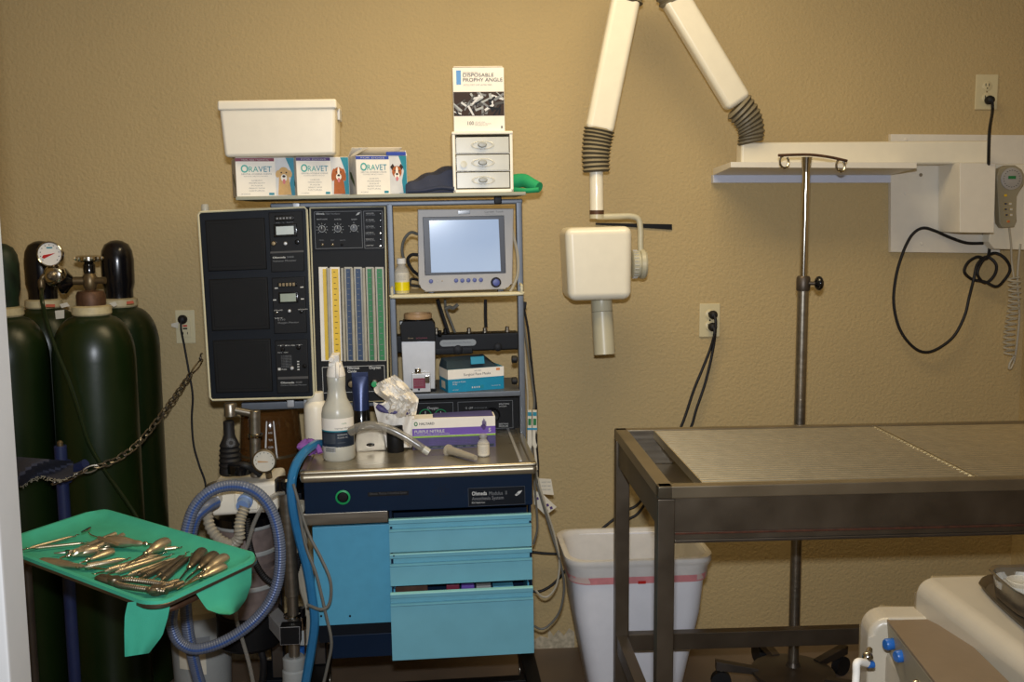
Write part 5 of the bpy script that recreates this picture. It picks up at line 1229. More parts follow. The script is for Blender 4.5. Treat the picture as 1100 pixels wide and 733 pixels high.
# lower pouch
lw = [(401, 431), (404, 440), (408, 452), (412, 470), (417, 481), (441, 481), (445, 465), (446, 445), (444, 436)]
rows = []
for j in range(15):
    v = j/14; xl_ = 401+14*v**1.2; xr_ = 445+1.5*math.sin(v*3)-3*v; row = []
    for i in range(19):
        u = i/18; px = xl_+(xr_-xl_)*u; py = 432+49*v+(4*math.sin(u*9) if j == 0 else 0); row.append(A(px, py, y-.028*math.sin(math.pi*u)-.004*math.sin(u*23+v*9)-.003*random.random()))
    rows.append(row)
b.grid(rows, 'paper_white')
back = [[V((p_.x, y+.03*math.sin(math.pi*i/18), p_.z)) for i, p_ in enumerate(r_)] for r_ in rows]; b.grid(back, 'paper_white'); part('lower_pouch', b, t)
b = CM(); rows = []
for j in range(19):
    v = j/18; row = []
    l_ = [(404, 417), (411, 413), (408, 421), (414, 430), (420, 444)]; 
    xl_ = 404+16*v-(5*math.sin(v*8) if v > .1 else 0); xr_ = 424+26*min(1, v*1.6)**.8-8*max(0, v-.6)
    for i in range(21):
        u = i/20; px = xl_+(xr_-xl_)*u; py = 403+6*(1-u)*1.6+38*v+5*u*(v)+random.uniform(-.5, .5)
        yy = y-.035-.03*math.sin(math.pi*u)*math.sin(math.pi*v)+.012*math.sin(u*11+v*6)+.008*math.sin(v*17-u*7)+random.uniform(-.009, .009)
        row.append(A(px, py, yy))
    rows.append(row)
b.grid(rows, 'paper_white'); b.grid([[p_+V((0, .004, 0)) for p_ in r_] for r_ in rows], 'paper_white')
for f_ in b.bm.faces: f_.smooth = False
part('torn_flap', b, t)
b = CM(); b.tube([A(405, 436, y-.025), A(411, 440, y-.03), A(418, 443, y-.034), A(430, 443, y-.034), A(440, 442, y-.03)], lambda u: .007+.003*math.sin(u*9), 'purple_dark', 8); part('dark_lining', b, t, 'dark blue printed inner lining')
# --- silver charger
y = YF+.15; fr = on(400, 485, ZS); t = thing('silver_charger', 'rounded silver charging base with oval badge on the worktop', 'charger', fr)
yv = (CART.inverted()@fr.translation).y
b = CM(); pts = [(382.5, 487), (381, 478), (383, 462), (388, 458.5), (398, 456), (410, 460), (414, 472), (415, 484.5)]
pq(b, pts, yv, .06, 'silver_plastic', .008, ); part('charger_body', b, t)
b = CM(); g = A(393, 464.5, yv+.012)+V((0, 0, .004)); b.lathe([(.024, 0), (.022, .003), (0, .002)], A(392, 461, yv+.01), 'chrome', n=24, sx=1, sy=.7); part('charging_well', b, t)
b = CM(); g = A(398, 478, yv-.0005); b.lathe([(.012, 0), (.012, .002), (.0105, .003)], g, 'gloss_black', (0, -1, 0), 24, sx=1, sy=.42); b.text('EZ-Cut', g+V((0, -.0036, -.0015)), .003, 'brass', w=.014, center=True); part('badge', b, t)
# --- black cylinder
fr = on(425, 485, ZS); yv = (CART.inverted()@fr.translation).y; r_ = wpx(415.5, 434, yv, 470)/2; Hh = hpx(458, 486, yv, 425)
b = MB(fr); b.lathe([(r_*.95, 0), (r_, .002), (r_, Hh*.8), (r_*.94, Hh*.83), (r_*.94, Hh*.97), (r_*.85, Hh), (0, Hh)], (0, 0, 0), 'panel_black', n=28)
solo('black_canister', b, 'short matte black cylinder beside the silver charger', 'canister', fr=fr)
# --- clear curved mask tube over them
y = YF+.13
b = CM(); b.tube([A(377, 464, y-.01), A(386, 459, y-.03), A(400, 457, y-.045), (A(418, 461, y-.05)), A(436, 470, y-.055), A(450, 479, y-.06), A(457, 484, y-.065)], lambda u: .0125-.0025*u, 'clear_tube', 14)
b.tube([A(455, 482.5, y-.064), A(461, 486.5, y-.067)], .0105, 'frosted_dense', 12)
solo('endotracheal_connector', b, 'clear curved plastic tube arching over the silver charger', 'tube')
# --- purple glove and
b, rows = blob(332, 480, .030, .021, YF+.18, 8, 'glove_purple', .006, 14, 24, .022); rows = [[V((p_.x, p_.y, max(p_.z, ZS+.001))) for p_ in r_] for r_ in rows]
b.grid(rows, 'glove_purple', True); b.poly(rows[0][::-1], 'glove_purple'); b.poly(rows[-1], 'glove_purple')
b.tube([A(333, 474, YF+.15), A(341, 480, YF+.14), A(344, 487, YF+.13)], .008, 'glove_purple', 8); solo('crumpled_glove', b, 'crumpled purple glove at the side of the worktop behind the blue tube', 'glove')
# --- packets in the open drawer
for k, (l, r_, m_, s_) in enumerate(((425, 460, 'oxide', 'brown packet in the open bottom drawer, nearest the blue side panel'), (480, 494, 'maroon', 'dark red packet in the open bottom drawer'), (496, 510, 'purple', 'purple packet in the open bottom drawer'), (512, 528, 'pail_grey', 'grey packet in the open bottom drawer'), (530, 552, 'sky_blue', 'light blue packet in the open bottom drawer'))):
    b = CM(); cbox(b, l, 628.6+k*.3, r_, 668, YF+.06+.004*k, .03, m_, .002); solo('drawer_packet', b, s_, 'packet', 'packets in the bottom drawer')
# --- leads and connectors hanging beside the rack
def leads(name, pts, r_, m_, label, cat='cable', group=None):
    b = MB(); b.tube(wl(pts, -.36), r_, m_, 7); return solo(name, b, label, cat, group)
b = MB(); pq(b, [(556, 323), (556, 331), (565, 333), (566, 325)], -.42, .02, 'black', .003); solo('cable_hook', b, 'small black clip holding the sensor leads on the rack upright', 'clip')
leads('sensor_lead', [(549, 240, -.43), (552, 255, -.43), (556, 275, -.43), (556, 295, -.43), (551, 308, -.43), (548, 313, -.43)], .0045, 'cable_white', 'pale lead running down beside the patient monitor')
leads('sensor_lead', [(559, 326), (561, 345), (563, 370), (565, 400), (567, 425), (567, 442)], .0032, 'cable_white', 'pale lead from the black clip down to the first teal connector')
leads('sensor_lead', [(561, 327), (563, 350), (567, 378), (571, 405), (574, 430), (573, 442)], .0032, 'cable_grey', 'grey lead from the black clip down to the second teal connector')
leads('sensor_lead', [(562, 328), (567, 352), (570, 380), (573, 410), (576, 438), (576, 470, -.37), (578, 500), (577, 520)], .0035, 'rubber', 'black lead hanging beside the rack upright')
for k, (x_, yy) in enumerate(((569, -.37), (574.5, -.372))):
    fr = T(P(x_, 470, yy)); t = thing('sensor_connector', ('white and teal plug hanging at the rack, nearest the worktop', 'white and teal plug hanging at the rack, on the wall side')[k], 'connector', fr, 'hanging sensor plugs')
    b = MB(); pq(b, [(x_-2.4, 441), (x_-2.6, 478), (x_-1, 482), (x_+2, 482), (x_+2.6, 478), (x_+2.4, 441)], yy, .012, 'tag_white', .002); part('plug_body', b, t)
    b = MB(); pq(b, [(x_-2, 443), (x_-2, 447), (x_+2, 447), (x_+2, 443)], yy-.001, .004, 'label_teal'); pq(b, [(x_-1.6, 450), (x_-1.6, 457), (x_+1.6, 457), (x_+1.6, 450)], yy-.001, .004, 'green_scale'); pq(b, [(x_-2.7, 460), (x_-2.7, 462), (x_+2.7, 462), (x_+2.7, 460)], yy-.001, .004, 'mask_blue'); part('colour_bands', b, t)
    b = MB(); b.tube(wl([(x_, 481), (x_+1, 492), (x_+2, 505)], yy+.005), .004, 'tag_white', 7); part('strain_relief', b, t)
leads('hanging_cable', [(571, 480), (573, 500), (577, 520), (584, 545), (593, 575), (602, 605), (606, 630), (602, 655), (592, 670), (582, 676), (572, 672)], .0038, 'cable_grey', 'grey cable making the longest loop beside the blue drawers')
leads('hanging_cable', [(575, 500), (579, 520), (588, 550), (597, 580), (601, 605), (598, 628), (590, 640), (582, 641), (575, 634)], .0035, 'cable_white', 'pale cable looping beside the middle blue drawer')
leads('hanging_cable', [(573, 505), (575, 530), (577, 555), (577, 570), (573, 585)], .0035, 'cable_grey', 'short grey cable close to the drawer edge below the worktop')
b = MB(); q_ = [(577, 514), (592, 515), (595, 532), (580, 531)]; pq(b, q_, -.33, .002, 'tag_white')
for k in range(3): b.text('PATIENT CABLE', P(582, 519+4*k, -.3306), .004, 'print_grey', w=.028)
solo('paper_tag', b, 'white paper tag hanging behind the worktop corner', 'tag', 'hanging paper tags')
b = MB(); pq(b, [(573, 527), (583, 531), (598, 545), (586, 554), (574, 542)], -.345, .002, 'tag_white')
for px, py in ((588, 543), (592, 546), (587, 548), (577, 536)): pq(b, [(px-1.6, py-1), (px-.6, py+1.8), (px+2, py+.6), (px+1, py-1.8)], -.346, .0008, 'plum')
solo('paper_tag', b, 'white paper tag with purple blots below the plain one', 'tag', 'hanging paper tags')
# ================================================================ steel wet table
ty0, ty1 = -1.21, -.56
c0 = P(707, 524, ty0); c1 = P(661, 460, ty1); TZ = .907
FT = T(c0.x, ty0, 0)@RZ(R(-1.0)); t = thing('wet_table', 'stainless steel prep table with recessed basin and rod grate', 'table', FT)
W, D_ = 1.46, ty1-ty0
def bx(b, x0, x1, y0, y1, z0, z1, m='dull_steel', bev=.003): b.box(x0, x1, y0, y1, z0, z1, m, bev)
b = MB(FT); rw = .045
def Zt(px, py, z): q = FT.inverted()@Z(px, py, z); return q
gi = Zt(680, 463, TZ); gf = Zt(718, 516, TZ)
ix0 = .036; iy0, iy1 = .030, D_-.028
bx(b, 0, W, 0, iy0, TZ-.03, TZ, 'rim_steel_lit', .004); bx(b, 0, W, iy1, D_, TZ-.03, TZ, 'rim_steel_lit', .004); bx(b, 0, ix0, 0, D_, TZ-.03, TZ, 'rim_steel_lit', .004); bx(b, W-ix0, W, 0, D_, TZ-.03, TZ, 'rim_steel_lit', .004)
part('rim_frame', b, t)
b = MB(FT); bd = .10
bx(b, ix0-.002, ix0+.002, iy0-.002, iy1+.002, TZ-bd, TZ-.004, 'steel', 0); bx(b, W-ix0-.002, W-ix0+.002, iy0, iy1, TZ-bd, TZ-.004, 'steel', 0)
bx(b, ix0, W-ix0, iy0-.002, iy0+.002, TZ-bd, TZ-.004, 'steel', 0); bx(b, ix0, W-ix0, iy1-.002, iy1+.002, TZ-bd, TZ-.004, 'steel', 0)
b.hexa([(ix0, iy0, TZ-bd-.004), (W-ix0, iy0, TZ-bd-.02), (W-ix0, iy1, TZ-bd-.02), (ix0, iy1, TZ-bd-.004), (ix0, iy0, TZ-bd), (W-ix0, iy0, TZ-bd-.016), (W-ix0, iy1, TZ-bd-.016), (ix0, iy1, TZ-bd)], 'steel')
part('basin', b, t)
leg_w = .040
b = MB(FT)
az = P(740, 583, ty0).z
bx(b, leg_w, W-leg_w, .006, .014, az, TZ-.03, 'dull_steel', .001); bx(b, leg_w, W-leg_w, .001, .012, az-.002, az+.006, 'dark_steel', .002)
bx(b, leg_w, W-leg_w, .002, .008, az+.018, az+.024, 'rust', .001); part('front_apron', b, t, 'scratched front apron with a rust line')
b = MB(FT); bx(b, .006, .014, leg_w, D_-leg_w, az+.03, TZ-.03, 'dull_steel', .001); part('side_apron', b, t)
b = MB(FT); bx(b, leg_w, W-leg_w, D_-.014, D_-.006, az+.03, TZ-.03, 'dull_steel', .001); part('rear_apron', b, t)
for x, y in ((0, 0), (W-leg_w, 0), (0, D_-leg_w), (W-leg_w, D_-leg_w)):
    b = MB(FT); bx(b, x, x+leg_w, y, y+leg_w, .02, TZ-.03, 'dull_steel', .003); b.rod((x+.02, y+.02, 0), (x+.02, y+.02, .03), .014, 'rubber', n=12); part('leg', b, t)
lz = P(672, 664, ty1).z
rz = P(760, 674, ty1).z; rz0 = P(760, 690, ty1).z
for nm, q in (('rear_rail', (leg_w, W-leg_w, D_-.036, D_-.004)), ('front_rail', (leg_w, W-leg_w, .004, .036)), ('side_rail', (.004, .036, leg_w, D_-leg_w)), ('side_rail', (W-.036, W-.004, leg_w, D_-leg_w))):
    if nm == 'front_rail': continue
    b = MB(FT); bx(b, *q, rz0-.004, rz, 'dull_steel', .002); part(nm, b, t)
# two rod grates that lift out
def grate(x0, x1, label, seam):
    fr = FT@T((x0+x1)/2, D_/2, TZ-.012); g = thing('rod_grate', label, 'grate', fr, 'rod grates in the steel table')
    hw = (x1-x0)/2; hd = (iy1-iy0)/2-.005; n_ = 30
    b = MB(fr)
    for k in range(n_):
        yy = -hd+.004+(2*hd-.008)*k/(n_-1); b.cyl((-hw, yy, .006), (hw, yy, .006), .0036, 'grate_rod', n=8)
    part('rods', b, g)
    b = MB(fr); b.box(-hw, -hw+.003, -hd, hd, -.012, .0105, 'grate_rod', .0005); b.box(hw-.003, hw, -hd, hd, -.012, .0105, 'grate_rod', .0005)
    for k in (-.5, 0, .5): b.cyl((hw*k, -hd, 0), (hw*k, hd, 0), .003, 'tool_metal', n=6)
    part('end_bar', b, g)
gx0 = Zt(752, 517, TZ-.004).x; gx0b = Zt(703, 465, TZ-.004).x; gx0 = (gx0+gx0b)/2; gm = (Zt(942, 460, TZ-.004).x+Zt(1040, 508, TZ-.004).x)/2
grate(gx0, gm-.002, 'wide rod grate nearest the open end of the steel table basin', 0)
grate(gm+.002, min(W-ix0-.004, gm+.62), 'rod grate beyond the beaded seam on the steel table', 1)

# ================================================================ waste bin
wf, wb = -.50, -.17
zr_ = P(683, 603, wf).z
xl, xr = P(605, 585, -.40).x, P(760, 590, -.40).x
fr = T((xl+xr)/2, (wf+wb)/2, 0); t = thing('waste_bin', 'white tapered waste bin with plastic liner behind the steel table leg', 'bin', fr)
def rr_(hw, hd, z, r_=.06, n=6):
    out = []
    for sx, sy, a0 in ((1, 1, 0), (-1, 1, 90), (-1, -1, 180), (1, -1, 270)):
        for k in range(n+1):
            a_ = R(a0+90*k/n); out.append((sx*(hw-r_)+r_*math.cos(a_), sy*(hd-r_)+r_*math.sin(a_), z))
    return out
hw, hd = (xr-xl)/2, (wb-wf)/2; h = zr_
b = MB(fr); s_ = .60; lv = [rr_(hw*s_, hd*.72, 0, .05), rr_(hw*s_+.004, hd*.73, .01, .05), rr_(hw*.86, hd*.89, h*.62, .055), rr_(hw*.93, hd*.93, h-.03, .06), rr_(hw*.93, hd*.93, h-.012, .06)]
b.grid([r_ for r_ in lv], 'bin_white', True); b.poly(lv[0][::-1], 'bin_white')
b.grid([rr_(hw*.91, hd*.9, h-.012, .055), rr_(hw*.84, hd*.86, h*.62, .05), rr_(hw*s_*.97, hd*.7, .012, .045)], 'bin_white', True)
b.poly(rr_(hw*s_*.97, hd*.7, .012, .045), 'bin_white')
part('bin_body', b, t)
b = MB(fr); b.grid([rr_(hw*.91, hd*.90, h-.012, .055), rr_(hw*.95, hd*.95, h-.002, .06), rr_(hw*.99, hd*.99, h-.002, .06), rr_(hw, hd, h-.008, .065), rr_(hw*.985, hd*.985, h-.016, .06), rr_(hw*.93, hd*.93, h-.024, .06)], 'bin_white', True); part('rim', b, t)
b = MB(fr); random.seed(4)
def jit(p, a): return [(x+random.uniform(-a, a), y+random.uniform(-a, a), z+random.uniform(-a, a)*.5) for x, y, z in p]
b.grid([jit(rr_(hw*.80, hd*.82, h*.5, .05), .004), jit(rr_(hw*.88, hd*.88, h-.03, .06), .003), rr_(hw*.93, hd*.93, h+.003, .06), rr_(hw*1.005, hd*1.005, h+.002, .066), jit(rr_(hw*1.01, hd*1.01, h-.014, .066), .0015), jit(rr_(hw*.965, hd*.965, h-.034, .062), .002), jit(rr_(hw*.95, hd*.95, h-.07, .06), .0015)], 'liner', True)
o = part('liner', b, t, 'thin plastic liner folded over the rim')
b = MB(fr); b.grid([rr_(hw*.957, hd*.957, h-.052, .061), rr_(hw*.944, hd*.944, h-.074, .06)], 'red_print', True)
q = P(690, 609.5, wf+.004)-fr.translation; b.box(q.x-.012, q.x+.012, -hd*.955, -hd*.95, h-.075, h-.066, 'red'); part('printed_band', b, o, 'red printed band')

# ================================================================ dental unit at the lower corner
zt_ = .88
fr = T(Z(1060, 680, zt_).x, -1.9, 0); U = thing('dental_unit', 'white rounded dental cabinet with sloping tan panel', 'dental cabinet', fr)
bl = Z(992, 620, zt_)
yb = bl.y; x0 = Z(986, 640, zt_-.03).x
b = MB(fr.copy()); b = MB()
def rounded_body(b, x0, x1, y0, y1, z0, z1, r_, m):
    prof = [(x0, z0), (x0, z1-r_)]+[(x0+r_-r_*math.cos(a_), z1-r_+r_*math.sin(a_)) for a_ in [i*math.pi/16 for i in range(1, 9)]]+[(x1, z1), (x1, z0)]
    b.prism([(x, y0, z) for x, z in prof], (0, y1-y0, 0), m, .012, 4)
rounded_body(b, x0, x0+.62, yb-.75, yb+.004, .1, zt_, .03, 'dental_white'); part('cabinet_body', b, U)
b = MB(); b.box(x0+.03, x0+.6, yb-.72, yb-.03, .03, .11, 'black', .005); part('plinth', b, U)
for xx in (x0+.08, x0+.54):
    for yy in (yb-.66, yb-.1):
        b = MB(); b.cyl((xx-.012, yy, .025), (xx+.012, yy, .025), .025, 'rubber', n=16); part('caster', b, U)
# smaller side housing
pl = P(949, 661, CAM.y+1.69); prr = P(1004, 654, CAM.y+1.72)
s0 = P(925, 668, CAM.y+1.70)
b = MB(); zz = pl.z
q0, q1 = P(924, 665, CAM.y+1.72), P(998, 652, CAM.y+1.76)
FS = T(q0.x, q0.y, 0)@RZ(R(-9))
sx = x0-q0.x+.03
zs_ = P(945, 652, CAM.y+1.71).z
r_ = .035
prof = [(0, .15), (0, zs_-r_)]+[(r_-r_*math.cos(a_), zs_-r_+r_*math.sin(a_)) for a_ in [i*math.pi/16 for i in range(1, 9)]]+[(sx+.02, zs_+.004), (sx+.02, .15)]
b = MB(FS); b.prism([(x, -.062, z) for x, z in prof], (0, .066, 0), 'dental_white', .012, 4); b.box(.03, sx+.02, -.34, -.05, .15, zs_-.06, 'dental_white', .01)
part('side_housing', b, U)
f1, f2 = P(1005, 733, CAM.y+1.30), P(1085, 733, CAM.y+1.33)
A_, B_, C2, D2 = pl, prr, f2, f1
e = .55
C3 = B_+(C2-B_)*1.25; D3 = A_+(D2-A_)*1.25; nz = V((0, 0, -.006))
b = MB(); b.hexa([D3+nz, C3+nz, B_+nz, A_+nz, D3, C3, B_, A_], 'tan_panel', .0015); part('tan_panel', b, U, 'tan sloping control panel')
b = MB(); dn = V((0.012, 0, -.11)); b.hexa([D3+nz+dn, D3+nz+dn+V((.02, 0, 0)), A_+nz+dn+V((.02, 0, 0)), A_+nz+dn, D3+nz, D3+nz+V((.02, 0, 0)), A_+nz+V((.02, 0, 0)), A_+nz], 'control_grey', .001); part('valve_face', b, U)
for px, py, yy in ((955.5, 693, 1.60), (967, 706, 1.53)):
    k = P(px, py, CAM.y+yy); b = MB(); b.lathe([(.008, 0), (.0098, .003), (.0098, .017), (.008, .0195), (0, .020)], k+V((.012, .004, 0)), 'knob_blue', (-1, -.15, .0), 18)
    b.cyl(k+V((.012, .004, 0)), k+V((.03, .008, 0)), .005, 'chrome', n=12); b.sph(k+V((.022, .008, .008)), .006, 'chrome', 10); part('blue_knob', b, U)
k = P(957, 686, CAM.y+1.66); b = MB(); b.sph(k+V((.006, 0, 0)), .005, 'gloss_black', 10); part('black_button', b, U)
k = P(985, 722, CAM.y+1.40)+V((-.01, 0, -.035)); b = MB(); b.lathe([(.007, 0), (.010, .004), (.010, .014), (.006, .018), (.008, .03), (.004, .034), (0, .034)], k+V((.022, .01, -.02)), 'chrome', (-1, -.3, .2), 18); b.sph(k+V((.018, .015, .006)), .009, 'chrome', 14); b.sph(k+V((.02, -.03, -.02)), .012, 'chrome', 14); part('chrome_valve', b, U)
b = MB(); k0, k1, k2 = P(932, 706, CAM.y+1.60), P(921, 712, CAM.y+1.58), P(918, 745, CAM.y+1.57)
b.sph(k0, .0095, 'chrome', 12); b.cyl(k0+V((.012, .02, .004)), k0, .005, 'chrome'); b.rod(k0+V((-.002, -.004, -.012)), k0+V((.01, -.004, -.012)), .006, 'knob_blue', n=12); part('suction_valve', b, U)
fr = T(k2); b = MB(); b.tube([k0+V((-.002, -.003, -.010)), k1, k1.lerp(k2, .4), k2, k2+V((-.01, 0, -.08))], lambda u: .0068-.001*u, 'paper_white', 10); b.tube([k2+V((-.001, -.003, .010)), k2+V((-.003, -.003, -.01))], .0072, 'tag_red', 10)
part('suction_tip', b, U, 'white suction tip with a red band')
# trays lying on the cabinet with a clear dish
b = MB(); q = [Z(px, py, zt_+.004) for px, py in ((1050, 628), (1056, 622), (1072, 618), (1160, 618), (1200, 700), (1120, 690), (1096, 672), (1064, 645))]
def tray(pts, h, lip, m, name, label, z):
    b = MB(); c_ = sum(pts, V())/len(pts); P_ = smooth(pts+[pts[0]], 4)[:-1]
    o_ = [V((p.x, p.y, z+h)) for p in P_]; i_ = [V((c_.x+(p.x-c_.x)*(1-lip), c_.y+(p.y-c_.y)*(1-lip), z+h-.002)) for p in P_]
    f_ = [V((c_.x+(p.x-c_.x)*(1-lip*1.9), c_.y+(p.y-c_.y)*(1-lip*1.9), z+.002)) for p in P_]
    f2_ = [p+V((0, 0, -.002)) for p in f_]; o2 = [p+V((0, 0, -.002)) for p in o_]; i2 = [p+V((0, 0, -.002)) for p in i_]
    b.grid([o_, i_, f_], m, True); b.grid([o_, o2, i2, f2_], m, True); b.poly(f_, m); b.poly(f2_[::-1], m)
    return solo(name, b, label, 'tray')
zc_ = zt_+.001
tray([Z(px, py, zt_+.006) for px, py in ((1051, 629), (1058, 622), (1080, 620), (1190, 622), (1240, 720), (1170, 730), (1110, 685), (1070, 650))], .010, .06, 'dull_steel', 'instrument_tray', 'flat dull steel tray lying on the white dental cabinet', zc_)
tray([Z(px, py, zt_+.045) for px, py in ((1062, 613), (1067, 609), (1085, 608.5), (1180, 608), (1210, 660), (1150, 655), (1098, 640), (1074, 624))], .042, .09, 'steel', 'deep_steel_tray', 'deeper shiny steel tray stacked on the flat one', zt_+.0055)
dc = Z(1096, 632, zt_+.03)
b = MB(); dm = []
b.lathe([(.034, 0), (.042, .004), (.045, .016), (.043, .016), (.04, .006), (0, .004)], (dc.x+.012, dc.y+.012, zt_+.022), 'clear', n=36); b.lathe([(.02, 0), (.026, .008), (.024, .009), (0, .004)], (dc.x+.012, dc.y+.012, zt_+.030), 'clear', n=30)
solo('glass_dish', b, 'round clear glass dish lying in the deeper steel tray', 'dish')
b = MB(); q = [Z(px, py, zt_+.018) for px, py in ((1070, 620), (1090, 617), (1180, 618), (1195, 650), (1120, 650))]; b.prism([V((p.x, p.y, zt_+.012)) for p in q], (0, 0, .009), 'paper_white', .001); solo('paper_pad', b, 'white paper pad under the glass dish in the steel tray', 'paper')

# ================================================================ instrument tray on its stand
TRZ = .80
a0 = Z(98, 552, TRZ); a1 = Z(277, 601, TRZ); a2 = Z(168, 652, TRZ)
ex_ = V((math.cos(R(-37.5)), math.sin(R(-37.5)), 0)); ey_ = V((-ex_.y, ex_.x, 0))
L_ = .60; exs = V((math.cos(R(-41.3)), math.sin(R(-41.3)), 0)); eys = (a1-a2); eys.z = 0; Wd = eys.length; eys.normalize()
cx_ = a1-exs*(L_/2)-eys*(Wd/2)
cx_.z = TRZ
FTR = Matrix(((ex_.x, ey_.x, 0, cx_.x), (ex_.y, ey_.y, 0, cx_.y), (0, 0, 1, 0), (0, 0, 0, 1)))
FTS = Matrix(((exs.x, eys.x, 0, cx_.x), (exs.y, eys.y, 0, cx_.y), (0, 0, 1, 0), (0, 0, 0, 1)))
t = thing('tray_stand', 'steel stand with a lipped rectangular tray under green cloth', 'instrument stand', FTR)
h1, h2 = L_/2, Wd/2
def rl(hw, hd, z, r_): return rr_(hw, hd, z, r_*.85, 8)
b = MB(FTS); b.grid([rl(h1+.006, h2+.006, TRZ+.005, .05), rl(h1+.012, h2+.012, TRZ+.001, .055), rl(h1+.012, h2+.012, TRZ-.005, .055), rl(h1+.002, h2+.002, TRZ-.006, .05), rl(h1-.010, h2-.010, TRZ-.012, .045), rl(h1-.018, h2-.018, TRZ-.014, .04)], 'dull_steel', True); b.poly(rl(h1-.018, h2-.018, TRZ-.014, .04), 'dull_steel'); part('tray', b, t)
b = MB(FTS); loop = [V(p) for p in rl(h1-.03, h2-.05, TRZ-.032, .03)]; b.tube(loop+[loop[0]], .008, 'bronze', 8, 1); b.tube([(-h1+.03, 0, TRZ-.034), (-h1-.10, 0, TRZ-.05), (-h1-.13, 0, TRZ-.12)], .011, 'bronze', 10); part('support_frame', b, t)
b = MB(FTS); b.rod((-h1-.13, 0, .05), (-h1-.13, 0, TRZ-.08), .012, 'dark_steel'); part('post', b, t)
b = MB(FTS); b.tube([(-h1-.13, -.2, .03), (-h1-.13, -.05, .05), (-h1-.13, .05, .05), (-h1-.13, .2, .03)], .014, 'dark_steel', 10); b.tube([(-h1-.13, 0, .05), (-h1+.2, 0, .05), (-h1+.3, 0, .03)], .014, 'dark_steel', 10); part('base', b, t)
for q in ((-h1-.13, -.2), (-h1-.13, .2), (-h1+.3, 0)):
    b = MB(FTS); b.cyl((q[0], q[1]-.01, .02), (q[0], q[1]+.01, .02), .02, 'rubber', n=14); part('caster', b, t)
# cloth draped in the tray
CZ = TRZ-.007
b = MB(FTS); random.seed(11)
def wav(pts, a, f, ph=0): return [(x, y, z+a*math.sin(f*i+ph)) for i, (x, y, z) in enumerate(pts)]
rings = [rl(h1-.30*L_/1, .02, CZ, .01)]
R1 = [wav(rl(h1-.05, h2-.05, CZ, .03), .0006, 1.7), rl(h1-.022, h2-.022, CZ+.0012, .04), rl(h1-.006, h2-.006, CZ+.009, .05), wav(rl(h1+.002, h2+.002, TRZ+.009, .055), .0008, .9), wav(rl(h1+.010, h2+.010, TRZ+.008, .06), .0008, 1.1, 1), wav(rl(h1+.012, h2+.012, TRZ+.001, .06), .0012, .55, 2)]
b.grid(R1, 'surgical_green', True); b.poly(R1[0], 'surgical_green')
cl = solo('surgical_cloth', b, 'green surgical cloth lining the instrument tray, two corners hanging down', 'cloth', fr=FTR@T(0, 0, CZ))
def flap(pix, depthfn, n=10, m_=14):    # hanging corner outlined by its left and right edges
    rows = []
    for j in range(m_+1):
        v = j/m_; (xa, ya), (xb, yb2) = pix(v); row = []
        for i in range(n+1):
            u = i/n; row.append(P(xa+(xb-xa)*u, ya+(yb2-ya)*u, depthfn(u, v)))
        rows.append(row)
    b = MB(); b.grid(rows, 'surgical_green'); b.grid([[p+V((0, .003, 0)) for p in r_] for r_ in rows], 'surgical_green'); return b
fy = a2.y-.022
def px1(v):
    l = [(137, 648), (134, 662), (133.5, 680), (134, 706)]; r_ = [(184, 643), (180, 664), (174, 684), (160, 702)]
    s_ = lambda L, v: tuple(L[min(2, int(v*3))][k]*(1-(v*3-min(2, int(v*3))))+L[min(2, int(v*3))+1][k]*(v*3-min(2, int(v*3))) for k in (0, 1))
    return s_(l, v), s_(r_, v)
(xa, ya), (xb, yb2) = px1(0)
b = flap(px1, lambda u, v: Z(xa+(xb-xa)*u, ya+(yb2-ya)*u, TRZ+.002).y+.006*math.sin(u*7)*v-.004*v); part('front_corner', b, cl)
fy2 = a1.y+.02
def px2(v):
    T1 = [(208, 634), (222, 655), (236, 660), (247, 661)]; T2 = [(270, 606), (270, 628), (264, 645), (255, 657)]
    s_ = lambda L, v: tuple(L[min(2, int(v*3))][k]*(1-(v*3-min(2, int(v*3))))+L[min(2, int(v*3))+1][k]*(v*3-min(2, int(v*3))) for k in (0, 1))
    return s_(T1, v), s_(T2, v)
(xa, ya), (xb, yb2) = px2(0)
b = flap(px2, lambda u, v: Z(xa+(xb-xa)*u, ya+(yb2-ya)*u, TRZ+.002).y+.008*math.sin(u*8)*v-.004*v); part('side_corner', b, cl)
def px3(v):
    T1 = [(20, 596), (24, 612)]; T2 = [(135, 640), (142, 652)]
    return tuple(T1[0][k]*(1-v)+T1[1][k]*v for k in (0, 1)), tuple(T2[0][k]*(1-v)+T2[1][k]*v for k in (0, 1))
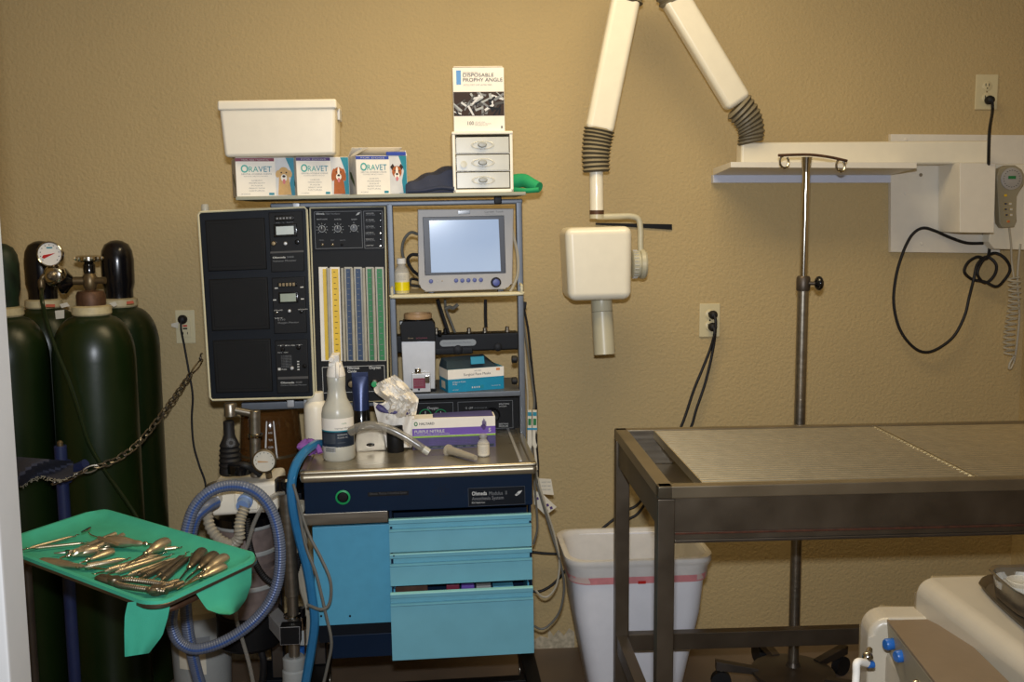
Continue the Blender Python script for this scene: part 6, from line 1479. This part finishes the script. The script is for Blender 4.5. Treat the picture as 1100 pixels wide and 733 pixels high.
# instruments
TOPZ = CZ+.002
GI = 'dental instruments on the green cloth'
def tz(px, py, h_=.006): return Z(px, py, TOPZ+h_)
def tool(name, label, p0, p1, builder, cat='dental instrument', z=0.0):
    q0, q1 = tz(*p0, .006+z), tz(*p1, .006+z); d = q1-q0; L = d.length
    a_ = math.atan2(d.y, d.x); fr = T(q0)@RZ(a_)@RY(-math.asin(max(-.3, min(.3, 0))))
    o = thing(name, label, cat, fr, GI); builder(o, fr, L); return o
def elevator(fat=.0085, hl=.62, m='tool_metal', tip='straight', flat=.55):
    fat *= 1.3; flat = min(.85, flat*1.4)
    def f(o, fr, L):
        h = L*hl; b = MB(fr); n_ = 12; rows = []
        for k in range(n_+1):
            u = k/n_; w_ = fat*(.55+.45*math.sin(math.pi*min(1, u*1.25+.12))**.6)*(1 if u < .85 else 1-.5*(u-.85)/.15); w_ = w_ if 0 < k < n_ else w_*.45
            rows.append([(h*u, w_*c_, w_*flat*s_) for c_, s_ in circ(12)])
        b.grid(rows, m, True); b.poly(rows[0][::-1], m); b.poly(rows[-1], m); part('handle', b, o)
        b = MB(fr); b.lathe([(.0045, 0), (.006, .002), (.006, .006), (.0035, .010)], (h-.002, 0, 0), 'chrome', (1, 0, 0), 12); part('collar', b, o)
        b = MB(fr); e = {'straight': (0, 0), 'curved': (.006, .004), 'hook': (.012, .002)}[tip]
        b.tube([(h, 0, 0), (h+(L-h)*.5, 0, 0), (h+(L-h)*.85, e[0]*.4, e[1]*.3), (L, e[0], e[1]-.001)], lambda u: .0028-.0016*u, 'chrome', 8); part('shank', b, o)
    return f
def scaler(m='tool_metal', rh=.0042, tip=.02):
    rh *= 1.3
    def f(o, fr, L):
        b = MB(fr); b.lathe([(.002, 0), (rh, .012), (rh, L*.7-.01), (.002, L*.7+.006)], (L*.15, 0, 0), m, (1, 0, 0), 10)
        for k in range(7): b.lathe([(rh*1.12, 0), (rh*1.12, .002)], (L*(.2+.03*k), 0, 0), m, (1, 0, 0), 10)
        part('handle', b, o)
        b = MB(fr); b.tube([(L*.16, 0, 0), (L*.06, .003, 0), (L*.02, -.002, .001), (0, .006, .003)], lambda u: .0019-.0012*u, 'chrome', 6); part('tip', b, o)
        b = MB(fr); b.tube([(L*.84, 0, 0), (L*.93, -.003, 0), (L*.98, .002, .001), (L, -.006, .003)], lambda u: .0019-.0012*u, 'chrome', 6); part('tip', b, o)
    return f
def forceps(m='dark_tool', spread=.020, ribs=True):
    def f(o, fr, L):
        j = L*.24
        for s_ in (-1, 1):
            b = MB(fr)
            pts = [(j, 0, s_*.001), (j+L*.12, s_*spread*.7, s_*.001), (j+L*.35, s_*spread, 0), (j+L*.6, s_*spread*.95, 0), (L, s_*spread*.8, 0)]
            b.tube(pts, .0066, m, 10, 10, rib=(.0052, .0014) if ribs else None); part('handle', b, o)
            b = MB(fr); b.tube([(j+.003, 0, s_*.002), (j*.55, s_*.006, .002), (j*.2, s_*.005, .004), (0, s_*.001, .001)], lambda u: .0078-.003*u, m, 8); part('beak', b, o)
        b = MB(fr); b.lathe([(.012, -.008), (.013, -.006), (.013, .006), (.012, .008)], (j, 0, 0), m, n=16); b.lathe([(.003, .006), (.002, .0075)], (j, 0, 0), 'chrome', n=10); part('joint', b, o)
    return f
def mirror(o, fr, L):
    b = MB(fr); b.lathe([(.002, 0), (.0042, .006), (.0042, L*.6), (.002, L*.66)], (0, 0, 0), 'tool_metal', (1, 0, 0), 10); part('handle', b, o)
    b = MB(fr); b.tube([(L*.64, 0, 0), (L*.85, 0, 0), (L*.93, 0, .004)], .0014, 'chrome', 6); b.lathe([(.011, 0), (.012, .001), (.012, .003), (.010, .0032)], (L, 0, .006), 'chrome', (.3, .3, 1), 20); part('mirror_head', b, o)
def ringed(o, fr, L):                    # scissors-like holder with ring handles
    for s_ in (-1, 1):
        b = MB(fr); b.tube([(L*.22, 0, s_*.0012), (L*.45, s_*.006, 0), (L*.78, s_*.014, 0)], .003, 'tool_metal', 8)
        b.tube([(L*.88+.020*math.cos(a_)*.9, s_*.020+.012*math.sin(a_), 0) for a_ in [i*math.pi/8 for i in range(17)]], .0026, 'tool_metal', 8, 1); part('ring_handle', b, o)
        b = MB(fr); b.tube([(L*.24, 0, s_*.001), (L*.1, s_*.001, 0), (0, s_*.0008, .001)], lambda u: .0032-.002*u, 'chrome', 8); part('jaw', b, o)
    b = MB(fr); b.lathe([(.005, -.004), (.005, .004)], (L*.23, 0, 0), 'chrome', n=12); part('pivot', b, o)
E_ = elevator
tool('dental_elevator', 'flat bronze-toned elevator lying nearest the front lip of the tray', (41, 603), (120, 613), E_(.0105, .66, 'tool_metal', 'curved', .5))
tool('extraction_forceps', 'dark ribbed extraction forceps lying near the front rim of the tray', (104, 622), (184, 633), forceps('dark_tool', .017), z=.003)
tool('extraction_forceps', 'dark forceps beak and joint at the front corner of the tray', (160, 637), (194, 626), forceps('dark_tool', .010, False), z=.002)
tool('dental_elevator', 'shiny broad-handled elevator at the middle of the back row', (112, 581), (172, 586), E_(.0115, .72, 'tool_metal', 'straight', .6), z=.008)
tool('dental_elevator', 'short thick elevator crossing over the thin scalers', (180, 582), (134, 608), E_(.0125, .52, 'tool_metal', 'straight', .6), z=.010)
tool('dental_elevator', 'shiny elevator with round chrome end pointing at the door edge', (106, 590), (62, 600), E_(.0105, .7, 'tool_metal', 'hook', .6), z=.004)
tool('extraction_forceps', 'curved chrome forceps whose knobbed jaws stand up in the back row', (80, 596), (128, 575), forceps('tool_metal', .013, False), z=.006)
tool('dental_elevator', 'slim elevator lying under the chrome forceps', (122, 592), (84, 606), E_(.009, .7, 'tool_metal', 'curved', .5))
tool('dental_scaler', 'thin probe whose two points reach the door edge', (22, 592), (84, 575), scaler('tool_metal', .0028))
tool('dental_scaler', 'thin probe lying flat beside the door edge', (28, 590), (96, 583), scaler('tool_metal', .0026))
tool('dental_scaler', 'bright scaler between the flat elevator and the long scalers', (82, 611), (140, 600), scaler('tool_metal', .0052), z=.003)
tool('ring_scissors', 'slim ring-handled holder half hidden in the back row', (58, 595), (120, 588), ringed)
ls = [((100, 618), (178, 594), .0045, 'longest pale scaler slanting across the middle of the tray'), ((112, 619), (186, 596), .0046, 'pale scaler just behind the ribbed forceps'), ((118, 613), (170, 598), .0042, 'short scaler lying across the middle scalers'), ((126, 622), (196, 598), .0040, 'slim scaler third from the ribbed forceps')]
for (p0, p1, r_, s_) in ls: tool('dental_scaler', s_, p0, p1, scaler('tool_metal', r_))
ds = [((140, 621), (188, 602), 'dark scaler starting at the ribbed forceps handles'), ((146, 624), (194, 600), 'dark scaler with both thin tips up'), ((164, 624), (201, 594), 'dark scaler pointing at the back lip'), ((168, 629), (207, 595), 'dark knurled scaler beside the elevators')]
for p0, p1, s_ in ds: tool('dental_scaler', s_, p0, p1, scaler('dark_tool', .0052), z=.001)
tool('dental_elevator', 'dark wide elevator first in the fan of four at the tray end', (218, 592), (188, 629), E_(.0115, .5, 'dark_tool', 'straight', .6), z=.002)
tool('dental_elevator', 'dark elevator second in the fan at the tray end', (231, 596), (196, 626), E_(.0115, .5, 'dark_tool', 'curved', .6), z=.003)
tool('dental_elevator', 'bronze-toned elevator third in the fan at the tray end', (243, 598), (198, 628), E_(.0110, .52, 'tool_metal', 'straight', .55), z=.007)
tool('dental_elevator', 'lowest elevator of the fan, nearest the tray end lip', (242, 608), (190, 633), E_(.0100, .52, 'tool_metal', 'straight', .5), z=.003)
tool('dental_mirror', 'small round mouth mirror tilted up at the back of the tray', (128, 586), (93, 573), mirror, z=.014)
tool('dental_scaler', 'thin hooked probe standing past the back elevator', (196, 588), (160, 592), scaler('tool_metal', .0030), z=.004)

# ================================================================ absorber assembly between tanks and cart
AY = -.62
fr = T(P(262, 640, -.56).x, -.56, 0); AB = thing('absorber_unit', 'grey canister absorber with white head, dome valves and round gauge', 'absorber', fr)
g = lambda px, py, y=AY: P(px, py, y)
ha = -.66
b = MB(); A0 = [g(221, 556, ha), g(299, 551, ha), g(297, 517, ha), g(222, 526, ha)]
D_ = V((0, .17, 0)); U_ = V((0, 0, 0))
b.hexa([A0[0], A0[1], A0[1]+D_, A0[0]+D_, A0[3], A0[2], A0[2]+D_+V((0, 0, .0)), A0[3]+D_], 'white_plastic', .012, 3); part('absorber_head', b, AB, 'cream white head block')
b = MB(); ca = g(264, 560, -.56); rc = .083; zb = g(264, 655, -.56).z; zt_ = g(264, 553, -.56).z
hh = zt_-zb; b.lathe([(rc*.98, 0), (rc, .005), (rc, hh*.46), (rc*.9, hh*.47), (rc*.9, hh*.53), (rc, hh*.54), (rc, hh*.98), (rc*.96, hh)], (ca.x, ca.y, zb), 'canister', n=36); o = part('canister', b, AB, 'grey see-through absorbent canister')
for f_ in (.30, .68, .97):
    b = MB(); b.lathe([(rc*1.03, 0), (rc*1.06, .003), (rc*1.06, .011), (rc*1.03, .014)], (ca.x, ca.y, zb+hh*f_*.93), 'pail_grey', n=36, cap=False); part('clamp_ring', b, o)
b = MB(); b.lathe([(rc*1.0, -.10), (rc*1.12, -.09), (rc*1.12, -.005), (rc*1.0, 0)], (ca.x, ca.y, zb), 'black', n=36); part('canister_base', b, AB); b = MB(); b.lathe([(rc*1.06, hh*.94), (rc*1.06, hh*1.02)], (ca.x, ca.y, zb), 'gloss_black', n=36); part('top_seal', b, AB)
for px, py, rx in ((234, 519, .038), (268, 517, .040)):
    b = MB(); k = g(px, py+6, -.58); b.lathe([(rx*1.05, -.02), (rx*1.08, 0), (rx*.9, .006), (rx*.85, .012), (rx*.5, .018), (0, .020)], k, 'steel', n=28); b.lathe([(rx*1.12, -.012), (rx*1.12, -.004)], k, 'chrome', n=28, cap=False); part('dome_valve', b, AB)
b = MB(); k = g(285, 494, -.66); b.lathe([(.022, -.03), (.028, -.02), (.030, 0), (.030, .012), (.033, .014), (.033, .02), (.029, .022)], k, 'brass', (0, -1, 0), 30, cap=False)
b.lathe([(.0292, .008), (.0292, .016)], k, 'tag_white', (0, -1, 0), 28); yy = k.y-.0165
b.prism([(k.x-.018, yy, k.z-.004), (k.x+.010, yy, k.z-.0035), (k.x+.010, yy, k.z-.0015), (k.x-.018, yy, k.z+.001)], (0, -.0006, 0), 'tan_ring')
for q in range(9):
    a_ = R(200-q*27.5); c_ = V((k.x+.023*math.cos(a_), yy, k.z+.023*math.sin(a_))); b.box(c_.x-.001, c_.x+.001, yy-.0005, yy, c_.z-.001, c_.z+.001, 'black')
b.tube([g(288, 506, -.64), g(289, 512, -.62), g(290, 520, -.6)], .009, 'brass', 10); part('pressure_gauge', b, AB, 'round gauge with pale dial')
# chrome swivel arm with black ribbed bag mount
b = MB(); j1, j0 = g(275, 445, -.60), g(247.5, 440, -.60)
b.rod(g(275, 512, -.60), g(273.5, 441, -.60), .0155, 'steel', .002, 20); b.lathe([(.019, 0), (.0205, .003), (.0205, .010), (.017, .012)], g(274.5, 470, -.60), 'chrome', n=24)
b.rod(j1, j0, .0105, 'steel', .002, 16); b.lathe([(.013, -.02), (.0175, -.018), (.0175, .014), (.015, .018), (0, .018)], j0, 'steel', n=20); part('bag_arm', b, AB)
b = MB(); k = g(248, 510, -.60); L = (g(248, 452, -.60)-k).length
pf = [(.026, 0), (.031, L*.04), (.031, L*.10)]+[(.029-.0005*i+(.0035 if i % 2 else 0), L*(.14+.045*i)) for i in range(10)]+[(.02, L*.66), (.015, L*.74), (.015, L*.98), (.012, L)]
b.lathe(pf, k, 'rubber', n=28)
for i in range(16):
    a_ = i*math.pi/8; c_ = g(248, 476, -.632); q0 = c_+V((.006*math.cos(a_), 0, .006*math.sin(a_))); q1 = c_+V((.013*math.cos(a_), 0, .013*math.sin(a_))); n2 = V((-math.sin(a_), 0, math.cos(a_)))*.0007
    b.poly([q0-n2, q1-n2, q1+n2, q0+n2], 'print_grey')
part('relief_valve', b, AB, 'black ribbed relief valve')
b = MB(); b.lathe([(.032, 0), (.034, .004), (.034, .026), (.028, .03)], g(258, 509, -.62), 'gloss_black', n=26); b.tube([g(250, 500, -.62), g(262, 500, -.64), g(272, 504, -.63), g(280, 510, -.62)], .010, 'rubber', 10); part('black_port', b, AB)
# ports on the front of the head
b = MB(); k = g(231, 535, ha); b.lathe([(.021, 0), (.021, .02), (.017, .022), (.017, .045)], k, 'aluminium', (-.1, -1, -.15), 20); part('hose_port', b, AB)
b = MB(); k = g(265, 536, ha); b.box(k.x-.032, k.x+.032, k.y-.012, k.y, k.z-.03, k.z+.02, 'white_plastic', .006); b.lathe([(.021, 0), (.021, .02), (.017, .022), (.017, .045)], k, 'pale_blue', (-.1, -1, -.2), 20); part('hose_port', b, AB, 'pale blue port')
# upright chrome post on a foot, with side arm block
b = MB(); p0, p1 = g(316, 700, -.70), g(306.5, 522, -.70)
b.rod(g(314, 640, -.70), p1, .0195, 'steel', .002, 22); b.rod((p0.x, p0.y, .03), g(314, 636, -.70), .0155, 'steel', .002, 20)
b.lathe([(.021, 0), (.024, .002), (.024, .006), (.021, .008)], g(314, 663, -.70), 'chrome', n=24); b.lathe([(.022, -.006), (.028, 0), (.028, .03), (.022, .036)], g(306.5, 527, -.70), 'gloss_black', n=22); part('upright_post', b, AB)
b = MB(); b.hexa([g(302, 692, -.74), g(320, 691, -.74), g(292, 660, -.5), g(276, 660, -.5), g(301.5, 676, -.74), g(320, 675, -.74), g(292, 645, -.5), g(276, 645, -.5)], 'aluminium', .003)
pq(b, [(300.5, 674.5), (301, 693.5), (322, 692.5), (322, 673.5)], -.760, .04, 'black', .001); part('arm_block', b, AB, 'grey arm with black end block')
b = MB(); k = P(316.5, 727, -.70); b.lathe([(.028, 0), (.033, .004), (.033, .04), (.029, .045), (.031, .05), (.031, .075), (.026, .08)], (k.x, k.y, k.z-.02), 'pail_grey', n=28); b.cyl((k.x, k.y, .03), (k.x, k.y, k.z), .014, 'steel'); b.lathe([(.05, 0), (.055, .004), (.055, .03), (.02, .04)], (k.x, k.y, 0), 'dark_steel', n=30); part('post_foot', b, AB)
b = MB(); b.rod(g(323, 676, -.66), g(323, 662, -.66), .016, 'chrome'); b.rod(g(323, 663, -.66), g(323, 653, -.66), .013, 'gloss_black'); cbk = g(322, 682, -.66); b.box(cbk.x-.018, cbk.x+.016, cbk.y-.01, cbk.y+.02, cbk.z-.03, cbk.z+.02, 'pail_grey', .003)
b.rod(g(321, 717, -.64), g(321, 695, -.64), .017, 'knob_blue'); b.sph(g(311, 641, -.64), .009, 'red', 10); part('drain_valve', b, AB)
# --- amber bellows jar hanging beneath the cabinet rail
jy = -.355; k = P(292, 505, jy); jr = .096
zt_ = P(292, 437, jy).z; fr = T(k.x, jy, k.z); t = thing('bellows_jar', 'large amber bellows jar with white volume scale under the black cabinet', 'bellows', fr)
h = zt_-k.z
b = MB(fr); b.lathe([(jr*1.0, 0), (jr*1.0, h*.05), (jr*.98, h*.3), (jr*.94, h*.6), (jr*.90, h*.9), (jr*.80, h*.98), (0, h)], (0, 0, 0), 'amber', n=44, cap=False); part('glass_bell', b, t)
b = MB(fr); b.lathe([(jr*.70, .0)]+[(jr*(.80 if i % 2 else .70), h*(.04+.045*i)) for i in range(17)]+[(0, h*.82)], (0, 0, 0), 'orange_brown', n=36); part('bellows', b, t, 'dark concertina bellows inside')
b = MB(fr); b.lathe([(jr*1.12, -.05), (jr*1.14, -.045), (jr*1.14, -.006), (jr*1.04, 0)], (0, 0, 0), 'gloss_black', n=40); b.lathe([(jr*.96, h*.26), (jr*.99, h*.27), (jr*.985, h*.31), (jr*.95, h*.32)], (0, 0, 0), 'brass', n=40, cap=False); part('jar_base', b, t)
b = MB(fr); sc = P(290, 462, jy-jr)-fr.translation; fx = lambda z: -math.sqrt(max(0, (jr*(1.0-.1*z/h)+.001)**2-(sc.x+.0)**2))
for s_ in (-1, 1):
    za, zb2 = h*.30, h*.86
    xa, xb = sc.x+s_*.017, sc.x+s_*.010
    b.poly([(xa-.0025, fx(za)-.001, za), (xa+.0025, fx(za)-.001, za), (xb+.0018, fx(zb2)-.001, zb2), (xb-.0018, fx(zb2)-.001, zb2)], 'print_white')
for i, s_ in enumerate(('1500', '1200', '900', '600', '300')):
    z = h*(.34+.11*i); b.text(s_, (sc.x, fx(z)-.002, z), .006, 'print_white', w=.014 if i < 2 else .011, center=True)
part('volume_scale', b, t)
# stem from the jar down to the deck of the absorber
b = MB(); bb = T(k.x, jy, 0)
b.box(k.x-.10, k.x+.10, jy-.09, jy+.09, k.z-.09, k.z-.05, 'slate', .006); b.box(k.x-.02, k.x+.02, jy-.02, jy+.02, .1, k.z-.08, 'dark_steel', .004); b.box(k.x-.06, k.x+.06, jy-.03, jy+.12, .0, .1, 'slate', .004)
solo('bellows_stand', b, 'dark bracket and post carrying the amber bellows jar', 'stand')

# ================================================================ hoses
def hose(pts, r_, m, label, name='breathing_hose', m2=None, rib=(.007, .0014), y=None, n=14, group='hoses round the absorber', sub=8):
    b = MB(); b.tube([g(*p_) for p_ in pts], r_, m, n, sub, rib, m2); return solo(name, b, label, 'hose', group)
hose([(231, 540, -.72), (222, 545, -.76), (210, 557, -.78), (204, 580, -.78), (201, 610, -.77), (199, 640, -.76), (201, 672, -.75), (206, 700, -.74), (212, 725, -.72), (220, 752, -.70)], .0165, 'hose_grey', 'blue-striped corrugated hose dropping from the white head behind the tray to the floor', m2='hose_blue')
hose([(196, 640, -.84), (197, 600, -.84), (200, 572, -.83), (209, 545, -.82), (226, 528, -.81), (247, 522, -.80), (268, 525, -.80), (285, 538, -.80), (296, 560, -.80), (301, 590, -.80), (299, 622, -.80), (289, 648, -.80), (270, 670, -.80), (245, 687, -.81), (222, 696, -.82), (204, 697, -.83), (190, 687, -.84), (184, 668, -.845), (187, 648, -.85)], .0155, 'hose_grey', 'grey and blue corrugated hose coiled in one big loop in front of the absorber', m2='hose_blue')
hose([(226, 538, -.72), (223, 552, -.74), (226, 567, -.75), (236, 580, -.755), (250, 586, -.755)], .0155, 'hose_clear', 'clear corrugated hose bending below the grey port of the white head', 'clear_hose', rib=(.012, .0035))
hose([(263, 545, -.73), (259, 556, -.74), (257, 567, -.75), (257, 578, -.75), (250, 586, -.745)], .0155, 'hose_clear', 'short clear corrugated hose dropping from the pale blue port', 'clear_hose', rib=(.009, .0035))
hose([(265, 558, -.71), (267, 580, -.71), (273, 602, -.70), (284, 620, -.70), (298, 628, -.68), (314, 620, -.66), (321, 600, -.64), (322, 570, -.6)], .0095, 'rubber', 'black ribbed hose sagging across the grey canister', rib=(.006, .0018), n=10)
hose([(262, 615, -.60), (262, 640, -.60), (266, 670, -.6), (276, 690, -.6), (283, 710, -.6), (281, 740, -.58)], .010, 'rubber', 'black hose running down to the floor behind the chrome post', rib=None, n=10)
def plain(pts, r_, m, label, name='tubing', y=None):
    b = MB(); b.tube([g(*p_) for p_ in pts], r_, m, 9, 8); return solo(name, b, label, 'tube', 'plain tubing round the cart')
plain([(346, 477, -.62), (338, 478, -.66), (326, 487, -.72), (317, 502, -.76), (313, 522, -.78), (315, 548, -.78), (322, 580, -.77), (330, 610, -.77), (335, 640, -.77), (338, 668, -.77), (334, 700, -.76), (328, 735, -.75), (325, 760, -.74)], .0125, 'smooth_blue', 'thick smooth blue tube curving from the worktop down to the floor', 'scavenging_hose')
plain([(305, 530, -.74), (295, 532, -.76), (283, 543, -.77), (273, 562, -.77), (266, 585, -.77), (258, 605, -.77), (253, 640, -.78), (254, 665, -.78), (261, 690, -.77), (268, 715, -.77), (274, 745, -.76)], .0055, 'clear_tube', 'thin clear tube arching from the chrome post over the white head')
plain([(315, 520, -.79), (330, 570, -.80), (345, 600, -.81), (355, 625, -.82), (354, 648, -.82), (345, 655, -.82), (330, 650, -.80)], .0042, 'cable_grey', 'thin grey tube bowing out over the sky blue side panel')
plain([(320, 540, -.79), (328, 585, -.80), (340, 618, -.81), (350, 660, -.82), (356, 690, -.82), (352, 715, -.81), (345, 745, -.80)], .0042, 'cable_grey', 'thin grey tube hanging below the side panel edge')
plain([(322, 540, -.66), (325, 570, -.64), (323, 600, -.62), (327, 630, -.6), (333, 655, -.6), (330, 690, -.58)], .016, 'cable_white', 'fat pale tube half hidden behind the smooth blue hose')

# ================================================================ grey pail
pyy = -.42; k = P(217, 700, pyy); zr_ = P(217, 655, pyy-.13).z
hw = (P(250, 690, pyy).x-P(184, 690, pyy).x)/2
fr = T(k.x, pyy, 0); t = thing('plastic_pail', 'grey plastic pail with cream lid and paper labels on the floor under the tray', 'pail', fr)
h = P(217, 650, pyy).z
b = MB(fr); b.lathe([(hw*.86, 0), (hw*.88, .005), (hw*.99, h*.9), (hw, h)], (0, 0, 0), 'pail_grey', n=40); part('pail_body', b, t)
b = MB(fr); b.lathe([(hw*1.04, h-.012), (hw*1.05, h-.008), (hw*1.04, h+.006), (hw*.98, h+.01), (hw*.9, h+.022), (hw*.5, h+.03), (0, h+.031)], (0, 0, 0), 'pail_lid', n=40); part('lid', b, t, 'cream lid')
b = MB(fr)
for (a0_, a1_, z0, z1, m_) in ((-.55, -.05, h*.55, h*.80, 'tag_white'), (-.15, .35, h*.50, h*.68, 'tag_white'), (.0, .5, h*.74, h*.82, 'print_grey')):
    wrap(b, z0, z1, a0_, a1_, m_, hw*(.865+.13*(z0+z1)/2/h)+.0045)
part('label', b, t)
